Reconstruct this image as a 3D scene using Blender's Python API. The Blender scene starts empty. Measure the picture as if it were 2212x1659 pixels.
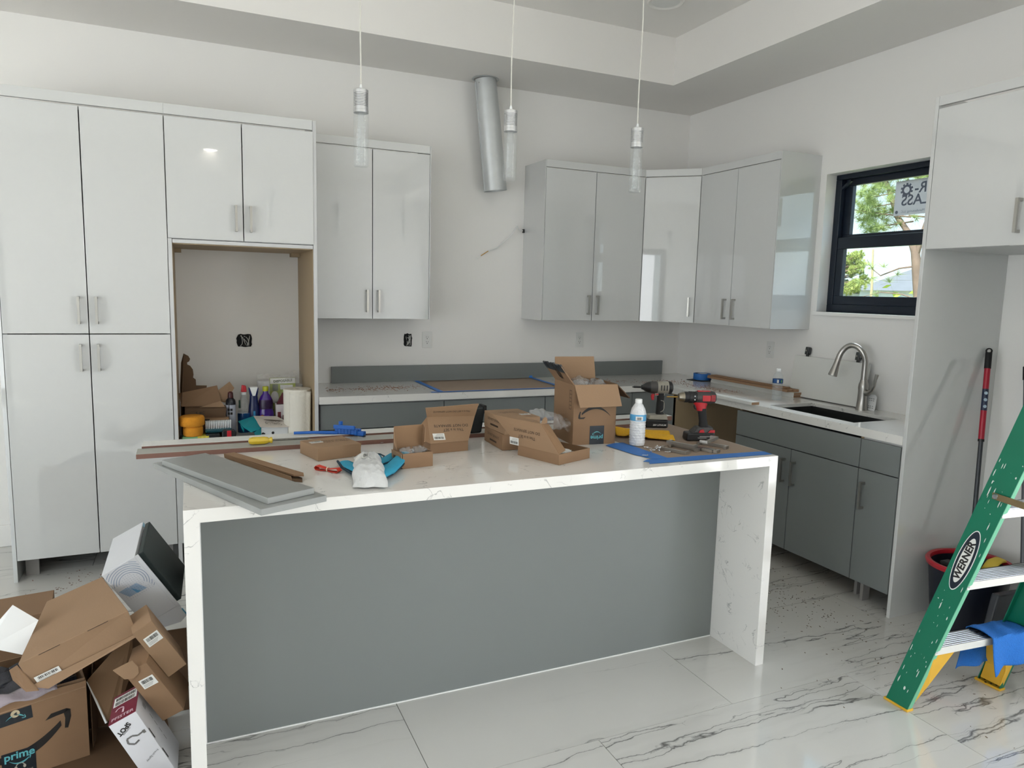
import bpy, bmesh, math, random
from mathutils import Matrix, Vector, Euler
from math import sin, cos, pi, radians as RAD

SC = bpy.context.scene
COL = SC.collection

# ------------------------------------------------------------------ camera
def make_camera():
    cam = bpy.data.cameras.new('camera')
    o = bpy.data.objects.new('camera', cam); COL.objects.link(o)
    yaw, pitch, roll = 0.424158, -0.127692, 0.025396
    f = Vector((sin(yaw)*cos(pitch), cos(yaw)*cos(pitch), sin(pitch)))
    r = Vector((cos(yaw), -sin(yaw), 0)); u = r.cross(f)
    rr = r*cos(roll) + u*sin(roll); uu = -r*sin(roll) + u*cos(roll)
    m = Matrix((rr, uu, -f)).transposed().to_4x4()
    m.translation = (-3.73717, -4.90895, 1.55779)
    o.matrix_world = m
    cam.sensor_fit = 'HORIZONTAL'; cam.sensor_width = 36.0
    cam.lens = 36.0*1547.045/2212.0
    cam.clip_start = 0.05; cam.clip_end = 400
    SC.camera = o
make_camera()

# ------------------------------------------------------------------ world, sun, daylight through the glass doors, added fill, exposure
SC.view_settings.view_transform = 'Standard'
SC.view_settings.look = 'None'
SC.view_settings.gamma = 1.0
SC.view_settings.use_curve_mapping = False
cy = SC.cycles
cy.max_bounces = 6; cy.diffuse_bounces = 4; cy.glossy_bounces = 2; cy.use_light_tree = False; cy.transmission_bounces = 4; cy.transparent_max_bounces = 12
cy.caustics_reflective = False; cy.caustics_refractive = False
cy.use_adaptive_sampling = True; cy.adaptive_threshold = 0.05; cy.adaptive_min_samples = 16
SC.view_settings.exposure = 0.06

W = bpy.data.worlds.new('sky'); SC.world = W; W.use_nodes = True
nt = W.node_tree; bg = nt.nodes['Background']
tc = nt.nodes.new('ShaderNodeTexCoord'); sep = nt.nodes.new('ShaderNodeSeparateXYZ')
nt.links.new(tc.outputs['Generated'], sep.inputs[0])
ramp = nt.nodes.new('ShaderNodeValToRGB')
ramp.color_ramp.elements[0].position = 0.0; ramp.color_ramp.elements[0].color = (0.82, 0.95, 1.0, 1)
ramp.color_ramp.elements[1].position = 0.40; ramp.color_ramp.elements[1].color = (0.32, 0.68, 0.95, 1)
nt.links.new(sep.outputs['Z'], ramp.inputs[0])
nt.links.new(ramp.outputs[0], bg.inputs['Color'])
bg.inputs['Strength'].default_value = 1.6

def sun():
    l = bpy.data.lights.new('sun', 'SUN'); l.energy = 9.0; l.angle = RAD(0.6); l.color = (1.0, 0.95, 0.86)
    o = bpy.data.objects.new('sun', l); COL.objects.link(o)
    d = Vector((0.62, 0.28, -0.75))           # travels away from the glass doors, over the roof onto the garden
    o.rotation_euler = d.to_track_quat('-Z', 'Y').to_euler()
sun()

def daylight(name, loc, target_dir, sx, sy, power, col):
    l = bpy.data.lights.new(name, 'AREA'); l.shape = 'RECTANGLE'; l.size = sx; l.size_y = sy
    l.energy = power; l.color = col
    o = bpy.data.objects.new(name, l); COL.objects.link(o)
    o.location = loc
    o.rotation_euler = Vector(target_dir).to_track_quat('-Z', 'Y').to_euler()
    return o
# sky light through the right and front doors, then two added fill lamps
daylight('daylight_front_door', (-6.85, -7.85, 1.30), (0, 1, 0), 1.9, 2.5, 40, (0.98, 0.96, 1.0))
daylight('daylight_side_door', (0.40, -5.75, 1.30), (-1, 0.12, 0), 3.1, 2.5, 195, (0.985, 0.945, 0.985))
daylight('added_left_fill', (-8.40, -4.6, 1.30), (1, 0, 0), 4.2, 2.5, 125, (0.985, 0.945, 0.985))  # added to fill the deep kitchen, no left glazing known
daylight('sky_fill_above_garden', (1.6, -1.9, 4.3), (-0.62, 0, -0.78), 3.0, 1.6, 330, (0.80, 0.90, 1.0))  # added fill lamp, hung out of view above the window

# ------------------------------------------------------------------ helpers
def s2l(c):
    c = c/255.0
    return c/12.92 if c <= 0.04045 else ((c+0.055)/1.055)**2.4
def rgb(h):
    if isinstance(h, str):
        h = h.lstrip('#'); h = tuple(int(h[i:i+2], 16) for i in (0, 2, 4))
    return tuple(s2l(v) for v in h) + (1.0,)

MATS = {}
def pm(name, col, rough=0.5, metal=0.0, var=0.05, scale=18.0, bump=0.0, bscale=60.0, coat=0.0, spec=0.5, stretch=None, emit=None, estr=0.0, alpha=1.0, trans=0.0):
    """procedural principled material: base colour broken up by noise, optional fine relief"""
    if name in MATS: return MATS[name]
    m = bpy.data.materials.new(name); m.use_nodes = True
    n = m.node_tree; b = n.nodes['Principled BSDF']
    c = rgb(col)
    t = n.nodes.new('ShaderNodeTexCoord'); src = t.outputs['Object']
    if stretch:
        mp = n.nodes.new('ShaderNodeMapping'); mp.inputs['Scale'].default_value = stretch
        n.links.new(src, mp.inputs['Vector']); src = mp.outputs[0]
    nz = n.nodes.new('ShaderNodeTexNoise'); nz.inputs['Scale'].default_value = scale; nz.inputs['Detail'].default_value = 3
    n.links.new(src, nz.inputs['Vector'])
    mx = n.nodes.new('ShaderNodeMix'); mx.data_type = 'RGBA'
    mx.inputs['A'].default_value = tuple(max(0, v*(1-var)) for v in c[:3]) + (1,)
    mx.inputs['B'].default_value = tuple(min(1, v*(1+var)) for v in c[:3]) + (1,)
    n.links.new(nz.outputs['Fac'], mx.inputs['Factor'])
    n.links.new(mx.outputs['Result'], b.inputs['Base Color'])
    b.inputs['Roughness'].default_value = rough; b.inputs['Metallic'].default_value = metal
    b.inputs['Specular IOR Level'].default_value = spec
    b.inputs['Coat Weight'].default_value = coat; b.inputs['Coat Roughness'].default_value = 0.03
    b.inputs['Transmission Weight'].default_value = trans
    b.inputs['Alpha'].default_value = alpha
    if emit is not None:
        b.inputs['Emission Color'].default_value = rgb(emit); b.inputs['Emission Strength'].default_value = estr
    if bump > 0:
        nb = n.nodes.new('ShaderNodeTexNoise'); nb.inputs['Scale'].default_value = bscale; nb.inputs['Detail'].default_value = 4
        n.links.new(src, nb.inputs['Vector'])
        bp = n.nodes.new('ShaderNodeBump'); bp.inputs['Strength'].default_value = bump; bp.inputs['Distance'].default_value = 0.01
        n.links.new(nb.outputs['Fac'], bp.inputs['Height']); n.links.new(bp.outputs[0], b.inputs['Normal'])
    MATS[name] = m
    return m

def clear_mat(name, tint=(0.95, 0.97, 0.97), diffuse=0.0, ior=1.45, rough=0.02, dcol=(0.9, 0.9, 0.9), bump=0.0, bscale=30):
    """thin clear film or pane: transparent with Fresnel gloss and a little haze"""
    if name in MATS: return MATS[name]
    m = bpy.data.materials.new(name); m.use_nodes = True
    n = m.node_tree; n.nodes.clear()
    out = n.nodes.new('ShaderNodeOutputMaterial')
    tr = n.nodes.new('ShaderNodeBsdfTransparent'); tr.inputs[0].default_value = tint + (1,)
    gl = n.nodes.new('ShaderNodeBsdfGlossy'); gl.inputs['Roughness'].default_value = rough
    df = n.nodes.new('ShaderNodeBsdfDiffuse'); df.inputs[0].default_value = dcol + (1,)
    fr = n.nodes.new('ShaderNodeFresnel'); fr.inputs['IOR'].default_value = ior
    t = n.nodes.new('ShaderNodeTexCoord'); nz = n.nodes.new('ShaderNodeTexNoise'); nz.inputs['Scale'].default_value = bscale
    n.links.new(t.outputs['Object'], nz.inputs['Vector'])
    if bump > 0:
        bp = n.nodes.new('ShaderNodeBump'); bp.inputs['Strength'].default_value = bump; bp.inputs['Distance'].default_value = 0.01
        n.links.new(nz.outputs['Fac'], bp.inputs['Height'])
        n.links.new(bp.outputs[0], gl.inputs['Normal']); n.links.new(bp.outputs[0], df.inputs['Normal']); n.links.new(bp.outputs[0], fr.inputs['Normal'])
    m1 = n.nodes.new('ShaderNodeMixShader'); m2 = n.nodes.new('ShaderNodeMixShader')
    mm = n.nodes.new('ShaderNodeMath'); mm.operation = 'MULTIPLY'; mm.inputs[1].default_value = 2*diffuse
    n.links.new(nz.outputs['Fac'], mm.inputs[0]); n.links.new(mm.outputs[0], m1.inputs[0])
    n.links.new(tr.outputs[0], m1.inputs[1]); n.links.new(df.outputs[0], m1.inputs[2])
    ge = n.nodes.new('ShaderNodeNewGeometry'); iv = n.nodes.new('ShaderNodeMath'); iv.operation = 'SUBTRACT'; iv.inputs[0].default_value = 1.0; n.links.new(ge.outputs['Backfacing'], iv.inputs[1])
    fm = n.nodes.new('ShaderNodeMath'); fm.operation = 'MULTIPLY'; n.links.new(fr.outputs[0], fm.inputs[0]); n.links.new(iv.outputs[0], fm.inputs[1])   # gloss on the outer face only
    n.links.new(fm.outputs[0], m2.inputs[0]); n.links.new(m1.outputs[0], m2.inputs[1]); n.links.new(gl.outputs[0], m2.inputs[2])
    n.links.new(m2.outputs[0], out.inputs[0])
    MATS[name] = m
    return m

ROOT = {}
def root_of(o):
    while o.parent: o = o.parent
    return o

def thing(name, label=None, cat=None, loc=(0, 0, 0), rz=0.0, group=None, kind=None, mat4=None):
    """an Empty at the base of a thing; its parts are children"""
    o = bpy.data.objects.new(name, None); COL.objects.link(o); o.empty_display_size = 0.05
    m = mat4 if mat4 is not None else Matrix.Translation(loc) @ Matrix.Rotation(rz, 4, 'Z')
    o.matrix_world = m; ROOT[o] = m.copy()
    return tag(o, label, cat, group, kind)
def tag(o, label=None, cat=None, group=None, kind=None):
    if label: o['label'] = label
    if cat: o['category'] = cat
    if group: o['group'] = group
    if kind: o['kind'] = kind
    return o

class MB:
    """collects shapes and links them as ONE mesh object"""
    def __init__(s, M=None): s.v = []; s.f = []; s.M = M
    def add(s, V, F, M=None):
        b = len(s.v)
        for p in V:
            p = Vector(p)
            if M is not None: p = M @ p
            if s.M is not None: p = s.M @ p
            s.v.append(p)
        for f in F: s.f.append(tuple(b+i for i in f))
        return s
    def box(s, x0, x1, y0, y1, z0, z1, M=None):
        V = [(x, y, z) for z in (z0, z1) for y in (y0, y1) for x in (x0, x1)]
        F = [(0, 2, 3, 1), (4, 5, 7, 6), (0, 1, 5, 4), (2, 6, 7, 3), (0, 4, 6, 2), (1, 3, 7, 5)]
        return s.add(V, F, M)
    def hexa(s, b4, t4):
        return s.add(list(b4)+list(t4), [(3, 2, 1, 0), (4, 5, 6, 7), (0, 1, 5, 4), (1, 2, 6, 5), (2, 3, 7, 6), (3, 0, 4, 7)])
    def panel(s, pts, t, M=None):
        """flat polygon given thickness t along its normal (centred)"""
        P = [Vector(p) for p in pts]; n = (P[1]-P[0]).cross(P[2]-P[0]).normalized()*t/2
        k = len(P)
        V = [p-n for p in P]+[p+n for p in P]
        F = [tuple(range(k-1, -1, -1)), tuple(range(k, 2*k))]+[(i, (i+1) % k, k+(i+1) % k, k+i) for i in range(k)]
        return s.add(V, F, M)
    def prism(s, poly, z0, z1, M=None):
        k = len(poly)
        V = [(a, b, z0) for a, b in poly]+[(a, b, z1) for a, b in poly]
        F = [tuple(range(k-1, -1, -1)), tuple(range(k, 2*k))]+[(i, (i+1) % k, k+(i+1) % k, k+i) for i in range(k)]
        return s.add(V, F, M)
    def poly(s, pts, M=None): return s.add(pts, [tuple(range(len(pts)))], M)
    def lathe(s, prof, n=20, M=None, cap0=True, cap1=True, sx=1.0, sy=1.0):
        V = []; F = []
        for r, z in prof:
            for i in range(n):
                a = 2*pi*i/n; V.append((r*cos(a)*sx, r*sin(a)*sy, z))
        for j in range(len(prof)-1):
            for i in range(n):
                k = (i+1) % n; F.append((j*n+i, j*n+k, (j+1)*n+k, (j+1)*n+i))
        if cap0: F.append(tuple(range(n-1, -1, -1)))
        if cap1: F.append(tuple((len(prof)-1)*n+i for i in range(n)))
        return s.add(V, F, M)
    def cyl(s, p0, p1, r0, r1=None, n=14):
        p0 = Vector(p0); p1 = Vector(p1); d = p1-p0
        M = Matrix.Translation(p0) @ d.to_track_quat('Z', 'Y').to_matrix().to_4x4()
        return s.lathe([(r0, 0), (r0 if r1 is None else r1, d.length)], n, M)
    def tube(s, pts, r, n=8, sx=1.0, up=None):
        """sweep of a circle (radius number or list) along a polyline"""
        P = [Vector(p) for p in pts]; k = len(P)
        R = r if isinstance(r, (list, tuple)) else [r]*k
        V = []; F = []; ref = None
        for i in range(k):
            t = (P[min(i+1, k-1)]-P[max(i-1, 0)]).normalized()
            if ref is None:
                a = Vector(up) if up else (Vector((0, 0, 1)) if abs(t.z) < 0.9 else Vector((1, 0, 0)))
                ref = (a - t*a.dot(t)).normalized()
            else:
                ref = (ref - t*ref.dot(t)).normalized()
            b = t.cross(ref)
            for j in range(n):
                a = 2*pi*j/n; V.append(P[i]+ref*cos(a)*R[i]+b*sin(a)*R[i]*sx)
        for i in range(k-1):
            for j in range(n):
                l = (j+1) % n; F.append((i*n+j, i*n+l, (i+1)*n+l, (i+1)*n+j))
        F.append(tuple(range(n-1, -1, -1))); F.append(tuple((k-1)*n+j for j in range(n)))
        return s.add(V, F)
    def sweep(s, pts, prof, up):
        """sweep of a closed 2D profile [(a,b)] along a polyline; a along up-ish, b sideways"""
        P = [Vector(p) for p in pts]; k = len(P); n = len(prof); V = []; F = []
        U = Vector(up)
        for i in range(k):
            t = (P[min(i+1, k-1)]-P[max(i-1, 0)]).normalized()
            a = (U - t*U.dot(t)).normalized(); b = t.cross(a)
            for (p, q) in prof: V.append(P[i]+a*p+b*q)
        for i in range(k-1):
            for j in range(n):
                l = (j+1) % n; F.append((i*n+j, i*n+l, (i+1)*n+l, (i+1)*n+j))
        F.append(tuple(range(n-1, -1, -1))); F.append(tuple((k-1)*n+j for j in range(n)))
        return s.add(V, F)
    def grid(s, fn, nu, nv, M=None):
        V = [fn(i/nu, j/nv) for j in range(nv+1) for i in range(nu+1)]
        F = [(j*(nu+1)+i, j*(nu+1)+i+1, (j+1)*(nu+1)+i+1, (j+1)*(nu+1)+i) for j in range(nv) for i in range(nu)]
        return s.add(V, F, M)
    def mesh(s, name, inv=None):
        me = bpy.data.meshes.new(name)
        V = s.v if inv is None else [inv @ p for p in s.v]
        me.from_pydata([tuple(p) for p in V], [], s.f)
        me.validate()
        bm = bmesh.new(); bm.from_mesh(me); bmesh.ops.recalc_face_normals(bm, faces=bm.faces); bm.to_mesh(me); bm.free()
        return me
    def build(s, name, mat, parent=None, world=True, smooth=None, bev=0.0, solid=0.0, sub=0, label=None, seg=2):
        """world=True: the shapes were given in world space and go into the root's space"""
        inv = None
        if parent is not None and world: inv = ROOT[root_of(parent)].inverted()
        me = s.mesh(name, inv)
        o = bpy.data.objects.new(name, me); COL.objects.link(o)
        if mat is not None: me.materials.append(mat)
        if parent is not None: o.parent = parent
        else: ROOT[o] = Matrix.Identity(4)
        if smooth is not None:
            for p in me.polygons: p.use_smooth = True
            me.set_sharp_from_angle(angle=RAD(smooth))
        if solid:
            md = o.modifiers.new('thick', 'SOLIDIFY'); md.thickness = solid; md.offset = 0
        if bev:
            md = o.modifiers.new('edge', 'BEVEL'); md.width = bev; md.segments = seg; md.limit_method = 'ANGLE'; md.angle_limit = RAD(40)
        if sub:
            md = o.modifiers.new('smooth', 'SUBSURF'); md.levels = sub; md.render_levels = sub
        if label: o['label'] = label
        return o

def inst(src, parent, loc=(0, 0, 0), rot=(0, 0, 0), name=None):
    """another object sharing the mesh of src"""
    o = bpy.data.objects.new(name or src.name.split('.')[0], src.data if hasattr(src, 'data') else src); COL.objects.link(o)
    o.parent = parent; o.location = loc; o.rotation_euler = rot
    return o

def frame(origin, xd, yd):
    x = Vector(xd).normalized(); y = Vector(yd); y = (y - x*y.dot(x)).normalized(); z = x.cross(y)
    m = Matrix((x, y, z)).transposed().to_4x4(); m.translation = Vector(origin)
    return m

def text(parent, body, size, M, mat, name='lettering', shear=0.0, sx=1.0, align='CENTER', world=True, weight=0.0):
    """flat print: glyph outlines turned into a mesh, in the plane of M, just proud of it"""
    cu = bpy.data.curves.new(name, 'FONT'); cu.body = body; cu.size = size; cu.align_x = align; cu.align_y = 'CENTER'
    cu.shear = shear; cu.offset = weight; cu.resolution_u = 3
    tmp = bpy.data.objects.new('tmp', cu); COL.objects.link(tmp)
    me = bpy.data.meshes.new_from_object(tmp)
    bpy.data.objects.remove(tmp); bpy.data.curves.remove(cu)
    inv = ROOT[root_of(parent)].inverted() if world else Matrix.Identity(4)
    T = inv @ M @ Matrix.Translation((0, 0, 0.0007)) @ Matrix.Diagonal((sx, 1, 1, 1))
    me.transform(T); me.materials.clear(); me.materials.append(mat)
    o = bpy.data.objects.new(name, me); COL.objects.link(o); o.parent = parent
    return o

def decal(parent, polys, M, mat, name, off=0.0005, world=True, label=None):
    mb = MB()
    for p in polys: mb.poly([(a, b, off) for a, b in p], M)
    return mb.build(name, mat, parent, world=world, label=label)

def rect(x0, x1, y0, y1): return [(x0, y0), (x1, y0), (x1, y1), (x0, y1)]
def circle(cx, cy, r, n=20, ry=None): return [(cx+r*cos(2*pi*i/n), cy+(ry or r)*sin(2*pi*i/n)) for i in range(n)]
def ring(cx, cy, r0, r1, a0=0, a1=2*pi, n=20, e=1.0):
    out = []
    for i in range(n):
        a = a0+(a1-a0)*i/n; b = a0+(a1-a0)*(i+1)/n
        out.append([(cx+r0*cos(a), cy+r0*sin(a)*e), (cx+r1*cos(a), cy+r1*sin(a)*e), (cx+r1*cos(b), cy+r1*sin(b)*e), (cx+r0*cos(b), cy+r0*sin(b)*e)])
    return out
def bars(x0, x1, y0, y1, seed, n=16):
    r = random.Random(seed); out = []; x = x0; w = (x1-x0)/n
    while x < x1-w*0.3:
        bw = w*r.choice((0.3, 0.45, 0.7)); out.append(rect(x, min(x1, x+bw), y0, y1)); x += bw+w*r.choice((0.3, 0.45, 0.6))
    return out
def smile(w, arrow=True):
    """the curved arrow printed on shipping cartons, w wide, centred"""
    out = []; n = 18; h = w/2
    def y(t): return -0.26*w*(1-t*t)
    for i in range(n):
        t0 = -1+1.86*i/n; t1 = -1+1.86*(i+1)/n
        def th(t): return 0.012*w+0.115*w*max(0, sin(pi*(t+1.0)/2.1))**0.8*(0.7+0.3*t)
        out.append([(h*t0, y(t0)-th(t0)/2), (h*t1, y(t1)-th(t1)/2), (h*t1, y(t1)+th(t1)/2), (h*t0, y(t0)+th(t0)/2)])
    out.append([(0.30*w, 0.02*w), (0.36*w, 0.075*w), (0.50*w, 0.075*w), (0.535*w, 0.05*w), (0.47*w, 0.03*w), (0.40*w, 0.03*w)])
    out.append([(0.50*w, 0.075*w), (0.535*w, 0.05*w), (0.53*w, -0.03*w), (0.485*w, -0.15*w), (0.455*w, -0.14*w), (0.475*w, -0.03*w), (0.47*w, 0.03*w)])
    return out
# ------------------------------------------------------------------ materials
WALLC = pm('wall_paint', (239, 237, 233), 0.55, var=0.012, scale=1.6, bump=0.03, bscale=90)
CEILC = pm('ceiling_paint', (236, 233, 228), 0.6, var=0.012, scale=1.4, bump=0.03, bscale=90)
GLOSSW = pm('white_gloss_lacquer', (207, 208, 206), 0.02, var=0.012, scale=30, coat=0.55, spec=0.7)
CARC = pm('carcass_melamine', (205, 205, 204), 0.5, var=0.03, scale=10)
CARCD = pm('carcass_board_edge', (150, 146, 142), 0.6, var=0.05)
WOODIN = pm('carcass_tan_board', (168, 148, 118), 0.55, var=0.06, scale=5, stretch=(6, 6, 0.6))
GREYC = pm('grey_matte_door', (121, 125, 124), 0.38, var=0.015, scale=6)
NICKEL = pm('brushed_nickel', (176, 174, 168), 0.32, metal=1.0, var=0.05, scale=40, stretch=(1, 1, 8))
STEELD = pm('faucet_gunmetal', (172, 169, 164), 0.30, metal=1.0, var=0.06, scale=30)
SINKM = pm('sink_steel', (86, 88, 88), 0.35, metal=0.8, var=0.08, scale=20)
BLACKF = pm('black_aluminium_sky_sheen', (18, 28, 42), 0.35, var=0.1)  # blue cast puts the sky's reflection into the black
CARDB = pm('corrugated_cardboard', (138, 108, 80), 0.75, var=0.07, scale=7, bump=0.05, bscale=150, stretch=(1, 1, 3))
CARDB2 = pm('kraft_cardboard_pale', (148, 119, 91), 0.75, var=0.06, scale=9, bump=0.05, bscale=150)
CARDD = pm('kraft_cardboard_dark', (98, 74, 52), 0.8, var=0.10, scale=9)
CARDIN = pm('cardboard_inside', (134, 104, 75), 0.8, var=0.08, scale=7)
PRINTK = pm('black_print', (30, 27, 24), 0.6, var=0.1)
PRINTB = pm('brown_print', (62, 46, 32), 0.7, var=0.1)
TEAL = pm('teal_print', (92, 170, 178), 0.5, var=0.05)
TAPEK = pm('black_tape', (30, 36, 42), 0.35, var=0.15)
TAPEB = pm('blue_masking_tape', (44, 112, 190), 0.55, var=0.08, scale=25, bump=0.1, bscale=200)
PAPERBR = pm('brown_masking_paper', (150, 131, 114), 0.7, var=0.04, scale=4, bump=0.04, bscale=25)
WHITEP = pm('white_paper', (232, 232, 230), 0.6, var=0.02)
LABELW = pm('label_white', (225, 225, 220), 0.5, var=0.02)
BLACKP = pm('black_plastic', (26, 26, 27), 0.45, var=0.15)
BLACKR = pm('black_rubber', (20, 20, 21), 0.7, var=0.2)
REDP = pm('red_plastic', (190, 32, 44), 0.4, var=0.1)
WHITEPL = pm('white_plastic', (232, 233, 231), 0.35, var=0.02)
OUTLET = pm('outlet_plastic', (226, 226, 222), 0.35, var=0.02)
MDFB = pm('mdf_edge_brown', (120, 86, 74), 0.75, var=0.08, scale=30)
MDFT = pm('mdf_edge_tan', (156, 122, 92), 0.75, var=0.08, scale=30)
BOARDW = pm('white_board_face', (222, 222, 217), 0.35, var=0.03, scale=6)
BOARDG = pm('grey_board_face', (165, 164, 155), 0.4, var=0.06, scale=5, stretch=(1, 6, 1))
PANELG = pm('grey_panel_dusty', (141, 143, 140), 0.28, var=0.10, scale=4, stretch=(1, 3, 1))
BAGM = clear_mat('plastic_bag', (0.98, 0.98, 0.98), 0.17, 1.38, 0.16, (0.88, 0.88, 0.87), bump=0.7, bscale=55)
GLASSM = clear_mat('window_pane', (0.97, 0.985, 0.98), 0.0, 1.45, 0.0)
CLEARP = clear_mat('clear_bottle', (0.93, 0.95, 0.96), 0.10, 1.45, 0.05, (0.9, 0.92, 0.93), bump=0.3, bscale=60)
ALU = pm('bright_aluminium', (206, 208, 210), 0.22, metal=1.0, var=0.05, scale=60)
CHIP = pm('wood_chips', (150, 108, 84), 0.9, var=0.5, scale=60)
CHIPD = pm('dark_chips', (104, 88, 74), 0.9, var=0.4, scale=60)

def quartz():
    m = pm('white_quartz', (227, 225, 220), 0.10, var=0.02, scale=3, coat=0.25)
    n = m.node_tree; b = n.nodes['Principled BSDF']
    old = b.inputs['Base Color'].links[0].from_socket
    t = n.nodes.new('ShaderNodeTexCoord')
    def veins(scale, seed, width, mscale, lo):
        mp = n.nodes.new('ShaderNodeMapping'); mp.inputs['Location'].default_value = (seed, seed*1.7, seed*0.6); mp.inputs['Rotation'].default_value = (0.4, 0.3, seed)
        n.links.new(t.outputs['Object'], mp.inputs[0])
        a = n.nodes.new('ShaderNodeTexNoise'); a.inputs['Scale'].default_value = scale; a.inputs['Detail'].default_value = 5; a.inputs['Distortion'].default_value = 0.8
        n.links.new(mp.outputs[0], a.inputs['Vector'])
        s1 = n.nodes.new('ShaderNodeMath'); s1.operation = 'SUBTRACT'; s1.inputs[1].default_value = 0.5; n.links.new(a.outputs['Fac'], s1.inputs[0])
        ab = n.nodes.new('ShaderNodeMath'); ab.operation = 'ABSOLUTE'; n.links.new(s1.outputs[0], ab.inputs[0])
        mr = n.nodes.new('ShaderNodeMapRange'); mr.inputs['From Min'].default_value = 0; mr.inputs['From Max'].default_value = width
        mr.inputs['To Min'].default_value = 1; mr.inputs['To Max'].default_value = 0; n.links.new(ab.outputs[0], mr.inputs[0])
        k = n.nodes.new('ShaderNodeTexNoise'); k.inputs['Scale'].default_value = mscale; k.inputs['Detail'].default_value = 2
        n.links.new(mp.outputs[0], k.inputs['Vector'])
        km = n.nodes.new('ShaderNodeMapRange'); km.inputs['From Min'].default_value = lo; km.inputs['From Max'].default_value = lo+0.08
        n.links.new(k.outputs['Fac'], km.inputs[0])
        mu = n.nodes.new('ShaderNodeMath'); mu.operation = 'MULTIPLY'; n.links.new(mr.outputs[0], mu.inputs[0]); n.links.new(km.outputs[0], mu.inputs[1])
        return mu.outputs[0]
    a = veins(7.0, 1.3, 0.009, 9.0, 0.55); c = veins(12.0, 4.1, 0.010, 14.0, 0.57)
    ad = n.nodes.new('ShaderNodeMath'); ad.operation = 'MAXIMUM'; n.links.new(a, ad.inputs[0]); n.links.new(c, ad.inputs[1])
    sc = n.nodes.new('ShaderNodeMath'); sc.operation = 'MULTIPLY'; sc.inputs[1].default_value = 0.62; n.links.new(ad.outputs[0], sc.inputs[0])
    mx = n.nodes.new('ShaderNodeMix'); mx.data_type = 'RGBA'; mx.inputs['B'].default_value = rgb((120, 122, 120))
    n.links.new(sc.outputs[0], mx.inputs['Factor']); n.links.new(old, mx.inputs['A']); n.links.new(mx.outputs['Result'], b.inputs['Base Color'])
    return m
QUARTZ = quartz()

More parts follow.
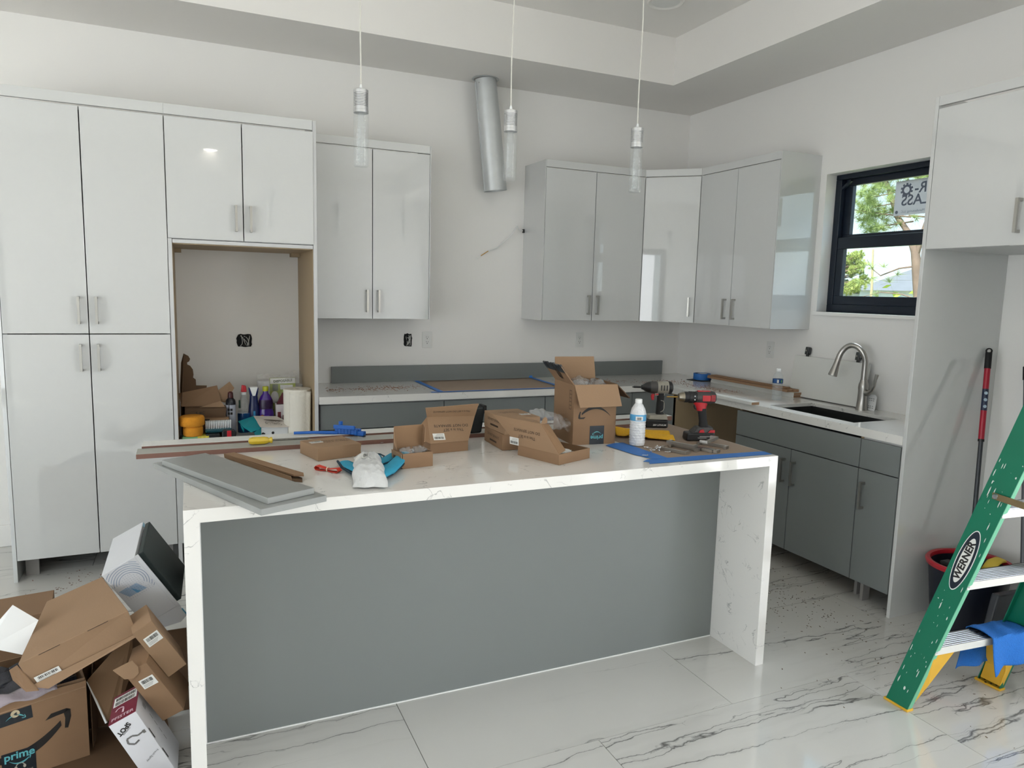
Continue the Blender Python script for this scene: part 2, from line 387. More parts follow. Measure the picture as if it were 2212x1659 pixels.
def marble():
    """polished porcelain: pale ground, broken dark veins running along the long side of each tile"""
    m = bpy.data.materials.new('marble_porcelain'); m.use_nodes = True
    n = m.node_tree; b = n.nodes['Principled BSDF']; L = n.links.new
    t = n.nodes.new('ShaderNodeTexCoord'); oi = n.nodes.new('ShaderNodeObjectInfo')
    off = n.nodes.new('ShaderNodeVectorMath'); off.operation = 'SCALE'; off.inputs[0].default_value = (37.0, 53.0, 11.0); L(oi.outputs['Random'], off.inputs['Scale'])
    ad = n.nodes.new('ShaderNodeVectorMath'); ad.operation = 'ADD'; L(t.outputs['Object'], ad.inputs[0]); L(off.outputs[0], ad.inputs[1])
    jn = n.nodes.new('ShaderNodeTexNoise'); jn.inputs['Scale'].default_value = 9.0; jn.inputs['Detail'].default_value = 5; L(ad.outputs[0], jn.inputs['Vector'])
    js = n.nodes.new('ShaderNodeVectorMath'); js.operation = 'SCALE'; js.inputs['Scale'].default_value = 0.055; L(jn.outputs['Color'], js.inputs[0])
    ad2 = n.nodes.new('ShaderNodeVectorMath'); ad2.operation = 'ADD'; L(ad.outputs[0], ad2.inputs[0]); L(js.outputs[0], ad2.inputs[1]); ad = ad2
    def N(scale, detail, sx, sy, rz=0.0, dist=0.0, rough=0.55):
        mp = n.nodes.new('ShaderNodeMapping'); mp.inputs['Rotation'].default_value = (0, 0, rz); mp.inputs['Scale'].default_value = (sx, sy, 1)
        mp.vector_type = 'TEXTURE' if False else 'POINT'
        L(ad.outputs[0], mp.inputs[0])
        a = n.nodes.new('ShaderNodeTexNoise'); a.inputs['Scale'].default_value = scale; a.inputs['Detail'].default_value = detail
        a.inputs['Distortion'].default_value = dist; a.inputs['Roughness'].default_value = rough
        L(mp.outputs[0], a.inputs['Vector']); return a.outputs['Fac']
    def line(fac, c, w):
        s1 = n.nodes.new('ShaderNodeMath'); s1.operation = 'SUBTRACT'; s1.inputs[1].default_value = c; L(fac, s1.inputs[0])
        ab = n.nodes.new('ShaderNodeMath'); ab.operation = 'ABSOLUTE'; L(s1.outputs[0], ab.inputs[0])
        mr = n.nodes.new('ShaderNodeMapRange'); mr.inputs['From Max'].default_value = w; mr.inputs['To Min'].default_value = 1; mr.inputs['To Max'].default_value = 0
        L(ab.outputs[0], mr.inputs[0]); return mr.outputs[0]
    def rng(fac, lo, hi):
        mr = n.nodes.new('ShaderNodeMapRange'); mr.inputs['From Min'].default_value = lo; mr.inputs['From Max'].default_value = hi; L(fac, mr.inputs[0]); return mr.outputs[0]
    def op(o, a, c):
        q = n.nodes.new('ShaderNodeMath'); q.operation = o
        for i, v in enumerate((a, c)):
            if isinstance(v, (int, float)): q.inputs[i].default_value = v
            else: L(v, q.inputs[i])
        return q.outputs[0]
    f1 = N(1.5, 4, 0.13, 2.0, 0.05, 0.06, 0.55)
    v1 = op('MULTIPLY', line(f1, 0.5, 0.0042), rng(N(1.6, 2, 0.5, 1.4), 0.30, 0.46))
    f2 = N(2.4, 4, 0.14, 1.9, 0.11, 0.08, 0.55)
    v2 = op('MULTIPLY', line(f2, 0.53, 0.0036), rng(N(2.2, 2, 0.5, 1.4, 0.3), 0.46, 0.58))
    # cracked cells where the veins thicken
    vo = n.nodes.new('ShaderNodeTexVoronoi'); vo.feature = 'DISTANCE_TO_EDGE'; vo.inputs['Scale'].default_value = 7.5
    mp = n.nodes.new('ShaderNodeMapping'); mp.inputs['Scale'].default_value = (0.35, 1.5, 1); mp.inputs['Rotation'].default_value = (0, 0, 0.1); L(ad.outputs[0], mp.inputs[0])
    dn = n.nodes.new('ShaderNodeTexNoise'); dn.inputs['Scale'].default_value = 6; dn.inputs['Detail'].default_value = 4; L(mp.outputs[0], dn.inputs['Vector'])
    dv = n.nodes.new('ShaderNodeVectorMath'); dv.operation = 'SCALE'; dv.inputs['Scale'].default_value = 0.22; L(dn.outputs['Color'], dv.inputs[0])
    da = n.nodes.new('ShaderNodeVectorMath'); da.operation = 'ADD'; L(mp.outputs[0], da.inputs[0]); L(dv.outputs[0], da.inputs[1]); L(da.outputs[0], vo.inputs['Vector'])
    cell = op('MULTIPLY', line(vo.outputs['Distance'], 0.0, 0.016), line(f1, 0.5, 0.020))
    v = op('MAXIMUM', op('MAXIMUM', v1, op('MULTIPLY', v2, 0.75)), op('MULTIPLY', cell, 0.8))
    soft = op('MULTIPLY', line(f1, 0.5, 0.04), 0.08)
    v = op('MINIMUM', op('ADD', op('MULTIPLY', v, 0.78), soft), 1.0)
    base = n.nodes.new('ShaderNodeMix'); base.data_type = 'RGBA'; base.inputs['A'].default_value = rgb((203, 202, 197)); base.inputs['B'].default_value = rgb((212, 211, 206))
    L(N(1.8, 3, 1, 1), base.inputs['Factor'])
    mx = n.nodes.new('ShaderNodeMix'); mx.data_type = 'RGBA'; mx.inputs['B'].default_value = rgb((66, 64, 64)); L(base.outputs['Result'], mx.inputs['A']); L(v, mx.inputs['Factor'])
    L(mx.outputs['Result'], b.inputs['Base Color'])
    b.inputs['Roughness'].default_value = 0.07; b.inputs['Coat Weight'].default_value = 0.3; b.inputs['Coat Roughness'].default_value = 0.02
    return m
MARBLE = marble()
GROUT = pm('grout', (168, 168, 162), 0.8)
# ------------------------------------------------------------------ the room
HC, HT = 3.0035, 3.3155
X0, Y0 = -8.0, -7.6
def struct(o, label=None):
    o['kind'] = 'structure'
    if label: o['label'] = label
    return o
fl = MB().box(X0, 0.0, Y0, 0.0, -0.10, -0.011).build('floor', GROUT); struct(fl, 'polished white marble-look tile floor with dark veins')
ROOT[fl] = Matrix.Identity(4)
def tiles():
    TW, TH, G = 1.2, 0.6, 0.0012
    full = MB().box(-TW/2+G, TW/2-G, -TH/2+G, TH/2-G, -0.011, 0.0).mesh('tile'); full.materials.append(MARBLE)
    j = 0
    for k in range(-9, 6):
        ya = -2.91+TH*k; yb = ya+TH
        y0, y1 = max(ya, Y0), min(yb, 0.0)
        if y1-y0 < 0.01: continue
        xs = -3.065+(0.6 if k % 2 else 0.0)
        for i in range(-6, 5):
            xa = xs+TW*i; xb = xa+TW
            x0, x1 = max(xa, X0), min(xb, 0.0)
            if x1-x0 < 0.01: continue
            cx, cy = (x0+x1)/2, (y0+y1)/2
            if x1-x0 > TW-1e-4 and y1-y0 > TH-1e-4: me = full
            else:
                me = MB().box(-(x1-x0)/2+G, (x1-x0)/2-G, -(y1-y0)/2+G, (y1-y0)/2-G, -0.011, 0.0).mesh('tile'); me.materials.append(MARBLE)
            o = bpy.data.objects.new('tile', me); COL.objects.link(o); o.parent = fl; o.location = (cx, cy, 0)
tiles()

w = MB().box(X0-0.15, 0.2, 0.0, 0.15, -0.1, HT+0.1).build('wall_back', WALLC); struct(w, 'painted white back wall behind the cabinets')
WY0, WY1, WZ0, WZ1 = -2.36, -1.432, 1.481, 2.352
DY0, DY1, DZ = -7.3, -4.2, 2.5
m = MB()
m.box(0, 0.2, WY1, 0.0, -0.1, HT+0.1); m.box(0, 0.2, WY0, WY1, -0.1, WZ0); m.box(0, 0.2, WY0, WY1, WZ1, HT+0.1)
m.box(0, 0.2, DY1, WY0, -0.1, HT+0.1); m.box(0, 0.2, DY0, DY1, DZ, HT+0.1); m.box(0, 0.2, DY0, DY1, -0.1, 0.0); m.box(0, 0.2, Y0-0.15, DY0, -0.1, HT+0.1)
struct(m.build('wall_right', WALLC), 'painted right wall with the kitchen window')
m = MB()
m.box(X0-0.15, -7.8, Y0-0.15, Y0, -0.1, HT+0.1); m.box(-5.9, 0.0, Y0-0.15, Y0, -0.1, HT+0.1); m.box(-7.8, -5.9, Y0-0.15, Y0, 2.55, HT+0.1)
struct(m.build('wall_front', WALLC)); 
m = MB(); m.box(X0-0.15, X0, -2.5, 0.0, -0.1, HT+0.1); m.box(X0-0.15, X0, Y0, -6.7, -0.1, HT+0.1); m.box(X0-0.15, X0, -6.7, -2.5, 2.5, HT+0.1)
struct(m.build('wall_left', WALLC))
TX, TY = -0.6332, -0.6232
m = MB()
m.box(TX, 0, Y0, 0, HC, HT+0.1); m.box(X0, TX, TY, 0, HC, HT+0.1); m.box(X0, TX, Y0, Y0+0.62, HC, HT+0.1); m.box(X0, X0+0.62, Y0+0.62, TY, HC, HT+0.1)
m.box(X0, 0, Y0, 0, HT, HT+0.12)
struct(m.build('ceiling', CEILC), 'white tray ceiling with a lower border')
struct(MB().box(X0, -4.612, -0.015, 0.0, 0.0, 0.13).build('baseboard_back', WALLC, bev=0.004), 'white baseboard beside the tall pantry cabinet')

# doors and window behind and beside the camera
def slider(name, horiz, a, b, z0, z1, pos, label, n=2):
    t = thing(name, label, None, (0, 0, 0)); t['kind'] = 'structure'
    def bx(mb, u0, u1, q0, q1, w0, w1):
        if horiz: mb.box(u0, u1, pos+q0, pos+q1, w0, w1)
        else: mb.box(pos+q0, pos+q1, u0, u1, w0, w1)
    f = MB(); bx(f, a, b, -0.05, 0.05, z1-0.06, z1); bx(f, a, b, -0.05, 0.05, z0, z0+0.04); bx(f, a, a+0.06, -0.05, 0.05, z0+0.04, z1-0.06); bx(f, b-0.06, b, -0.05, 0.05, z0+0.04, z1-0.06)
    f.build('door_frame', BLACKF, t)
    st = (b-a)/n
    for i in range(n):
        q = -0.02 if i % 2 else 0.02
        u0, u1 = a+st*i+0.02, a+st*(i+1)-0.02
        s = MB(); bx(s, u0, u1, q-0.018, q+0.018, z1-0.12, z1-0.06); bx(s, u0, u1, q-0.018, q+0.018, z0+0.04, z0+0.12); bx(s, u0, u0+0.06, q-0.018, q+0.018, z0+0.12, z1-0.12); bx(s, u1-0.06, u1, q-0.018, q+0.018, z0+0.12, z1-0.12)
        sash = s.build('sash', BLACKF, t)
        g = MB(); bx(g, u0+0.05, u1-0.05, q-0.003, q+0.003, z0+0.1, z1-0.1); g.build('pane', GLASSM, sash)
    return t
slider('door_1', True, -7.8, -5.9, 0.0, 2.55, Y0-0.08, 'black framed sliding glass door in the front wall', 2)
slider('door_2', False, DY0, DY1, 0.0, DZ, 0.1, 'wide black framed sliding glass door in the right wall', 3)

slider('added_left_door', False, -6.7, -2.5, 0.0, 2.5, X0-0.08, 'added unseen black framed sliding glass door in the left wall', 3)  # unseen opening, added to let in the left fill
# kitchen window: single hung, black frame, lower sash set inwards
def sticker_mat():
    m = pm('sticker_grey', (190, 190, 192), 0.6); n = m.node_tree; b = n.nodes['Principled BSDF']
    out = [q for q in n.nodes if q.type == 'OUTPUT_MATERIAL'][0]; tl = n.nodes.new('ShaderNodeBsdfTranslucent'); tl.inputs[0].default_value = rgb((196, 194, 194)); mx = n.nodes.new('ShaderNodeMixShader'); mx.inputs[0].default_value = 0.6
    n.links.new(b.outputs[0], mx.inputs[1]); n.links.new(tl.outputs[0], mx.inputs[2]); n.links.new(mx.outputs[0], out.inputs[0]); return m
STK = sticker_mat()
def kitchen_window():
    t = thing('window_1', 'black framed single hung kitchen window above the sink', None, (0, 0, 0)); t['kind'] = 'structure'
    a, b, z0, z1 = WY0, WY1, WZ0, WZ1
    f = MB(); f.box(0.085, 0.165, a, b, z1-0.032, z1); f.box(0.085, 0.165, a, b, z0, z0+0.05); f.box(0.085, 0.165, a, a+0.045, z0+0.05, z1-0.032); f.box(0.085, 0.165, b-0.045, b, z0+0.05, z1-0.032)
    f.build('window_frame', BLACKF, t, bev=0.003)
    zm0, zm1 = 1.885, 1.976
    s = MB(); s.box(0.125, 0.155, a+0.045, b-0.045, z1-0.07, z1-0.03); s.box(0.125, 0.155, a+0.045, b-0.045, zm0+0.02, zm1); s.box(0.125, 0.155, a+0.045, a+0.10, zm1, z1-0.07); s.box(0.125, 0.155, b-0.10, b-0.045, zm1, z1-0.07)
    up = s.build('upper_sash', BLACKF, t, bev=0.002)
    s = MB(); s.box(0.09, 0.123, a+0.045, b-0.045, z0+0.05, z0+0.105); s.box(0.09, 0.123, a+0.045, b-0.045, zm0, zm1-0.02); s.box(0.09, 0.123, a+0.045, a+0.095, z0+0.105, zm0); s.box(0.09, 0.123, b-0.095, b-0.045, z0+0.105, zm0)
    lo = s.build('lower_sash', BLACKF, t, bev=0.002)
    MB().box(0.138, 0.143, a+0.09, b-0.09, zm1-0.01, z1-0.06).build('pane', GLASSM, up)
    MB().box(0.104, 0.109, a+0.085, b-0.085, z0+0.095, zm0+0.01).build('pane', GLASSM, lo)
    MB().box(0.075, 0.09, b-0.13, b-0.05, z1-0.075, z1-0.06, Matrix.Translation((0, b-0.09, z1-0.07)) @ Matrix.Rotation(RAD(-35), 4, 'X') @ Matrix.Translation((0, -(b-0.09), -(z1-0.07)))).build('corner_clip', BLACKF, t)
    # maker's sticker on the outside of the upper pane, seen from behind and so mirrored
    yk, zk = -1.835, 2.266
    st = MB().box(0.1295, 0.1305, yk-0.42, yk, zk-0.20, zk).build('sticker', STK, up, label='grey paper sticker on the upper pane, lettering mirrored')
    ink = pm('sticker_ink', (104, 112, 126), 0.5)
    M = frame((0.129, yk, zk), (0, 1, 0), (0, 0, 1))     # mirrored: reads from outside
    def mt(body, sz, y, z, wt=0.0):
        # a mirrored glyph run: local x runs towards +y while the face looks to -x
        Mx = Matrix(((0, 0, -1, 0.1288), (1, 0, 0, y), (0, 1, 0, z), (0, 0, 0, 1)))
        text(st, body, sz, Mx, ink, 'lettering', weight=wt)
    mt('GLASS', 0.085, yk-0.165, zk-0.118, 0.0015)
    mt('R-', 0.085, yk-0.165, zk-0.052, 0.0015)
    mt('Manufacturing, LLC', 0.019, yk-0.125, zk-0.18)
    g = MB()
    for i in range(10):
        a0 = 2*pi*i/10
        g.box(-0.006, 0.006, 0.028, 0.040, 0, 0.0005, Matrix(((0, 0, -1, 0.1288), (1, 0, 0, yk-0.075), (0, 1, 0, zk-0.055), (0, 0, 0, 1))) @ Matrix.Rotation(a0, 4, 'Z'))
    Mg = Matrix(((0, 0, -1, 0.1288), (1, 0, 0, yk-0.075), (0, 1, 0, zk-0.055), (0, 0, 0, 1)))
    for q in ring(0, 0, 0.018, 0.031, n=20): g.poly([(u, v, 0.0004) for u, v in q], Mg)
    for q in ring(0, 0, 0.0, 0.010, n=12): g.poly([(u, v, 0.0004) for u, v in q], Matrix(((0, 0, -1, 0.1288), (1, 0, 0, yk-0.02), (0, 1, 0, zk-0.18), (0, 0, 0, 1))))
    g.build('gear_emblem', ink, st)
    # sill board
    MB().box(-0.022, 0.09, a-0.02, b+0.012, z0-0.022, z0).build('window_sill', WALLC, t, bev=0.002)
kitchen_window()

# downlights let into the tray ceiling
LEDON = pm('led_disc', (255, 252, 245), 0.5, emit=(255, 248, 236), estr=14.0)
LEDOFF = pm('led_disc_off', (226, 226, 222), 0.4)
def downlight(x, y, label, lit=False):
    t = thing('ceiling_downlight', label, 'downlight', (x, y, HT), group='round ceiling downlights')
    MB().lathe([(0.085, -0.004), (0.105, -0.010), (0.112, -0.004), (0.112, 0.0)], 28, Matrix.Translation((x, y, HT)), cap0=False, cap1=False).build('trim_ring', CEILC, t, smooth=40)
    MB().lathe([(0.086, -0.005), (0.086, -0.001)], 28, Matrix.Translation((x, y, HT))).build('diffuser', LEDON if lit else LEDOFF, t)
downlight(-1.066, -1.10, 'round ceiling downlight above the corner of the kitchen')
for i, (x, y, where) in enumerate([(-3.42, -6.90, 'near the front window'), (-1.066, -4.04, 'beside the right wall'), (-3.42, -4.04, 'above the open floor in front of the island'), (-5.9, -4.04, 'on the left of the room')]):
    downlight(x, y, 'round ceiling downlight '+where, i == 0)
# ------------------------------------------------------------------ cabinets
def handle_mesh():
    m = MB(); m.box(-0.006, 0.006, -0.034, -0.022, -0.070, 0.070); m.box(-0.006, 0.006, -0.024, 0.0, 0.058, 0.070); m.box(-0.006, 0.006, -0.024, 0.0, -0.070, -0.058)
    me = m.mesh('handle'); me.materials.append(NICKEL); return me
HANDLE = handle_mesh()
def put_handle(parent, loc, rz):
    o = bpy.data.objects.new('handle', HANDLE); COL.objects.link(o); o.parent = parent
    r = ROOT[root_of(parent)]; o.matrix_local = r.inverted() @ Matrix.Translation(loc) @ Matrix.Rotation(rz, 4, 'Z')
    return o
G = 0.0025
def fr_box(mb, face, front, t, a0, a1, z0, z1):
    """a front panel of thickness t whose outer face lies in the plane `front`"""
    if face == 'y': mb.box(a0, a1, front, front+t, z0, z1)
    else: mb.box(front, front+t, a0, a1, z0, z1)
    return mb
def door(parent, face, front, a0, a1, z0, z1, mat, hpos=None, name='door'):
    d = fr_box(MB(), face, front, 0.019, a0+G, a1-G, z0+G, z1-G).build(name, mat, parent, bev=0.001)
    if hpos:
        a, z = hpos
        put_handle(d, (a, front, z) if face == 'y' else (front, a, z), 0 if face == 'y' else -pi/2)
    return d
def carcass(parent, face, front, back, a0, a1, z0, z1, mat, sides=CARC, name='carcass'):
    """hollow body: two sides, top, bottom, back"""
    t = 0.018; m = MB()
    def bx(q0, q1, u0, u1, w0, w1):
        if face == 'y': m.box(u0, u1, q0, q1, w0, w1)
        else: m.box(q0, q1, u0, u1, w0, w1)
    f = front+0.021
    bx(f, back, a0, a0+t, z0, z1); bx(f, back, a1-t, a1, z0, z1); bx(f, back, a0+t, a1-t, z0, z0+t); bx(f, back, a0+t, a1-t, z1-t, z1); bx(back-0.012, back-0.002, a0+t, a1-t, z0+t, z1-t)
    return m.build(name, mat, parent)

# tall pantry
YT = -0.6411; XA, XB, XC, XD, XE = -4.5867, -4.2118, -3.8313, -3.4513, -3.0733
ZD, ZSP, ZTB, ZTT, ZOT = 0.1132, 1.2879, 2.423, 2.482, 1.7952
t = thing('pantry_cabinet', 'tall glossy white pantry cabinet with four doors at the far left', 'cabinet', ((XA+XC)/2, -0.3, 0))
carcass(t, 'y', YT, -0.003, XA, XC, ZD, ZTB, CARC)
MB().box(XA-0.018, XA, YT, -0.001, 0, ZTT).build('side_panel', GLOSSW, t, bev=0.001)
for a in (XA+0.05, XC-0.06):
    for y in (YT+0.10, -0.1):
        MB().box(a-0.03, a+0.03, y-0.01, y+0.01, 0.0, ZD).build('foot', CARCD, t)
door(t, 'y', YT, XA, XB, ZD, ZSP, GLOSSW, (XB-0.040, 1.166)); door(t, 'y', YT, XB, XC, ZD, ZSP, GLOSSW, (XB+0.040, 1.166))
door(t, 'y', YT, XA, XB, ZSP, ZTB, GLOSSW, (XB-0.040, 1.410)); door(t, 'y', YT, XB, XC, ZSP, ZTB, GLOSSW, (XB+0.040, 1.410))
MB().box(XA, XC-0.0005, YT, YT+0.02, ZTB+0.007, ZTT).build('crown_strip', GLOSSW, t, bev=0.001)

# tall oven housing, niche still empty of its appliance
t = thing('oven_cabinet', 'tall white oven housing with an open niche full of cleaning supplies', 'cabinet', ((XC+XE)/2, -0.3, 0))
NSH = 0.672
m = MB(); m.box(XC+0.0005, XC+0.020, YT+0.004, -0.001, 0, ZOT); m.build('side_panel', CARC, t)
m = MB(); m.box(XC+0.020, XC+0.0225, YT+0.02, -0.001, NSH, ZOT-0.02); m.build('niche_lining', WOODIN, t)
MB().box(XE-0.004, XE+0.016, YT+0.004, -0.001, 0, ZTT).build('side_panel', CARC, t, bev=0.001)
MB().box(XE-0.0065, XE-0.004, YT+0.02, -0.001, NSH, ZOT-0.02).build('niche_lining', WOODIN, t)
m = MB(); m.box(XC+0.0225, XE-0.0065, YT+0.004, -0.002, ZOT-0.022, ZOT-0.003); m.build('niche_top', CARC, t)
m = MB(); m.box(XC+0.0225, XE-0.0065, YT+0.025, -0.002, ZOT-0.027, ZOT-0.022); m.box(XE-0.06, XE-0.0065, -0.10, -0.02, ZOT-0.05, ZOT-0.027); m.box(XC+0.0225, XC+0.06, -0.10, -0.02, ZOT-0.05, ZOT-0.027); m.build('niche_top_lining', WOODIN, t)
MB().box(XC+0.0225, XE-0.0065, YT+0.02, -0.002, NSH-0.02, NSH).build('niche_shelf', CARC, t)
carcass(t, 'y', YT, -0.003, XC+0.001, XE-0.005, ZOT, ZTB, CARC)
carcass(t, 'y', YT, -0.002, XC+0.021, XE-0.005, ZD, NSH-0.021, CARC, name='lower_carcass')
door(t, 'y', YT, XC, XD, ZOT, ZTB, GLOSSW, (XD-0.038, 1.917)); door(t, 'y', YT, XD, XE, ZOT, ZTB, GLOSSW, (XD+0.038, 1.917))
door(t, 'y', YT, XC, XD, ZD, NSH-0.02, GLOSSW, (XD-0.038, 0.54)); door(t, 'y', YT, XD, XE, ZD, NSH-0.02, GLOSSW, (XD+0.038, 0.54))
MB().box(XC+0.0005, XE-0.005, YT, YT+0.02, ZTB+0.007, ZTT).build('crown_strip', GLOSSW, t, bev=0.001)

# wall cabinets
YU, ZUB, ZUD, ZUT = -0.3372, 1.3627, 2.4222, 2.4757
def wall_cab(name, label, face, front, a0, a1, split, hl, ends=(), crown=(0, 0)):
    c = ((a0+a1)/2, -0.17, ZUB) if face == 'y' else (-0.17, (a0+a1)/2, ZUB)
    t = thing(name, label, 'cabinet', c)
    lo, hi = min(a0, a1), max(a0, a1)
    carcass(t, face, front, -0.003, lo+0.001, hi-0.001, ZUB+0.002, ZUD, CARC)
    for e in ends:
        if face == 'y': MB().box(*sorted((e, e+(0.006 if e > lo+0.1 else -0.006))), front, -0.001, ZUB, ZUT).build('end_panel', GLOSSW, t, bev=0.0008)
        else: MB().box(front, -0.001, *sorted((e, e+(-0.006 if e < lo+0.1 else 0.006))), ZUB, ZUT).build('end_panel', GLOSSW, t, bev=0.0008)
    fr_box(MB(), face, front, 0.019, lo+0.001, hi-0.001, ZUD+0.004, ZUT).build('crown_strip', GLOSSW, t, bev=0.001)
    door(t, face, front, lo, split, ZUB, ZUD, GLOSSW, (split-hl, 1.478)); door(t, face, front, split, hi, ZUB, ZUD, GLOSSW, (split+hl, 1.478))
    return t
wall_cab('wall_cabinet', 'glossy white two-door wall cabinet right of the oven housing', 'y', YU, -3.048, -2.2903, -2.6659, 0.037, (-2.2903,))
wall_cab('wall_cabinet', 'glossy white two-door wall cabinet right of the metal duct', 'y', YU, -1.4525, -0.6302, -1.047, 0.037, (-1.4525,))
wall_cab('wall_cabinet', 'glossy white two-door wall cabinet beside the window, on the right wall', 'x', YU, -1.3776, -0.6121, -0.9942, 0.045, (-1.3776,))
# corner wall cabinet with a diagonal door
t = thing('corner_wall_cabinet', 'glossy white diagonal corner wall cabinet with a single door', 'cabinet', (-0.3, -0.3, ZUB))
pent = [(0, 0), (-0.6295, 0), (-0.6295, YU+0.021), (YU+0.021, -0.6115), (0, -0.6115)]
MB().prism(pent, ZUB+0.002, ZUD).build('carcass', CARC, t)
p0, p1 = Vector((-0.6302, YU, 0)), Vector((YU, -0.6121, 0)); d = (p1-p0).normalized(); n = Vector((d.y, -d.x, 0)); n = n if n.dot(Vector((-1, -1, 0))) > 0 else -n
Md = frame((p0.x, p0.y, 0), d, (0, 0, 1)); L = (p1-p0).length   # local x along the door, y up, z outwards
dd = MB().box(G, L-G, ZUB+G, ZUD-G, -0.019, 0.0, Md).build('door', GLOSSW, t, bev=0.001)
put_handle(dd, p0+d*(L-0.045)+Vector((0, 0, 1.480)), math.atan2(d.y, d.x))
MB().box(0.0, L, ZUD+0.004, ZUT, -0.019, 0.0, Md).build('crown_strip', GLOSSW, t, bev=0.001)

# fridge surround on the right wall
YP = -2.5928; XF = -0.6167
t = thing('side_panel', 'tall white end panel between the sink counter and the empty fridge space', 'panel', (-0.3, YP-0.009, 0))
MB().box(XF, -0.001, YP-0.018, YP, 0.0, 2.4825).build('board', GLOSSW, t, bev=0.001)
t = thing('fridge_cabinet', 'white cabinet hung high above the empty fridge space', 'cabinet', (-0.3, -3.06, 1.8))
carcass(t, 'x', XF, -0.001, -3.519, YP-0.0185, 1.802, 2.43, CARC)
door(t, 'x', XF, -3.065, YP-0.018, 1.80, 2.43, GLOSSW, (-3.018, 1.921)); door(t, 'x', XF, -3.52, -3.065, 1.80, 2.43, GLOSSW, (-3.112, 1.921))
MB().box(XF, XF+0.019, -3.519, YP-0.0185, 2.441, 2.4825).build('crown_strip', GLOSSW, t, bev=0.001)
t = thing('side_panel', 'tall white end panel on the near side of the fridge space', 'panel', (-0.3, -3.53, 0))
MB().box(XF, -0.001, -3.538, -3.52, 0.0, 2.4825).build('board', GLOSSW, t, bev=0.001)

# base cabinets, grey
ZCB = 0.871
def feet(t, pts):
    for x, y in pts: MB().box(x-0.025, x+0.025, y-0.009, y+0.009, 0, ZD).build('foot', CARCD, t)
YB = -0.6214
for a0, a1, split, lab in [(-3.045, -2.272, -2.66, 'grey base cabinet beside the oven housing, behind the island'), (-2.272, -1.55, -1.91, 'grey base cabinet under the taped brown paper'), (-1.55, -0.85, -1.2, 'grey base cabinet behind the cordless drills')]:
    t = thing('base_cabinet', lab, 'cabinet', ((a0+a1)/2, -0.3, 0))
    carcass(t, 'y', YB, -0.001, a0+0.001, a1-0.001, ZD, ZCB-0.002, CARC)
    feet(t, [(a0+0.04, -0.5), (a1-0.04, -0.5), (a0+0.04, -0.1), (a1-0.04, -0.1)])
    door(t, 'y', YB, a0, a1, 0.708, 0.862, GREYC, None, 'drawer_front')
    door(t, 'y', YB, a0, split, ZD, 0.708, GREYC, (split-0.04, 0.575)); door(t, 'y', YB, split, a1, ZD, 0.708, GREYC, (split+0.04, 0.575))
t = thing('corner_base_cabinet', 'corner base cabinet with a bare tan side next to the dishwasher gap', 'cabinet', (-0.4, -0.4, 0))
MB().box(-0.62, -0.001, -0.80, -0.782, 0.0, ZCB-0.002).build('side_panel', WOODIN, t)
MB().box(-0.848, -0.601, YB, YB+0.019, ZD, 0.862).build('filler_panel', GREYC, t)
MB().box(-0.848, -0.002, -0.60, -0.002, ZD, ZCB-0.002).build('carcass', CARC, t)
MB().box(-0.6214, -0.6024, -0.80, YB, ZD, 0.862).build('filler_panel', GREYC, t)
XR = -0.6214
t = thing('sink_base_cabinet', 'grey two-door base cabinet under the sink', 'cabinet', (-0.3, -1.9, 0))
carcass(t, 'x', XR, -0.001, -2.362, -1.4535, ZD, 0.60, WOODIN)
MB().box(-0.60, -0.001, -1.469, -1.4535, 0.60, ZCB-0.002).build('side_panel', WOODIN, t); MB().box(-0.60, -0.001, -2.362, -2.346, 0.60, ZCB-0.002).build('side_panel', WOODIN, t)
MB().box(-0.60, -0.001, -1.4530, -1.449, 0.0, ZCB-0.002).build('outer_side', WOODIN, t)
feet(t, [(-0.5, -1.52), (-0.5, -2.33), (-0.1, -1.52), (-0.1, -2.33)])
door(t, 'x', XR, -2.3634, -1.449, 0.708, 0.862, GREYC, None, 'drawer_front')
door(t, 'x', XR, -1.9088, -1.449, ZD, 0.708, GREYC, (-1.866, 0.577)); door(t, 'x', XR, -2.3634, -1.9088, ZD, 0.708, GREYC, (-1.944, 0.573))
t = thing('narrow_base_cabinet', 'narrow grey base cabinet with one drawer beside the tall end panel', 'cabinet', (-0.3, -2.48, 0))
carcass(t, 'x', XR, -0.001, YP+0.002, -2.3645, ZD, ZCB-0.002, CARC)
feet(t, [(-0.54, -2.40), (-0.1, -2.42)])
door(t, 'x', XR, YP+0.002, -2.3634, 0.708, 0.862, GREYC, None, 'drawer_front')
door(t, 'x', XR, YP+0.002, -2.3634, ZD, 0.708, GREYC, (-2.405, 0.573))

# worktop: one L with the sink cut out
ZC = 0.9147; SX0, SX1, SY0, SY1 = -0.530, -0.180, -2.235, -1.625
m = MB()
ZS = ZC-0.020
m.box(-3.055, 0, -0.6445, -0.0005, ZS, ZC)
m.box(-0.6176, 0, SY1, -0.6445, ZS, ZC); m.box(-0.6176, SX0, SY0, SY1, ZS, ZC); m.box(SX1, 0, SY0, SY1, ZS, ZC); m.box(-0.6176, 0, YP+0.0005, SY0, ZS, ZC)
m.box(-3.055, -0.6176, -0.6445, -0.622, ZCB, ZS); m.box(-0.6176, -0.598, YP+0.0005, -0.622, ZCB, ZS)
tag(m.build('worktop', QUARTZ), 'white veined quartz worktop running round the corner with a sink cut-out', 'worktop')
t = thing('kitchen_sink', 'dark undermount sink set in the quartz under the window', 'sink', (-0.35, -1.93, 0.66))
m = MB(); a, b, c, d2 = SX0-0.006, SX1+0.006, SY0-0.006, SY1+0.006
for s in ((a-0.002, a, c, d2), (b, b+0.002, c, d2)): m.box(s[0], s[1], s[2], s[3], 0.68, ZS-0.0005)
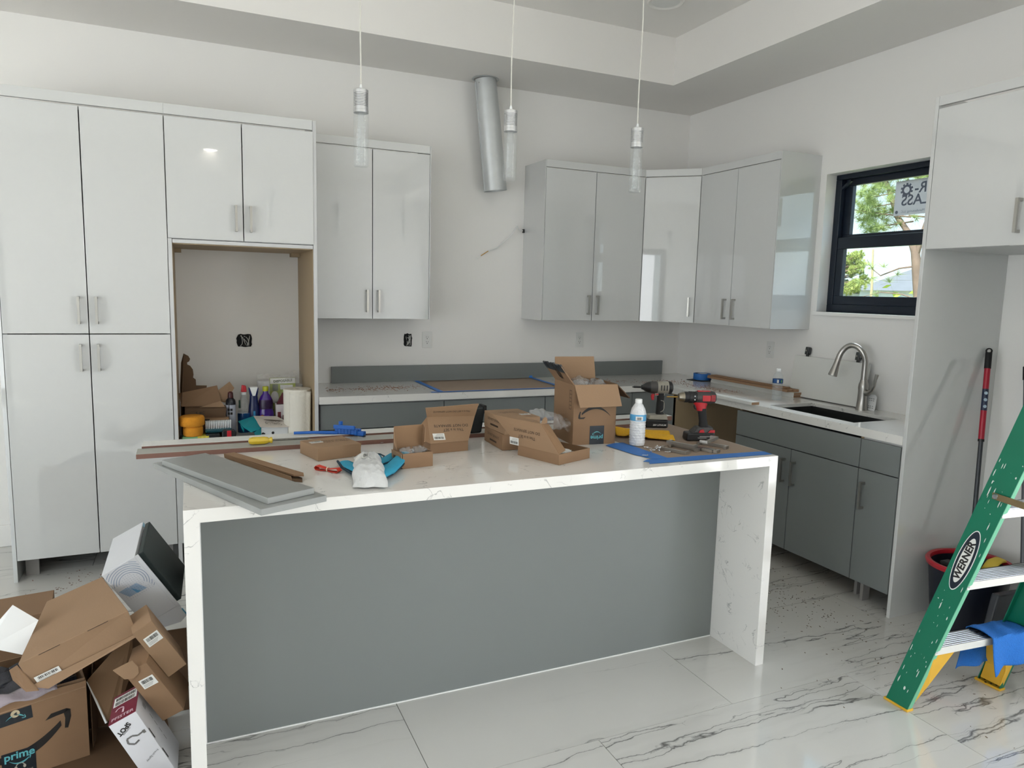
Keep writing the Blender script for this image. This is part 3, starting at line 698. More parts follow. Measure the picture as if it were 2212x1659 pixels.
m.box(a, b, c-0.002, c, 0.68, ZS-0.0005); m.box(a, b, d2, d2+0.002, 0.68, ZS-0.0005); m.box(a, b, c, d2, 0.675, 0.680)
m.build('basin', SINKM, t)
MB().lathe([(0.045, 0.0805), (0.045, 0.083), (0.02, 0.0825)], 20, Matrix.Translation((-0.33, -1.93, 0.6))).build('drain', NICKEL, t, smooth=40)
m = MB(); r = random.Random(4)
for i in range(30):
    x = -0.47+r.uniform(-0.02, 0.03); y = -1.80+r.uniform(-0.06, 0.06); z = 0.685
    m.panel([(x, y, z), (x+r.uniform(0.02, 0.05), y+r.uniform(-0.02, 0.02), z+r.uniform(0, 0.03)), (x+r.uniform(0.0, 0.03), y+r.uniform(0.02, 0.05), z+r.uniform(0, 0.03))], 0.001)
tag(m.build('packing_scrap', WHITEP), 'crumpled white scraps lying in the sink', 'scrap', kind='stuff')

# island: waterfall top, grey body
XI0, XI1, YI, YIB, YIP, ZI, TI, TZ = -3.7706, -1.5321, -2.7188, -1.70, -2.4255, 0.9136, 0.0425, 0.0403
m = MB(); m.box(XI0, XI1, YI, YIB, ZI-TZ, ZI); m.box(XI0, XI0+TI, YI, YIB, 0, ZI-TZ); m.box(XI1-TI, XI1, YI, YIB, 0, ZI-TZ)
tag(m.build('island_worktop', QUARTZ), 'white veined quartz island top with waterfall sides', 'worktop')
t = thing('island_cabinet', 'grey island body under the waterfall top', 'cabinet', ((XI0+XI1)/2, -2.1, 0))
e = 0.001
MB().box(XI0+TI+e, XI1-TI-e, YIP, YIP+0.018, 0.004, ZI-TZ-e).build('back_panel', GREYC, t)
MB().box(XI0+TI+e, XI1-TI-e, YIP+0.019, YIB-0.03, 0.10, ZI-TZ-e).build('carcass', CARC, t)
MB().box(XI0+TI+e, XI1-TI-e, YIP-0.003, YIP+0.010, 0.0, 0.004).build('caulk_bead', WHITEPL, t)
m = MB(); m.box(XI0+TI+e, XI0+TI+0.004, YIP-0.002, YIP, 0.004, ZI-TZ-e); m.build('caulk_bead', WHITEPL, t)
for i in range(4):
    w_ = (XI1-XI0-2*TI)/4; a = XI0+TI+w_*i
    d = MB().box(a+0.003, a+w_-0.003, YIB-0.03, YIB-0.011, 0.113, ZI-TZ-0.008).build('door', GREYC, t, bev=0.001)
    put_handle(d, (a+(w_-0.04 if i % 2 == 0 else 0.04), YIB-0.011, 0.7), pi)
# ------------------------------------------------------------------ things on walls and ceiling
def outlet(loc, face, label):
    t = thing('wall_outlet', label, 'outlet', loc, 0 if face == 'y' else -pi/2, 'white duplex wall outlets')
    def B(*a): return MB(ROOT[t]).box(*a)
    B(-0.035, 0.035, -0.006, 0, -0.0575, 0.0575).build('cover_plate', OUTLET, t, bev=0.002)
    ins = B(-0.0165, 0.0165, -0.0085, -0.006, -0.0335, 0.0335).build('receptacle', OUTLET, t, bev=0.001)
    for s in (-1, 1):
        c = s*0.0165; m = MB(ROOT[t])
        m.box(-0.0075, -0.0055, -0.0092, -0.0085, c-0.001, c+0.008); m.box(0.0055, 0.0075, -0.0092, -0.0085, c-0.0005, c+0.0065); m.box(-0.0025, 0.0025, -0.0092, -0.0085, c-0.011, c-0.006)
        m.build('slots', BLACKP, ins)
outlet((-2.196, -0.0005, 1.205), 'y', 'white duplex outlet right of the open junction box above the counter')
outlet((-0.953, -0.0005, 1.200), 'y', 'white duplex outlet under the wall cabinet behind the carton')
outlet((-0.0005, -1.052, 1.200), 'x', 'white duplex outlet on the right wall above the stacked boards')

def junction(loc, w, h, label, seed):
    t = thing('junction_box', label, 'junction box', loc)
    r = random.Random(seed); M = ROOT[t]
    m = MB(M); pts = []
    for i in range(22):
        a = 2*pi*i/22; q = max(abs(cos(a)), abs(sin(a))); k = r.uniform(0.93, 1.07)
        pts.append((w/2*cos(a)/q**0.8*k, h/2*sin(a)/q**0.8*k))
    m.prism(pts, 0, 0.0016, Matrix.Rotation(pi/2, 4, 'X')); m.build('hole', pm('hole_dark', (30, 30, 31), 0.9), t)
    for i in range(9):
        m = MB(M); a0 = r.uniform(-1, 1)*w*0.38; a1 = r.uniform(-1, 1)*w*0.38; b0 = -h*0.42; b1 = h*r.uniform(0.1, 0.42); q = r.uniform(-1, 1)*w*0.4
        P = []
        for k in range(9):
            s_ = k/8; x = (1-s_)**2*a0+2*s_*(1-s_)*q+s_*s_*a1; z = (1-s_)*b0+s_*b1+0.15*h*sin(s_*pi)*(1 if i % 2 else -1)
            P.append((x, -0.004-0.010*sin(s_*pi), max(-h*0.45, min(h*0.45, z))))
        m.tube(P, 0.0022, 6); m.build('wire', pm('wire_white', (196, 196, 192), 0.5) if i % 3 else pm('wire_black', (38, 38, 40), 0.5), t)
junction((-3.419, -0.0062, 1.206), 0.092, 0.082, 'open junction box with curled wires in the niche wall', 3)
junction((-2.336, -0.0006, 1.203), 0.060, 0.092, 'open junction box cut into the wall above the counter', 8)

# galvanised vent duct hanging from the ceiling
t = thing('vent_duct', 'short galvanised round vent duct hanging from the ceiling', 'duct', (-1.83, -0.125, HC))
GALV = pm('galvanised_steel', (200, 203, 203), 0.42, metal=0.45, var=0.10, scale=14, bump=0.12, bscale=12)
p0, p1 = Vector((-1.835, -0.125, HC-0.002)), Vector((-1.742, -0.120, 2.262)); dv = p1-p0
M = Matrix.Translation(p0) @ dv.to_track_quat('Z', 'Y').to_matrix().to_4x4(); Ld = dv.length
MB().lathe([(0.072, 0), (0.074, 0.03), (0.079, 0.35), (0.081, Ld-0.008), (0.082, Ld), (0.079, Ld), (0.078, 0.3), (0.070, 0.004)], 36, M, cap0=False, cap1=False).build('pipe', GALV, t, smooth=35)
MB().sweep([M @ Vector((0.0, -0.0795, s_)) for s_ in (0.02, 0.3, Ld-0.01)], [(-0.004, -0.004), (0.003, -0.004), (0.003, 0.004), (-0.004, 0.004)], (0, -1, 0)).build('seam', GALV, t)
m = MB()
for i in range(3): m.lathe([(0.004, 0), (0.004, 0.004)], 8, Matrix.Translation(M @ Vector((0.03*(i-1), -0.066, 0.03))) @ Matrix.Rotation(pi/2, 4, 'X')).build('screw', NICKEL, t); m = MB()
m = MB().lathe([(0.079, 0.0), (0.094, 0.001), (0.092, 0.004), (0.079, 0.004)], 30, Matrix.Translation((-1.835, -0.125, HC-0.0045)), cap0=False, cap1=False); m.build('collar', GALV, t)

# loose cable on the wall
t = thing('loose_cable', 'white cable poking out of the wall beside the corner wall cabinets', 'cable', (-1.49, -0.02, 2.01))
P = [(-1.466, -0.012, 2.010), (-1.488, -0.016, 2.005), (-1.510, -0.03, 2.015), (-1.528, -0.035, 2.040), (-1.540, -0.035, 2.018), (-1.564, -0.03, 1.977), (-1.600, -0.03, 1.943), (-1.636, -0.028, 1.913), (-1.665, -0.026, 1.885), (-1.690, -0.025, 1.868), (-1.720, -0.025, 1.858), (-1.747, -0.025, 1.848)]
MB().tube(P, 0.0042, 8).build('sheath', WHITEPL, t, smooth=60)
MB().tube([(-1.747, -0.025, 1.848), (-1.775, -0.024, 1.830), (-1.804, -0.024, 1.812)], 0.0032, 8).build('paper_wrap', pm('kraft_wrap', (190, 150, 80), 0.8), t)
MB().tube([(-1.804, -0.024, 1.812), (-1.822, -0.024, 1.800), (-1.842, -0.024, 1.790)], 0.0018, 6).build('conductor', WHITEPL, t)
MB().box(-1.470, -1.4588, -0.022, -0.001, 1.994, 2.020).build('cable_clip', BLACKP, t, bev=0.002)

# pendant lamps over the island
PGLASS = clear_mat('pendant_glass', (0.95, 0.96, 0.96), 0.07, 1.45, 0.03, (0.9, 0.91, 0.90), bump=0.25, bscale=60)
PCORE = clear_mat('pendant_core', (0.90, 0.91, 0.91), 0.12, 1.4, 0.05, (0.9, 0.91, 0.9), bump=0.4, bscale=120)
def pendant(x, y, label):
    t = thing('pendant_lamp', label, 'pendant lamp', (x, y, HT), group='glass tube pendant lamps over the island')
    T = Matrix.Translation((x, y, 0))
    MB().lathe([(0.0, HT-0.028), (0.050, HT-0.026), (0.058, HT-0.018), (0.060, HT-0.0005)], 28, T, cap0=False).build('ceiling_rose', ALU, t, smooth=40)
    r = random.Random(int(-x*100)); P = []
    for i in range(13):
        s_ = i/12; P.append((x+0.004*sin(s_*9+x)*sin(pi*s_), y, 2.283+(HT-0.028-2.283)*s_))
    MB().tube(P, 0.0028, 8).build('cord', pm('cord_clear', (206, 203, 194), 0.4), t, smooth=60)
    MB().lathe([(0.007, 2.2725), (0.007, 2.277), (0.005, 2.284), (0.003, 2.290)], 14, T).build('strain_relief', WHITEPL, t, smooth=40)
    prof = [(0.0, 2.272), (0.0235, 2.272), (0.0265, 2.270), (0.0265, 2.258)]
    z = 2.258
    for i in range(9):
        prof += [(0.0245, z-0.0005), (0.0245, z-0.0030), (0.0265, z-0.0036), (0.0265, z-0.0052)]; z -= 0.0055
    prof += [(0.0265, 2.201), (0.0275, 2.200), (0.0275, 2.190), (0.024, 2.189)]
    MB().lathe(prof, 32, T, cap0=False).build('metal_cap', ALU, t, smooth=25)
    MB().lathe([(0.0265, 2.1885), (0.0265, 2.004), (0.0245, 2.001), (0.0, 2.001)], 32, T, cap0=True, cap1=False).build('glass_tube', PGLASS, t, smooth=40)
    MB().lathe([(0.012, 2.188), (0.012, 2.020), (0.008, 2.015)], 16, T).build('inner_rod', PCORE, t, smooth=40)
    m = MB()
    for i in range(60):
        a = r.uniform(0, 2*pi); q = r.uniform(0.014, 0.023); z = 2.008+r.random()**1.5*0.15
        m.lathe([(0.0004, -0.0014), (0.0013, 0), (0.0004, 0.0014)], 6, T @ Matrix.Translation((q*cos(a), q*sin(a), z)))
    b = m.build('bubbles', pm('bubble_white', (214, 216, 216), 0.2), t, smooth=60); b['kind'] = 'stuff'
pendant(-3.145, -2.2, 'pendant lamp with a clear glass tube, leftmost of three over the island')
pendant(-2.549, -2.2, 'pendant lamp with a clear glass tube, the middle one, beside the duct')
pendant(-1.952, -2.2, 'pendant lamp with a clear glass tube, rightmost of three over the island')

# ------------------------------------------------------------------ back counter
tag(MB().box(-2.873, -0.173, -0.034, -0.016, ZC+0.0004, 1.0273, None).build('backsplash_board', GREYC, bev=0.001), 'long grey toe-kick board leaning on the wall along the counter', 'board')
o = MB().grid(lambda u, v: (-2.275+0.86*u+0.02*v, -0.60+0.55*v, ZC+0.0012+0.0006*sin(9*u+4*v)), 14, 8).build('masking_paper', PAPERBR, None, smooth=60, solid=0.0005); tag(o, 'sheet of brown masking paper taped to the back counter', 'paper')
t = thing('masking_tape', 'blue masking tape along the edges of the paper on the back counter', 'tape', (-1.9, -0.35, ZC))
def strip(pts, wd, z, name='tape_strip', parent=t, jag=0):
    P = [Vector((a, b, 0)) for a, b in pts]; d = (P[-1]-P[0]).normalized(); n = Vector((-d.y, d.x, 0)); L = (P[-1]-P[0]).length
    q = [P[0]-n*wd/2, P[0]+d*0.006, P[0]+n*wd/2, P[-1]+n*wd/2, P[-1]+d*0.008, P[-1]-n*wd/2]
    m = MB(); m.panel([(p.x, p.y, z) for p in q], 0.0004)
    return m.build(name, TAPEB, parent)
strip([(-2.36, -0.612), (-1.42, -0.612)], 0.030, ZC+0.0026); strip([(-2.29, -0.60), (-2.285, -0.05)], 0.035, ZC+0.0032); strip([(-1.405, -0.60), (-1.385, -0.04)], 0.035, ZC+0.0032)
# paint the tape ends curl up a little
m = MB(); m.panel([(-1.40, -0.045, ZC+0.004), (-1.37, -0.045, ZC+0.004), (-1.372, -0.037, ZC+0.018), (-1.395, -0.037, ZC+0.016)], 0.0004); m.build('tape_curl', TAPEB, t)

def chips(name, label, areas, mat, seed, zoff, size=(0.003, 0.010)):
    r = random.Random(seed); m = MB()
    for (cx, cy, sx, sy, n, z) in areas:
        for i in range(n):
            x = r.gauss(cx, sx); y = r.gauss(cy, sy); a = r.uniform(0, pi); l = r.uniform(*size); w_ = l*r.uniform(0.2, 0.5)
            if z < 0.01 and -3.8 < x < -1.5 and -2.75 < y < -1.68: continue
            M = Matrix.Translation((x, y, z)) @ Matrix.Rotation(a, 4, 'Z') @ Matrix.Rotation(r.uniform(-0.3, 0.3), 4, 'Y')
            m.box(-l/2, l/2, -w_/2, w_/2, 0.0003, 0.0003+r.uniform(0.0005, 0.002), M)
    return tag(m.build(name, mat), label, 'sawdust', kind='stuff')
chips('sawdust', 'brown sawdust and chips scattered on the left of the back counter', [(-2.62, -0.36, 0.13, 0.06, 330, ZC), (-2.93, -0.35, 0.03, 0.05, 40, ZC)], CHIP, 1, 0)
chips('sawdust', 'brown sawdust and chips scattered on the counter corner behind the drills', [(-0.95, -0.35, 0.13, 0.05, 110, ZC), (-0.5, -0.50, 0.13, 0.05, 200, ZC), (-0.40, -0.78, 0.06, 0.12, 170, ZC), (-0.33, -1.05, 0.04, 0.05, 40, ZC)], pm('red_chips', (150, 100, 84), 0.9, var=0.5), 2, 0)
chips('floor_debris', 'dark wood chips and dust on the floor in front of the sink cabinet', [(-1.05, -1.95, 0.22, 0.30, 260, 0), (-0.95, -2.30, 0.14, 0.22, 150, 0), (-1.0, -2.75, 0.3, 0.25, 60, 0), (-0.7, -3.1, 0.3, 0.3, 50, 0)], CHIPD, 3, 0, (0.003, 0.010))
chips('floor_debris', 'fine brown chips on the floor under the pantry doors', [(-4.22, -0.75, 0.15, 0.09, 110, 0)], pm('brown_chips', (120, 84, 66), 0.9, var=0.4), 4, 0, (0.004, 0.012))

# ------------------------------------------------------------------ right counter
t = thing('tape_roll', 'roll of blue masking tape lying on the corner of the counter', 'tape', (-0.115, -0.47, ZC+0.004))
T = Matrix.Translation((-0.10, -0.455, ZC+0.004))
MB().lathe([(0.038, 0.0), (0.066, 0.0), (0.067, 0.004), (0.067, 0.044), (0.066, 0.048), (0.038, 0.048), (0.038, 0.0)], 36, T, cap0=False, cap1=False).build('tape_winding', TAPEB, t, smooth=40)
MB().lathe([(0.034, 0.001), (0.038, 0.001), (0.038, 0.047), (0.034, 0.047), (0.034, 0.001)], 30, T, cap0=False, cap1=False).build('paper_core', WHITEPL, t, smooth=40)
m = MB()
for q in ring(0, 0, 0.040, 0.060, n=10)[::2]: m.poly([(a, b, 0.0486) for a, b in q], T)
m.build('print', pm('dark_blue_print', (24, 46, 84), 0.5), t)
tag(MB().panel([(-0.22, -0.42, ZC+0.002), (-0.06, -0.36, ZC+0.002), (-0.035, -0.55, ZC+0.002), (-0.19, -0.56, ZC+0.002)], 0.003).build('sanding_pad', pm('black_mesh', (40, 40, 42), 0.8, var=0.3, scale=80)), 'dark flat pad under the blue tape roll', 'pad')

def board(name, label, p0, p1, wdt, z0, th, face_mat, edge_mat, cat='board', side=1):
    """a long strip from p0 to p1 (front edge line), wdt wide to its left-hand side; face on top, raw edge core"""
    a, b = Vector((p0[0], p0[1], 0)), Vector((p1[0], p1[1], 0)); d = (b-a); L = d.length
    M = frame((a.x, a.y, z0), d, Vector((-d.y, d.x, 0))*side)
    t = thing(name, label, cat, mat4=Matrix.Translation((a.x, a.y, z0)))
    e = 0.0009
    if side > 0:
        MB().box(0, L, 0, wdt, e, th-e, M).build('core', edge_mat, t)
        MB().box(0, L, 0, wdt, th-e, th, M).build('top_face', face_mat, t)
        MB().box(0, L, 0, wdt, 0, e, M).build('bottom_face', face_mat, t)
    else:
        MB().box(0, L, 0, wdt, -(th-e), -e, M).build('core', edge_mat, t)
        MB().box(0, L, 0, wdt, -th, -(th-e), M).build('top_face', face_mat, t)
        MB().box(0, L, 0, wdt, -e, 0, M).build('bottom_face', face_mat, t)
    return t
z = ZC+0.0004
# stacked offcuts along the right wall: two white strips, then bare tan ones, one white on the wall side
def wboard(label, x0, x1, y0, y1, z0, th, face, edge, whole=False):
    t = thing('board_strip', label, 'board', ((x0+x1)/2, (y0+y1)/2, z0))
    e = 0.0008
    MB().box(x0+e, x1-e, y0, y1, z0+e, z0+th-e).build('core', edge, t)
    m = MB(); m.box(x0, x1, y0+0.0005, y1-0.0005, z0+th-e, z0+th); m.box(x0, x1, y0+0.0005, y1-0.0005, z0, z0+e); m.box(x0, x0+e, y0+0.0005, y1-0.0005, z0+e, z0+th-e)
    if whole: m = MB().box(x0, x1, y0+0.0006, y1-0.0006, z0+th-e, z0+th)
    m.build('facing', face, t)
wboard('white board strip at the bottom of the stack by the right wall', -0.135, -0.022, -1.425, -0.60, z, 0.017, BOARDW, MDFT)
wboard('white board strip second from the bottom of the stack by the right wall', -0.137, -0.024, -1.428, -0.61, z+0.0172, 0.017, BOARDW, MDFT)
wboard('narrow bare tan strip at the front edge of the board stack', -0.170, -0.125, -1.40, -0.60, z+0.0345, 0.017, MDFT, MDFT, True)
wboard('narrow bare tan strip in the middle of the board stack', -0.122, -0.075, -1.41, -0.55, z+0.0345, 0.017, MDFT, MDFT, True)
wboard('white board strip on top of the stack, against the right wall', -0.072, -0.020, -1.34, -0.52, z+0.0345, 0.020, BOARDW, MDFT)
wboard('narrow tan strip lying across the top of the board stack', -0.145, -0.10, -1.36, -0.62, z+0.052, 0.009, MDFT, MDFT, True)
wboard('white strip lying along the front edge of the sink counter', -0.650, -0.590, -1.60, -0.64, z, 0.017, BOARDW, MDFT)

# leaning cabinet door with hinges
t = thing('loose_cabinet_door', 'loose white cabinet door with two hinges leaning behind the faucet', 'door', (-0.05, -1.6, ZC))
Mz = Matrix.Translation((-0.060, 0, ZC)) @ Matrix.Rotation(RAD(9), 4, 'Y')
MB().box(-0.016, 0.0, -1.895, -1.318, 0.004, 0.272, Mz).build('door_slab', BOARDW, t, bev=0.001)
for yy in (-1.405, -1.800):
    m = MB(); m.box(-0.018, 0.010, yy-0.014, yy+0.014, 0.285, 0.335, Mz); m.box(-0.012, 0.004, yy-0.022, yy-0.010, 0.292, 0.330, Mz)
    h = m.build('hinge', SINKM, t, bev=0.004)
    MB().box(-0.008, 0.002, yy-0.008, yy+0.008, 0.255, 0.290, Mz).build('hinge_cup', SINKM, h)
    MB().cyl(Mz @ Vector((-0.018, yy, 0.31)), Mz @ Vector((-0.022, yy, 0.31)), 0.006).build('hinge_screw', NICKEL, h)

# faucet
t = thing('kitchen_faucet', 'brushed gunmetal gooseneck faucet with a side lever behind the sink', 'faucet', (-0.11, -1.925, ZC))
fx = -0.105
MB().lathe([(0.034, 0.0), (0.034, 0.004), (0.0315, 0.010), (0.028, 0.06), (0.0265, 0.11), (0.029, 0.135), (0.027, 0.155), (0.0215, 0.168), (0.0200, 0.180)], 28, Matrix.Translation((fx, -1.925, ZC))).build('body', STEELD, t, smooth=45)
P = []; R = []
yc, zc_, rr = -1.857, 1.205, 0.066
P += [(fx, -1.923, ZC+0.178), (fx, -1.923, 1.14), (fx, -1.923, 1.205)]
for i in range(1, 15):
    a = pi*i/15*1.06; P.append((fx-0.075*i/15, yc-rr*cos(a), zc_+rr*1.35*sin(a)))
MB().tube(P, 0.0165, 16).build('spout', STEELD, t, smooth=60)
e0 = Vector(P[-1]); dirv = (Vector(P[-1])-Vector(P[-2])).normalized()
Mh = Matrix.Translation(e0) @ dirv.to_track_quat('Z', 'Y').to_matrix().to_4x4()
MB().lathe([(0.0168, 0.0), (0.0172, 0.02), (0.019, 0.05), (0.024, 0.085), (0.0265, 0.100), (0.0262, 0.106), (0.020, 0.108)], 24, Mh).build('spray_head', STEELD, t, smooth=45)
MB().tube([(fx, -1.945, ZC+0.105), (fx, -1.965, ZC+0.108), (fx-0.004, -1.990, ZC+0.125), (fx-0.008, -2.005, ZC+0.155), (fx-0.010, -2.010, ZC+0.190), (fx-0.010, -2.018, ZC+0.222)], [0.020, 0.016, 0.011, 0.0085, 0.0085, 0.011], 14).build('lever', STEELD, t, smooth=60)
t = thing('care_tag', 'small white printed card standing behind the faucet', 'card', (-0.06, -1.965, ZC))
Mt = Matrix.Translation((-0.075, 0, ZC)) @ Matrix.Rotation(RAD(8), 4, 'Y')
tg = MB().prism([(-1.990, 0.001), (-1.928, 0.001), (-1.928, 0.086), (-1.942, 0.096), (-1.976, 0.096), (-1.990, 0.084)], -0.001, 0.001, Mt @ Matrix(((0, 0, 1, 0), (1, 0, 0, 0), (0, 1, 0, 0), (0, 0, 0, 1)))).build('card', WHITEP, t)
m = MB(); r = random.Random(9)
for k in range(4):
    for j in range(3):
        a = -1.978+0.014*j+r.uniform(0, 0.003); m.box(-0.0016, -0.001, a, a+r.uniform(0.006, 0.010), 0.014+0.011*k+(0.022 if k > 1 else 0), 0.018+0.011*k+(0.022 if k > 1 else 0), Mt)
m.build('print', pm('grey_print', (130, 130, 130), 0.6), tg)

def water_bottle(loc, label, filled, rz=0.0, h=0.205, r0=0.031):
    t = thing('water_bottle', label, 'bottle', loc, rz); M = ROOT[t]
    n = 40; prof = [(0.0, 0.004), (0.020, 0.0), (0.029, 0.003), (0.031, 0.016)]
    z = 0.016
    while z < 0.105:
        prof += [(0.0312, z+0.002), (0.0296, z+0.006), (0.0312, z+0.010)]; z += 0.0115
    prof += [(0.0315, 0.112), (0.0315, 0.142), (0.0305, 0.148), (0.0265, 0.165), (0.0185, 0.180), (0.0125, 0.190)]
    k = r0/0.0312; hz = h/0.205
    prof = [(a*k, b*hz) for a, b in prof]
    body = pm('milky_plastic', (222, 223, 224), 0.25, var=0.05, scale=40, bump=0.6, bscale=70) if filled else CLEARP
    MB(M).lathe(prof, n, None, cap0=False).build('bottle_body', body, t, smooth=60)
    MB(M).lathe([(0.0135*k, 0.189*hz), (0.0140*k, 0.191*hz), (0.0140*k, 0.205*hz), (0.0125*k, 0.207*hz)], 24).build('cap', WHITEPL, t, smooth=40)
    lab = MB(M).lathe([(0.0320*k, 0.113*hz), (0.0320*k, 0.141*hz)], n, None, cap0=False, cap1=False).build('paper_band', pm('bottle_label_blue', (84, 160, 205), 0.45, var=0.35, scale=45) if filled else pm('bottle_label_navy', (28, 74, 130), 0.45, var=0.3, scale=45), t, smooth=60)
    # printed panel towards the room
    def arc(a0, a1, z0, z1, rad, mat, nm):
        m = MB(M); k_ = 8
        for i in range(k_):
            b0 = a0+(a1-a0)*i/k_; b1 = a0+(a1-a0)*(i+1)/k_
            m.add([(rad*cos(b0), rad*sin(b0), z0), (rad*cos(b1), rad*sin(b1), z0), (rad*cos(b1), rad*sin(b1), z1), (rad*cos(b0), rad*sin(b0), z1)], [(0, 1, 2, 3)])
        return m.build(nm, mat, lab)
    c = -2.0-rz
    if filled:
        arc(c-0.45, c+0.45, 0.116*hz, 0.134*hz, 0.0323*k, LABELW, 'print')
        rnd = random.Random(5); m = MB(M)
        for i in range(7):
            b0 = c-0.25+i*0.075; rad = 0.0326*k; b1 = b0+rnd.choice((0.02, 0.035, 0.045))
            m.add([(rad*cos(b0), rad*sin(b0), 0.118*hz), (rad*cos(b1), rad*sin(b1), 0.118*hz), (rad*cos(b1), rad*sin(b1), 0.130*hz), (rad*cos(b0), rad*sin(b0), 0.130*hz)], [(0, 1, 2, 3)])
        m.build('barcode', PRINTK, lab)
    else:
        arc(c-0.5, c-0.15, 0.117*hz, 0.137*hz, 0.0323*k, LABELW, 'print'); arc(c+0.25, c+0.55, 0.119*hz, 0.135*hz, 0.0323*k, pm('label_green', (110, 160, 90), 0.5), 'print')
    return t
water_bottle((-0.325, -1.470, ZC+0.0003), 'clear water bottle with a dark blue label beside the board stack', False, 0.0, 0.200, 0.031)
water_bottle((-1.988, -2.362, ZI+0.0012), 'water bottle filled with milky white liquid on the island', True, 0.0, 0.200, 0.034)
# ------------------------------------------------------------------ clutter on the island
ZT_ = ZI+0.0004
def quad_board(name, label, A, B, C, z0, th, mat):
    """rectangular board from three plan corners"""
    A, B, C = Vector(A), Vector(B), Vector(C); D = A+C-B
    pts = [A, B, C, D]; o = MB().hexa([(p.x, p.y, z0) for p in pts], [(p.x, p.y, z0+th) for p in pts]).build(name, mat, bev=0.0012)
    return tag(o, label, 'board')
quad_board('grey_drawer_front', 'larger grey drawer front, the lower of two on the island corner', (-3.869, -2.163), (-3.569, -2.842), (-3.374, -2.762), ZT_, 0.019, PANELG)
quad_board('grey_drawer_front', 'dusty grey drawer front lying on top of the larger one', (-3.839, -2.21), (-3.547, -2.801), (-3.406, -2.735), ZT_+0.0194, 0.019, PANELG)
# two long trim strips along the back of the island
t = thing('trim_strip', 'long grey-faced strip with brown edges lying along the island', 'board', (-2.8, -1.95, ZT_))
MB().box(-3.931, -1.70, -2.003, -1.906, ZT_, ZT_+0.0175).build('core', MDFB, t)
MB().box(-3.931, -1.70, -2.003, -1.906, ZT_+0.0175, ZT_+0.0183).build('top_face', BOARDG, t)
t = thing('trim_strip', 'long white-faced strip with brown edges at the back of the island', 'board', (-2.7, -1.84, ZT_))
MB().box(-3.918, -1.455, -1.893, -1.797, ZT_, ZT_+0.0235).build('core', MDFB, t)
MB().box(-3.918, -1.455, -1.893, -1.797, ZT_+0.0235, ZT_+0.0243).build('top_face', BOARDW, t)

def bag_blob(name, parent, c, size, seed, mat, n=2, amp=0.30, world=True):
    """crumpled film: a noisy icosphere"""
    bm = bmesh.new(); bmesh.ops.create_icosphere(bm, subdivisions=n+1, radius=1.0); r = random.Random(seed)
    for v in bm.verts:
        k = 1+r.uniform(-amp, amp); v.co = Vector((v.co.x*size[0]*k, v.co.y*size[1]*k, max(-1, v.co.z*k)*size[2]))+Vector(c)
    me = bpy.data.meshes.new(name); bm.to_mesh(me); bm.free()
    if parent is not None and world: me.transform(ROOT[root_of(parent)].inverted())
    me.materials.append(mat)
    for p in me.polygons: p.use_smooth = True
    o = bpy.data.objects.new(name, me); COL.objects.link(o)
    if parent is not None: o.parent = parent
    else: ROOT[o] = Matrix.Identity(4)
    return o

def tray(t, w_, d, h, mat, inner, th=0.003, name='carton_tray'):
    """open box, local space: x 0..w, y 0..d, z 0..h"""
    M = ROOT[t]; m = MB(M)
    m.box(0, w_, 0, d, 0, th); m.box(0, w_, 0, th, th, h); m.box(0, w_, d-th, d, th, h); m.box(0, th, th, d-th, th, h); m.box(w_-th, w_, th, d-th, th, h)
    return m.build(name, mat, t)
def lp(t, name, pts, mat, th=0.003, label=None):
    return MB(ROOT[t]).panel(pts, th).build(name, mat, t, label=label)
def flatten(a, b, c, p):
    """p moved into the plane of a, b, c"""
    n = (b-a).cross(c-a).normalized(); return p-n*(p-a).dot(n)
def LM(t, o, xd, yd): return ROOT[t] @ frame(o, xd, yd)
def label_on(t, parent, M, w_, h, seed, name='shipping_label', lines=True):
    l = decal(parent, [rect(-w_/2, w_/2, -h/2, h/2)], M, LABELW, name, 0.0006, label='white label with a barcode')
    decal(l, bars(-w_*0.38, w_*0.40, 0.0, h*0.36, seed), M, PRINTK, 'barcode', 0.0010)
    if lines: decal(l, [rect(-w_*0.40, w_*(0.30-0.07*k), -h*(0.12+0.11*k)-h*0.025, -h*(0.12+0.11*k)) for k in range(3)], M, PRINTK, 'fine_print', 0.0010)
    return l

# closed handle carton
t = thing('carton_box', 'closed flat brown carton with a white label beside the screwdriver', 'box', (-3.316, -2.240, ZT_), RAD(15))
cw, cd, ch = 0.176, 0.166, 0.050
b = MB(ROOT[t]).box(0, cw, 0, cd, 0, ch).build('carton', CARDB2, t, bev=0.0015)
M = LM(t, (cw*0.62, cd*0.55, ch), (-1, 0.1, 0), (0, -1, 0))
text(b, 'This is a SET', 0.020, M @ Matrix.Translation((0, 0.012, 0)), PRINTB); text(b, 'DO NOT SEPARATE', 0.017, M @ Matrix.Translation((0, -0.012, 0)), PRINTB)
label_on(t, b, LM(t, (cw*0.22, cd*0.62, ch), (1, 0, 0), (0, 1, 0)), 0.050, 0.032, 2)
lp(t, 'loose_flap', [(cw, 0.01, 0.002), (cw, cd*0.55, 0.002), (cw+0.035, cd*0.5, 0.022), (cw+0.012, 0.02, ch*0.95)], CARDIN, 0.002)

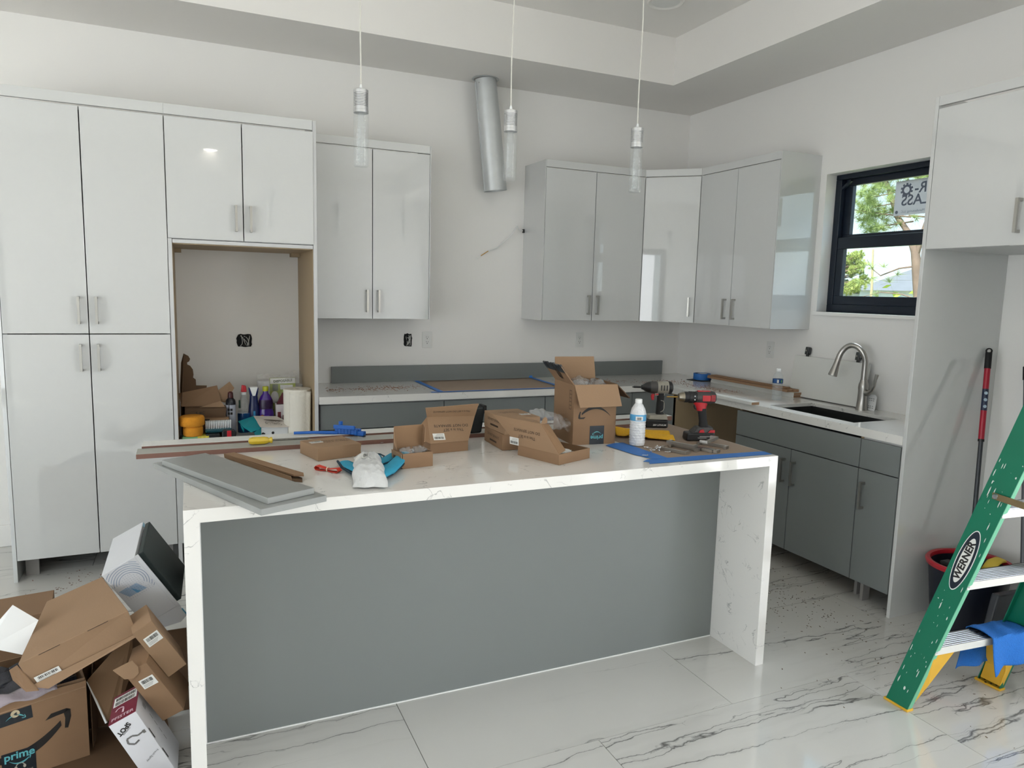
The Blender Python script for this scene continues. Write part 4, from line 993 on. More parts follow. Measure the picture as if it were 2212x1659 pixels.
# small open carton
t = thing('open_carton_box', 'small open brown carton with plastic bags inside, beside the blue glove', 'box', (-3.051, -2.450, ZT_), RAD(6))
w_, d, h = 0.118, 0.098, 0.055
tray(t, w_, d, h, CARDB, CARDIN)
lp(t, 'lid', [(0.002, d, h), (w_-0.002, d, h), (w_+0.012, d+0.022, h+0.080), (0.012, d+0.022, h+0.080)], CARDIN)
lp(t, 'lid_ear', [(0.002, d, h), (0.006, d+0.004, h+0.082), (-0.004, d-0.020, h+0.070), (-0.008, d-0.038, h+0.030), (0.0, d-0.040, h+0.004)], CARDB)
lp(t, 'lid_ear', [(w_-0.002, d, h), (w_+0.012, d+0.020, h+0.080), (w_+0.006, d-0.012, h+0.070), (w_-0.004, d-0.030, h+0.022)], CARDB)
lp(t, 'side_flap', [(-0.001, 0.0, 0.004), (-0.001, d, 0.004), (-0.005, d, h*0.98), (-0.005, 0, h*0.98)], CARDB2)
M = LM(t, (-0.0055, d*0.5, h*0.5), (0, -1, 0), (0.07, 0, 1)); decal(t, [rect(-0.03, 0.03, -0.012, 0.012)], M, PRINTB, 'print')
for i, (x, y) in enumerate(((0.035, 0.045), (0.085, 0.05))):
    o = bag_blob('plastic_bag', None, ROOT[t] @ Vector((x, y, h-0.004)), (0.026, 0.030, 0.016), 11+i, BAGM); tag(o, ('crumpled clear plastic bag on the left in the small open carton', 'crumpled clear plastic bag on the right in the small open carton')[i], 'bag')

# larger open carton, printed lid standing up towards the room
t = thing('open_carton_box', 'open brown carton with its printed lid raised, behind the small one', 'box', (-2.884, -2.250, ZT_), RAD(5))
w_, d, h = 0.166, 0.165, 0.041
tray(t, w_, d, h, CARDB, CARDIN)
inv = ROOT[t].inverted()
c0, c1, c2, c3 = [inv @ Vector(p) for p in ((-2.884, -2.252, 0.955), (-2.719, -2.237, 0.955), (-2.660, -2.172, 1.0545), (-2.874, -2.170, 1.0485))]
c2 = flatten(c0, c1, c3, c2)
lid = lp(t, 'lid', [c0, c1, c2, c3], CARDB2)
f2, f3 = inv @ Vector((-2.658, -2.195, 1.094)), inv @ Vector((-2.888, -2.195, 1.090)); f2 = flatten(c3, c2, f3, f2)
tuck = lp(t, 'tuck_flap', [c3, c2, f2, f3], CARDB2)
lp(t, 'lid_ear', [c0, c3, inv @ Vector((-2.935, -2.23, 1.008)), inv @ Vector((-2.925, -2.25, 0.975))], CARDB)
nx = (c2-c3).normalized(); Mq = ROOT[t] @ frame((c0+c1+c2+c3)/4, -nx, (c0-c3))
Mq = Mq @ Matrix.Translation((0, 0, 0.0016 if (Mq.to_3x3() @ Vector((0, 0, 1))).y < 0 else -0.0016))
text(lid, 'This is a SET', 0.0175, Mq @ Matrix.Translation((-0.012, 0.004, 0)), PRINTK, shear=0.1); text(lid, 'DO NOT SEPARATE', 0.0170, Mq @ Matrix.Translation((-0.006, -0.016, 0)), PRINTK, shear=0.1)
Mt2 = ROOT[t] @ frame((c3+c2+f2+f3)/4, -nx, (c3-f3)); Mt2 = Mt2 @ Matrix.Translation((0, 0, 0.0016 if (Mt2.to_3x3() @ Vector((0, 0, 1))).y < 0 else -0.0016))
text(tuck, 'This is a SET DO NOT SEPARATE', 0.0115, Mt2, PRINTK)
label_on(t, lid, Mq @ Matrix.Translation((0.058, 0.034, 0)), 0.050, 0.030, 7)
for i in range(3):
    o = bag_blob('plastic_bag', None, ROOT[t] @ Vector((0.05+0.035*i, 0.11, h+0.035+0.008*i)), (0.03, 0.03, 0.055), 31+i, BAGM); tag(o, ('crumpled plastic bag behind the raised carton lid, on the left', 'crumpled plastic bag behind the raised carton lid, in the middle', 'crumpled plastic bag behind the raised carton lid, on the right')[i], 'bag')
# dark tool case glimpsed behind the lid
t = thing('tool_pouch', 'dark grey tool pouch standing behind the raised carton lid', 'pouch', (-2.60, -1.97, ZT_+0.0190))
MB().hexa([(-2.68, -2.00, ZT_+0.0190), (-2.565, -2.00, ZT_+0.0190), (-2.565, -1.95, ZT_+0.0190), (-2.68, -1.95, ZT_+0.0190)], [(-2.69, -2.00, 1.045), (-2.548, -2.00, 1.050), (-2.548, -1.95, 1.050), (-2.69, -1.95, 1.045)]).build('body', pm('dark_nylon', (38, 42, 42), 0.8, var=0.2, scale=60), t, bev=0.008)
MB().box(-2.56, -2.545, -2.005, -1.945, 1.02, 1.056).build('strap', BLACKR, t, bev=0.003)

# stack of two closed cartons
for k in range(2):
    t = thing('carton_box', ('closed brown carton at the bottom of the stack of two', 'closed brown carton on top of the stack of two, with a label')[k], 'box', (-2.587+0.004*k, -2.282-0.012*k, ZT_+0.0675*k), RAD(-2+3*k))
    w_, d, h = 0.160, 0.215, 0.067
    b = MB(ROOT[t]).box(0, w_, 0, d, 0, h).build('carton', CARDB2 if k else CARDB, t, bev=0.0015)
    text(b, 'DO NOT SEPARATE', 0.015, LM(t, (0, d*0.5, h*0.62), (0, -1, 0), (0, 0, 1)), PRINTB); decal(b, [rect(-0.04, 0.04, -0.004, 0.004)], LM(t, (0, d*0.5, h*0.30), (0, -1, 0), (0, 0, 1)), PRINTB, 'fine_print')
    if k:
        M = LM(t, (w_*0.48, d*0.62, h), (-1, 0, 0), (0, -1, 0)); text(b, 'This is a SET', 0.017, M @ Matrix.Translation((0, 0.012, 0)), PRINTB); text(b, 'DO NOT SEPARATE', 0.0145, M @ Matrix.Translation((0, -0.012, 0)), PRINTB)
        label_on(t, b, LM(t, (w_*0.78, d*0.34, h), (1, 0, 0), (0, 1, 0)), 0.045, 0.03, 3)
    decal(t, [rect(0.0, 0.001, 0.004, h-0.004)], LM(t, (w_*0.55, 0, 0), (1, 0, 0), (0, 0, 1)), PRINTB, 'tab_slot')

# open flat carton in front, its lid thrown back on the stack
t = thing('open_carton_box', 'open flat brown carton at the front of the island, lid thrown back', 'box', (-2.482, -2.577, ZT_), RAD(21))
w_, d, h = 0.184, 0.217, 0.041
tray(t, w_, d, h, CARDB, CARDIN)
inv = ROOT[t].inverted()
c0, c1 = Vector((0, d, h)), Vector((0, 0, h)); u1 = inv @ Vector((-2.533, -2.500, 1.058)); u0 = inv @ Vector((-2.615, -2.245, 1.058))
u1 = flatten(c0, c1, u0, u1)
lid = lp(t, 'lid', [c0, c1, u1, u0], CARDB2)
v1, v0 = inv @ Vector((-2.505, -2.425, 1.047)), inv @ Vector((-2.585, -2.185, 1.047))
nl = (u1-u0).normalized(); Mq = ROOT[t] @ frame((c0+c1+u1+u0)/4, -nl, (c0-u0)); Mq = Mq @ Matrix.Translation((0, 0, 0.0016 if (Mq.to_3x3() @ Vector((0, 0, 1))).dot(Vector((-0.5, -0.8, 0.4))) > 0 else -0.0016))
tk = lp(t, 'tuck_flap', [u0, u1, v1+Vector((0, 0, 0.012)), v0+Vector((0, 0, 0.012))], CARDB2)
text(lid, 'This is a SET', 0.018, Mq @ Matrix.Translation((0.0, 0.012, 0)), PRINTB, shear=0.1); text(lid, 'DO NOT SEPARATE', 0.016, Mq @ Matrix.Translation((0, -0.012, 0)), PRINTB, shear=0.1)
label_on(t, lid, Mq @ Matrix.Translation((0.07, 0.038, 0)), 0.05, 0.03, 12)
lp(t, 'lid_ear', [c1, u1, u1+Vector((0.045, 0.004, -0.006)), Vector((0.040, 0.004, h+0.010))], CARDIN)
lp(t, 'lid_ear', [u1, u1+Vector((0.004, -0.004, 0.02)), u1+Vector((0.022, 0.0, 0.026)), u1+Vector((0.034, 0.002, 0.016)), u1+Vector((0.036, 0.004, 0.0))], CARDB2)
for i, (x, y) in enumerate(((0.05, 0.09), (0.10, 0.06))):
    o = bag_blob('packing_paper', None, ROOT[t] @ Vector((x, y, 0.018)), (0.036, 0.032, 0.018), 41+i, pm('tissue', (206, 205, 200), 0.7)); tag(o, ('crumpled white packing paper in the front carton, left', 'crumpled white packing paper in the front carton, right')[i], 'paper')
MB(ROOT[t]).panel([(0.02, 0.10, 0.012), (0.02, 0.16, 0.012), (0.055, 0.15, 0.062), (0.05, 0.11, 0.060)], 0.001).build('instruction_slip', WHITEP, t)

# long clear bag slumped between the stack and the big carton
bm_ = MB(); r = random.Random(6)
def bagf(u, v):
    a = 2*pi*v; k = 0.55+0.45*sin(pi*min(1, u*1.1+0.08)); x = -2.43+0.19*u; y = -2.20-0.02*u; z = 1.048-0.060*u
    q = k*(0.026+0.022*u); jit = 0.004*sin(13*u+3*a)+0.003*sin(31*u-2*a)
    return (x+0.01*cos(a), y+(q+jit)*1.3*cos(a), max(ZT_+0.001, z+(q+jit)*sin(a)))
o = bm_.grid(bagf, 40, 28).build('plastic_bag', BAGM, None, smooth=60); tag(o, 'long clear plastic bag slumped against the big carton', 'bag')
t = thing('utility_knife', 'dark blue folding knife lying behind the clear bag', 'knife', (-2.15, -1.82, ZT_+0.025))
MB().box(-2.235, -2.10, -1.835, -1.812, ZT_+0.0247, ZT_+0.040).build('handle', pm('navy_plastic', (30, 52, 84), 0.4), t, bev=0.004)
MB().box(-2.10, -2.06, -1.828, -1.819, ZT_+0.030, ZT_+0.0315).build('blade', ALU, t)

# big carton, printed arrow and tape upside down
t = thing('shipping_carton', 'open brown shipping carton standing upside down with a frowning arrow on the island', 'box', (-2.258, -2.277, ZT_), RAD(-6))
w_, d, h = 0.200, 0.226, 0.260
tray(t, w_, d, h, CARDB, CARDIN, 0.004, 'carton_body')
tk = [c for c in t.children if c.name.startswith('carton_body')][0]
lp(t, 'front_flap', [(0.0, 0, h), (w_, 0, h), (w_+0.006, -0.040, h-0.090), (0.012, -0.040, h-0.092)], CARDB2, 0.004)
lp(t, 'back_flap', [(0.0, d, h), (w_, d, h), (w_-0.004, d+0.018, h+0.098), (0.004, d+0.018, h+0.098)], CARDB2, 0.004)
lf = lp(t, 'left_flap', [(0.0, 0.004, h), (0.0, d-0.004, h), (-0.062, d-0.006, h+0.080), (-0.060, 0.006, h+0.078)], CARDB, 0.004)
lp(t, 'right_flap', [(w_, 0.004, h), (w_, d-0.004, h), (w_+0.085, d-0.03, h-0.072), (w_+0.085, 0.04, h-0.068)], CARDD, 0.004)
m = MB(ROOT[t]); r = random.Random(2); n_ = 16
for i in range(n_):
    y0 = 0.006+(d-0.012)*i/n_; y1 = 0.006+(d-0.012)*(i+1)/n_; k = r.uniform(0.0, 0.006)
    m.panel([(-0.0400, y0, h+0.0515), (-0.0400, y1, h+0.0515), (-0.0615-k*0.6, y1, h+0.0795+k*0.8), (-0.0615-k*0.4, y0, h+0.0795+r.uniform(0, 0.006))], 0.0062)
m.build('torn_tape', TAPEK, lf)
M = LM(t, (w_*0.50, 0, h*0.66), (-1, 0, 0), (0, 0, -1)); M = M @ Matrix.Translation((0, 0, 0.0002))
decal(tk, smile(0.145), LM(t, (w_*0.50, -0.0002, h*0.475), (-1, 0, 0), (0, 0, -1)), PRINTK, 'arrow_print', 0.0006)
tp = decal(tk, [rect(-0.034, 0.034, -0.003, 0.078)], LM(t, (w_*0.56, -0.0002, 0.003), (1, 0, 0), (0, 0, 1)), TAPEK, 'tape', 0.0006)
text(tp, 'prime', 0.025, LM(t, (w_*0.56, -0.0008, 0.030), (-1, 0, 0), (0, 0, -1)), TEAL, weight=0.0006)
decal(tp, smile(0.040), LM(t, (w_*0.56, -0.0008, 0.0445), (-1, 0, 0), (0, 0, -1)), TEAL, 'arrow_print', 0.0006)
decal(tp, ring(0, 0, 0.004, 0.010, 0, pi, 10), LM(t, (w_*0.56, -0.0008, 0.078), (1, 0, 0), (0, 0, -1)), pm('tape_cream', (196, 182, 150), 0.5), 'tab_print', 0.0006)
mk = [rect(-0.012, 0.012, z0, z0+0.002) for z0 in (0, 0.016, 0.032, 0.048, 0.064, 0.080)]+[rect(-0.012, -0.010, 0, 0.082), rect(0.010, 0.012, 0, 0.082)]
decal(tk, mk, LM(t, (-0.0002, d*0.16, h*0.58), (0, -1, 0), (0, 0, 1)), PRINTB, 'handling_marks', 0.0006)
decal(lf, ring(0, 0, 0.008, 0.022, 0, 2*pi, 10, 1.3), LM(t, (-0.033, d*0.42, h+0.0395), (0, -1, 0), (-0.6, 0, 0.8)), PRINTB, 'print', 0.0024)
for i, (x, y) in enumerate(((0.05, 0.06), (0.13, 0.07), (0.09, 0.15))):
    o = bag_blob('plastic_bag', None, ROOT[t] @ Vector((x, y, h-0.016)), (0.040, 0.042, 0.030), 51+i, BAGM); tag(o, ('clear packing bag in the big carton, nearest its left corner', 'clear packing bag in the big carton, under its front flap', 'clear packing bag at the back of the big carton')[i], 'bag')

# brown paper and blue tape on the island corner
tag(MB().panel([(-2.03, -2.612, ZT_+0.0005), (-1.540, -2.638, ZT_+0.0005), (-1.537, -1.98, ZT_+0.0005), (-2.03, -2.05, ZT_+0.0005)], 0.0005).build('masking_paper', PAPERBR), 'sheet of brown masking paper under the drills on the island', 'paper')
t = thing('masking_tape', 'blue masking tape framing the brown paper on the island', 'tape', (-1.8, -2.65, ZT_))
def flat(pts, z, nm='tape_strip'): return MB().panel([(a, b, z) for a, b in pts], 0.0004).build(nm, TAPEB, t)
flat([(-2.139, -2.631), (-2.120, -2.645), (-2.138, -2.672), (-1.537, -2.690), (-1.534, -2.640), (-1.545, -2.634), (-2.02, -2.606), (-2.10, -2.603)], ZT_+0.0012)
flat([(-2.125, -2.33), (-2.065, -2.30), (-2.020, -2.30), (-2.008, -2.62), (-2.075, -2.612), (-2.105, -2.52)], ZT_+0.0018)

# yellow cloth
def clothf(u, v):
    x = -1.930-0.055*v+u*(0.215-0.02*v)-0.02*sin(pi*u)*v; y = -2.075-0.125*v-u*(0.135+0.035*v)+0.015*sin(3*u)
    z = ZT_+0.005+0.024*abs(sin(4.2*v+1.3*u))*(0.35+0.65*sin(pi*min(1, v*1.05)))+0.014*max(0, sin(7*u+5*v))*(0.3+0.7*v)*(1-0.4*u)
    return (x, y, z)
o = MB().grid(lambda u, v: clothf(u, v), 30, 24).build('yellow_cloth', pm('yellow_microfibre', (226, 172, 40), 0.9, var=0.15, scale=120, bump=0.5, bscale=300), None, smooth=60, solid=0.004); tag(o, 'crumpled yellow cloth behind the milky bottle', 'cloth')

# loose bar handles
hm = MB(); hm.box(-0.066, 0.066, -0.006, 0.006, 0.022, 0.034); hm.box(-0.066, -0.054, -0.006, 0.006, 0.0, 0.022); hm.box(0.054, 0.066, -0.006, 0.006, 0.0, 0.022)
HM2 = hm.mesh('bar_handle'); HM2.materials.append(pm('pewter', (176, 173, 166), 0.28, metal=0.9, var=0.06))
spots = [(-1.895, -2.515, 0, 112, 'flat, leftmost of the row of loose bar handles'), (-1.853, -2.500, 0, 112, 'second from the left of the loose bar handles'), (-1.822, -2.472, 0.013, 112, 'lying on top of its neighbours in the row of loose handles'),
         (-1.800, -2.535, 0, 112, 'fourth from the left of the loose bar handles'), (-1.757, -2.535, 0, 115, 'in the right half of the row of loose bar handles'), (-1.700, -2.500, 0, 118, 'rightmost of the loose bar handles')]
for i, (x, y, dz, a, lab) in enumerate(spots):
    o = bpy.data.objects.new('bar_handle', HM2); COL.objects.link(o)
    o.matrix_world = Matrix.Translation((x, y, ZT_+0.0075+dz)) @ Matrix.Rotation(RAD(a), 4, 'Z') @ Matrix.Rotation(RAD(90 if i % 2 else -90), 4, 'X')
    tag(o, 'pewter bar handle '+lab, 'handle', 'loose cabinet handles on the brown paper')
o = bpy.data.objects.new('bar_handle', HM2); COL.objects.link(o); o.matrix_world = Matrix.Translation((-1.712, -2.475, ZT_+0.033)) @ Matrix.Rotation(RAD(30), 4, 'Z') @ Matrix.Rotation(RAD(90), 4, 'X'); tag(o, 'pewter bar handle lying crosswise over the others', 'handle', 'loose cabinet handles on the brown paper')
# screws in a little heap, and one on the tape
def screw_mesh():
    m = MB(); m.lathe([(0.0004, 0), (0.0014, 0.003), (0.0016, 0.020), (0.0038, 0.0215), (0.0042, 0.0235), (0.003, 0.0245)], 8); me = m.mesh('screw'); me.materials.append(ALU); return me
SCM = screw_mesh(); r = random.Random(3)
for i in range(12):
    o = bpy.data.objects.new('screw', SCM); COL.objects.link(o)
    x, y = -1.975+r.gauss(0, 0.016), -2.478+r.gauss(0, 0.016)
    if i == 10: x, y = -1.962, -2.525
    if i == 11: x, y = -2.092, -2.553
    o.matrix_world = Matrix.Translation((x, y, ZT_+0.0052+0.004*(i % 3 if i < 9 else 0)+(0.0008 if i == 11 else 0))) @ Matrix.Rotation(r.uniform(0, 6.28) if i < 10 else -0.5, 4, 'Z') @ Matrix.Rotation(RAD(90), 4, 'Y')
    tag(o, ('shiny screw in the little heap left of the loose handles' if i < 10 else 'shiny screw lying just in front of the heap of screws' if i == 10 else 'single screw lying on the blue tape'), 'screw', 'screws in the heap' if i < 10 else 'single screws')

# folded cardboard strips
t = thing('cardboard_strip', 'folded bundle of brown cardboard strips behind the grey drawer fronts', 'cardboard', (-3.5, -2.28, ZT_))
for k, (a, b_, c) in enumerate((((-3.615, -2.072), (-3.424, -2.492), 0.0), ((-3.615, -2.072), (-3.418, -2.480), 0.010))):
    P0, P1 = Vector((a[0], a[1], 0)), Vector((b_[0], b_[1], 0)); dd = (P1-P0).normalized(); nn = Vector((-dd.y, dd.x, 0))*0.019
    z0 = ZT_+0.004+c
    MB().panel([(P0-nn)+Vector((0, 0, z0)), (P1-nn)+Vector((0, 0, z0+0.004*k)), (P1+dd*0.03+Vector((0, 0, z0+0.006*k))), (P1+nn)+Vector((0, 0, z0+0.004*k)), (P0+nn)+Vector((0, 0, z0))], 0.006).build('strip', CARDB if k else CARDD, t)
MB().panel([(-3.632, -2.078, ZT_+0.001), (-3.443, -2.497, ZT_+0.001), (-3.445, -2.497, ZT_+0.018), (-3.634, -2.078, ZT_+0.018)], 0.002).build('fold', CARDB, t)

# red strap folded with a rubber band
t = thing('red_strap', 'short red strap folded and held by a rubber band', 'strap', (-3.307, -2.398, ZT_))
Mr = Matrix.Translation((-3.307, -2.398, ZT_)) @ Matrix.Rotation(RAD(-48), 4, 'Z')
P = [(-0.052, 0, 0.012)]
loop = [(0.0, 0.003), (-0.02, 0.002), (-0.046, 0.002), (-0.052, 0.009), (-0.046, 0.016), (-0.02, 0.012), (0.0, 0.009), (0.02, 0.012), (0.044, 0.017), (0.052, 0.009), (0.044, 0.002), (0.02, 0.002), (0.0, 0.003)]
m = MB()
for i in range(len(loop)-1):
    (x0, z0), (x1, z1) = loop[i], loop[i+1]; w0 = 0.011 if abs(x0) > 0.01 else 0.006; w1 = 0.011 if abs(x1) > 0.01 else 0.006
    m.add([(x0, -w0, z0), (x1, -w1, z1), (x1, w1, z1), (x0, w0, z0)], [(0, 1, 2, 3)], Mr)
m.build('webbing', pm('red_webbing', (204, 58, 38), 0.7, var=0.1, scale=80), t, solid=0.0016)
MB().lathe([(0.0085, -0.002), (0.0095, 0.0), (0.0085, 0.002)], 16, Mr @ Matrix.Translation((0, 0, 0.0075)) @ Matrix.Rotation(pi/2, 4, 'Y'), cap0=False, cap1=False).build('rubber_band', pm('rubber_band', (224, 206, 176), 0.6), t, smooth=60)

# screwdriver lying on the strips
t = thing('screwdriver', 'screwdriver with a clear yellow handle lying on the grey strip', 'screwdriver', (-3.5, -1.985, ZT_+0.018))
Ms = Matrix.Translation((-3.540, -1.960, ZT_+0.0345)) @ Matrix.Rotation(RAD(-3), 4, 'Z') @ Matrix.Rotation(pi/2, 4, 'Y')
m = MB().lathe([(0.004, 0.0), (0.012, 0.004), (0.0155, 0.016), (0.0155, 0.060), (0.013, 0.072), (0.0095, 0.078), (0.0125, 0.084), (0.0125, 0.090), (0.006, 0.092)], 8, Ms)
m.build('handle', pm('yellow_acetate', (206, 176, 40), 0.15, var=0.15, scale=30, coat=0.5), t, smooth=25)
MB().lathe([(0.0042, 0.092), (0.0042, 0.225), (0.0015, 0.237)], 12, Ms).build('shaft', pm('worn_steel', (120, 118, 112), 0.4, metal=0.9, var=0.4, scale=60), t, smooth=40)

# blue edge guide: long rod, slotted body, steel blade
t = thing('edge_guide', 'blue plastic cutting guide with a long rod and a steel blade', 'tool', (-3.2, -1.85, ZT_+0.025))
BLUEP = pm('bright_blue_plastic', (24, 92, 176), 0.4, var=0.12, scale=20)
MB().tube([(-3.352, -1.845, ZT_+0.034), (-3.27, -1.855, ZT_+0.034), (-3.175, -1.868, ZT_+0.030)], [0.0062, 0.0065, 0.0075], 12).build('rod', BLUEP, t, smooth=60)
Mb = Matrix.Translation((-3.135, -1.885, ZT_+0.0250)) @ Matrix.Rotation(RAD(-36), 4, 'Z')
MB().box(-0.055, 0.045, -0.012, 0.012, 0.0, 0.026, Mb).build('body', BLUEP, t, bev=0.003)
for k in range(6): MB().box(-0.048+0.015*k, -0.041+0.015*k, -0.014, -0.010, 0.003, 0.034, Mb).build('rib', BLUEP, t)
MB().box(-0.056, 0.040, -0.022, -0.012, 0.024, 0.040, Mb).build('fence', BLUEP, t, bev=0.002)
MB().box(-0.030, 0.050, 0.010, 0.030, 0.002, 0.022, Mb).build('slide_block', BLUEP, t, bev=0.003)
MB().box(0.030, 0.075, -0.006, 0.020, -0.004, 0.014, Mb).build('clamp_block', BLUEP, t, bev=0.003)
MB().cyl(Mb @ Vector((-0.035, 0.006, 0.026)), Mb @ Vector((-0.035, 0.006, 0.052)), 0.009).build('knob', BLUEP, t, smooth=40)
MB().cyl(Mb @ Vector((0.02, 0.02, 0.022)), Mb @ Vector((0.02, 0.02, 0.032)), 0.006).build('knob', BLUEP, t, smooth=40)
MB().panel([Mb @ Vector((0.050, -0.012, -0.004)), Mb @ Vector((0.165, -0.030, -0.020)), Mb @ Vector((0.172, -0.020, -0.020)), Mb @ Vector((0.075, 0.016, -0.004))], 0.0014).build('blade', NICKEL, t)

# work glove under a padded mailer
t = thing('work_glove', 'blue work glove with dark edging under the white mailer', 'glove', (-3.13, -2.42, ZT_))
GL = pm('blue_glove_fabric', (44, 150, 182), 0.8, var=0.10, scale=60, bump=0.3, bscale=250); GK = pm('glove_edge', (26, 52, 66), 0.8)
def pad(name, path, rad, mat, flatz=0.45, parent=t):
    P = [Vector(p) for p in path]; m = MB()
    prof = [(cos(2*pi*j/12), sin(2*pi*j/12)) for j in range(12)]
    V = []; F = []; k = len(P)
    for i in range(k):
        tg_ = (P[min(i+1, k-1)]-P[max(i-1, 0)]).normalized(); s_ = Vector((-tg_.y, tg_.x, 0)).normalized()
        for (c, q) in prof: V.append(P[i]+s_*c*rad[i]+Vector((0, 0, q*rad[i]*flatz)))
    for i in range(k-1):
        for j in range(12): F.append((i*12+j, i*12+(j+1) % 12, (i+1)*12+(j+1) % 12, (i+1)*12+j))
    F.append(tuple(range(11, -1, -1))); F.append(tuple((k-1)*12+j for j in range(12)))
    m.add(V, F); return m.build(name, mat, parent, smooth=60)
z = ZT_+0.013
pad('palm', [(-3.235, -2.33, z), (-3.225, -2.40, z), (-3.205, -2.47, z), (-3.185, -2.53, z), (-3.175, -2.565, z)], [0.020, 0.028, 0.030, 0.028, 0.016], GL, 0.30)
pad('palm', [(-3.19, -2.40, z), (-3.15, -2.41, z), (-3.115, -2.42, z), (-3.09, -2.42, z)], [0.05, 0.062, 0.060, 0.045], GL, 0.20)
pad('thumb', [(-3.165, -2.575, z+0.002), (-3.125, -2.530, z+0.006), (-3.085, -2.47, z+0.012), (-3.045, -2.41, z+0.020), (-3.020, -2.365, z+0.024), (-3.012, -2.348, z+0.024)], [0.020, 0.027, 0.026, 0.023, 0.019, 0.008], GL, 0.5)
pad('finger', [(-3.125, -2.42, z), (-3.095, -2.38, z+0.002), (-3.062, -2.325, z+0.004), (-3.042, -2.288, z+0.004), (-3.036, -2.276, z+0.003)], [0.030, 0.030, 0.022, 0.018, 0.007], GL, 0.45)
pad('finger', [(-3.13, -2.40, z-0.002), (-3.115, -2.33, z-0.002), (-3.103, -2.27, z-0.002), (-3.100, -2.245, z-0.003)], [0.026, 0.022, 0.018, 0.007], GL, 0.42)
MB().tube([(-3.172, -2.598, z-0.006), (-3.12, -2.555, z-0.002), (-3.062, -2.475, z+0.004), (-3.012, -2.39, z+0.014), (-2.998, -2.352, z+0.018), (-3.008, -2.335, z+0.022)], 0.0035, 6).build('edging', GK, t, smooth=60)
MB().tube([(-3.13, -2.46, z+0.012), (-3.095, -2.43, z+0.012), (-3.07, -2.385, z+0.010), (-3.05, -2.35, z+0.010)], 0.0035, 6).build('edging', GK, t, smooth=60)
MB().tube([(-3.095, -2.335, z+0.004), (-3.080, -2.295, z+0.003), (-3.085, -2.255, z+0.002), (-3.105, -2.232, z)], 0.003, 6).build('edging', GK, t, smooth=60)
MB().tube([(-3.258, -2.315, z+0.001), (-3.258, -2.40, z-0.003), (-3.244, -2.48, z-0.004), (-3.222, -2.55, z-0.005), (-3.200, -2.59, z-0.008)], 0.0045, 6).build('edging', GK, t, smooth=60)
# mailer
t = thing('padded_mailer', 'stuffed white plastic mailer lying on the blue glove', 'mailer', (-3.2, -2.5, ZT_))
MW = pm('mailer_plastic', (208, 209, 208), 0.28, var=0.04, scale=14, bump=0.35, bscale=75)
A0, A1, B0, B1 = Vector((-3.275, -2.655, 0)), Vector((-3.165, -2.685, 0)), Vector((-3.205, -2.355, 0)), Vector((-3.115, -2.365, 0))
def mailf(sgn):
    def f(u, v):
        p = A0*(1-u)*(1-v)+A1*u*(1-v)+B0*(1-u)*v+B1*u*v
        e = min(1, 4*min(u, 1-u))**0.6*min(1, 7*min(v, 1-v))**0.6
        wob = 0.0012*sin(19*u+9*v)+0.0010*sin(37*v-13*u)+0.0012*sin(9*u*v*6)
        zb = ZT_+0.006+0.026*min(1, v*3.5)
        return (p.x+0.003*sin(17*v), p.y+0.004*sin(13*u), max(ZT_+0.002, zb+sgn*(e*(0.030 if sgn > 0 else 0.006)+wob*e)))
    return f
mm = MB().grid(mailf(1), 26, 34); mm.grid(lambda u, v: mailf(-1)(1-u, v), 26, 34)
pk = mm.build('pouch', MW, t, smooth=60)
def onm(u, v, dz=0.0012): p = Vector(mailf(1)(u, v)); return (p.x, p.y, p.z+dz)
lb = MB().grid(lambda a, b_: onm(0.10+0.46*a, 0.56+0.22*b_), 8, 6).build('shipping_label', LABELW, pk, smooth=60)
m = MB()
for k in range(6):
    a0 = 0.36+0.028*k; m.grid(lambda a, b_: onm(a0+0.014*a, 0.60+0.13*b_, 0.0022), 1, 5)
m.build('barcode', PRINTK, lb)
r = random.Random(8); m = MB()
for i in range(10):
    x0 = Vector(B0).lerp(B1, i/10); x1 = Vector(B0).lerp(B1, (i+1)/10)
    m.add([(x0.x, x0.y, ZT_+0.032), (x1.x, x1.y, ZT_+0.032), (x1.x, x1.y+r.uniform(0.006, 0.03), ZT_+0.030), (x0.x, x0.y+r.uniform(0.006, 0.03), ZT_+0.030)], [(0, 1, 2, 3)])
m.build('torn_end', MW, t, solid=0.0006)

# ------------------------------------------------------------------ cordless tools (local: -x is the nose, z up)
def cx(prof, n=24, sy=1.0, z=0.0):
    """lathe profile [(r, x)] turned about the tool axis at height z"""
    M = Matrix.Translation((0, 0, z)) @ Matrix.Rotation(pi/2, 4, 'Y'); return (prof, n, M, sy)
def tool(name, label, loc, rz): return thing(name, label, 'power tool', loc, rz)
def grip(t, pts, rx, ry, mat, name):
    """swept ellipse: pts (x,z), rx along the tool, ry across"""
    m = MB(ROOT[t]); V = []; F = []; n = 16
    for i, (x, z) in enumerate(pts):
        for j in range(n):
            a = 2*pi*j/n; c, s_ = cos(a), sin(a); V.append((x+rx[i]*math.copysign(abs(c)**0.8, c), ry[i]*math.copysign(abs(s_)**0.8, s_), z))
    k = len(pts)
    for i in range(k-1):
        for j in range(n): F.append((i*n+j, i*n+(j+1) % n, (i+1)*n+(j+1) % n, (i+1)*n+j))
    F.append(tuple(range(n-1, -1, -1))); F.append(tuple((k-1)*n+j for j in range(n)))
    m.add(V, F); return m.build(name, mat, t, smooth=50)
def L_(t, prof, n, name, mat, z, parent=None, sm=35):
    return MB(ROOT[t]).lathe([(r_, x) for r_, x in prof], n, Matrix.Translation((0, 0, z)) @ Matrix.Rotation(pi/2, 4, 'Y')).build(name, mat, parent or t, smooth=sm)
YAW = -0.36
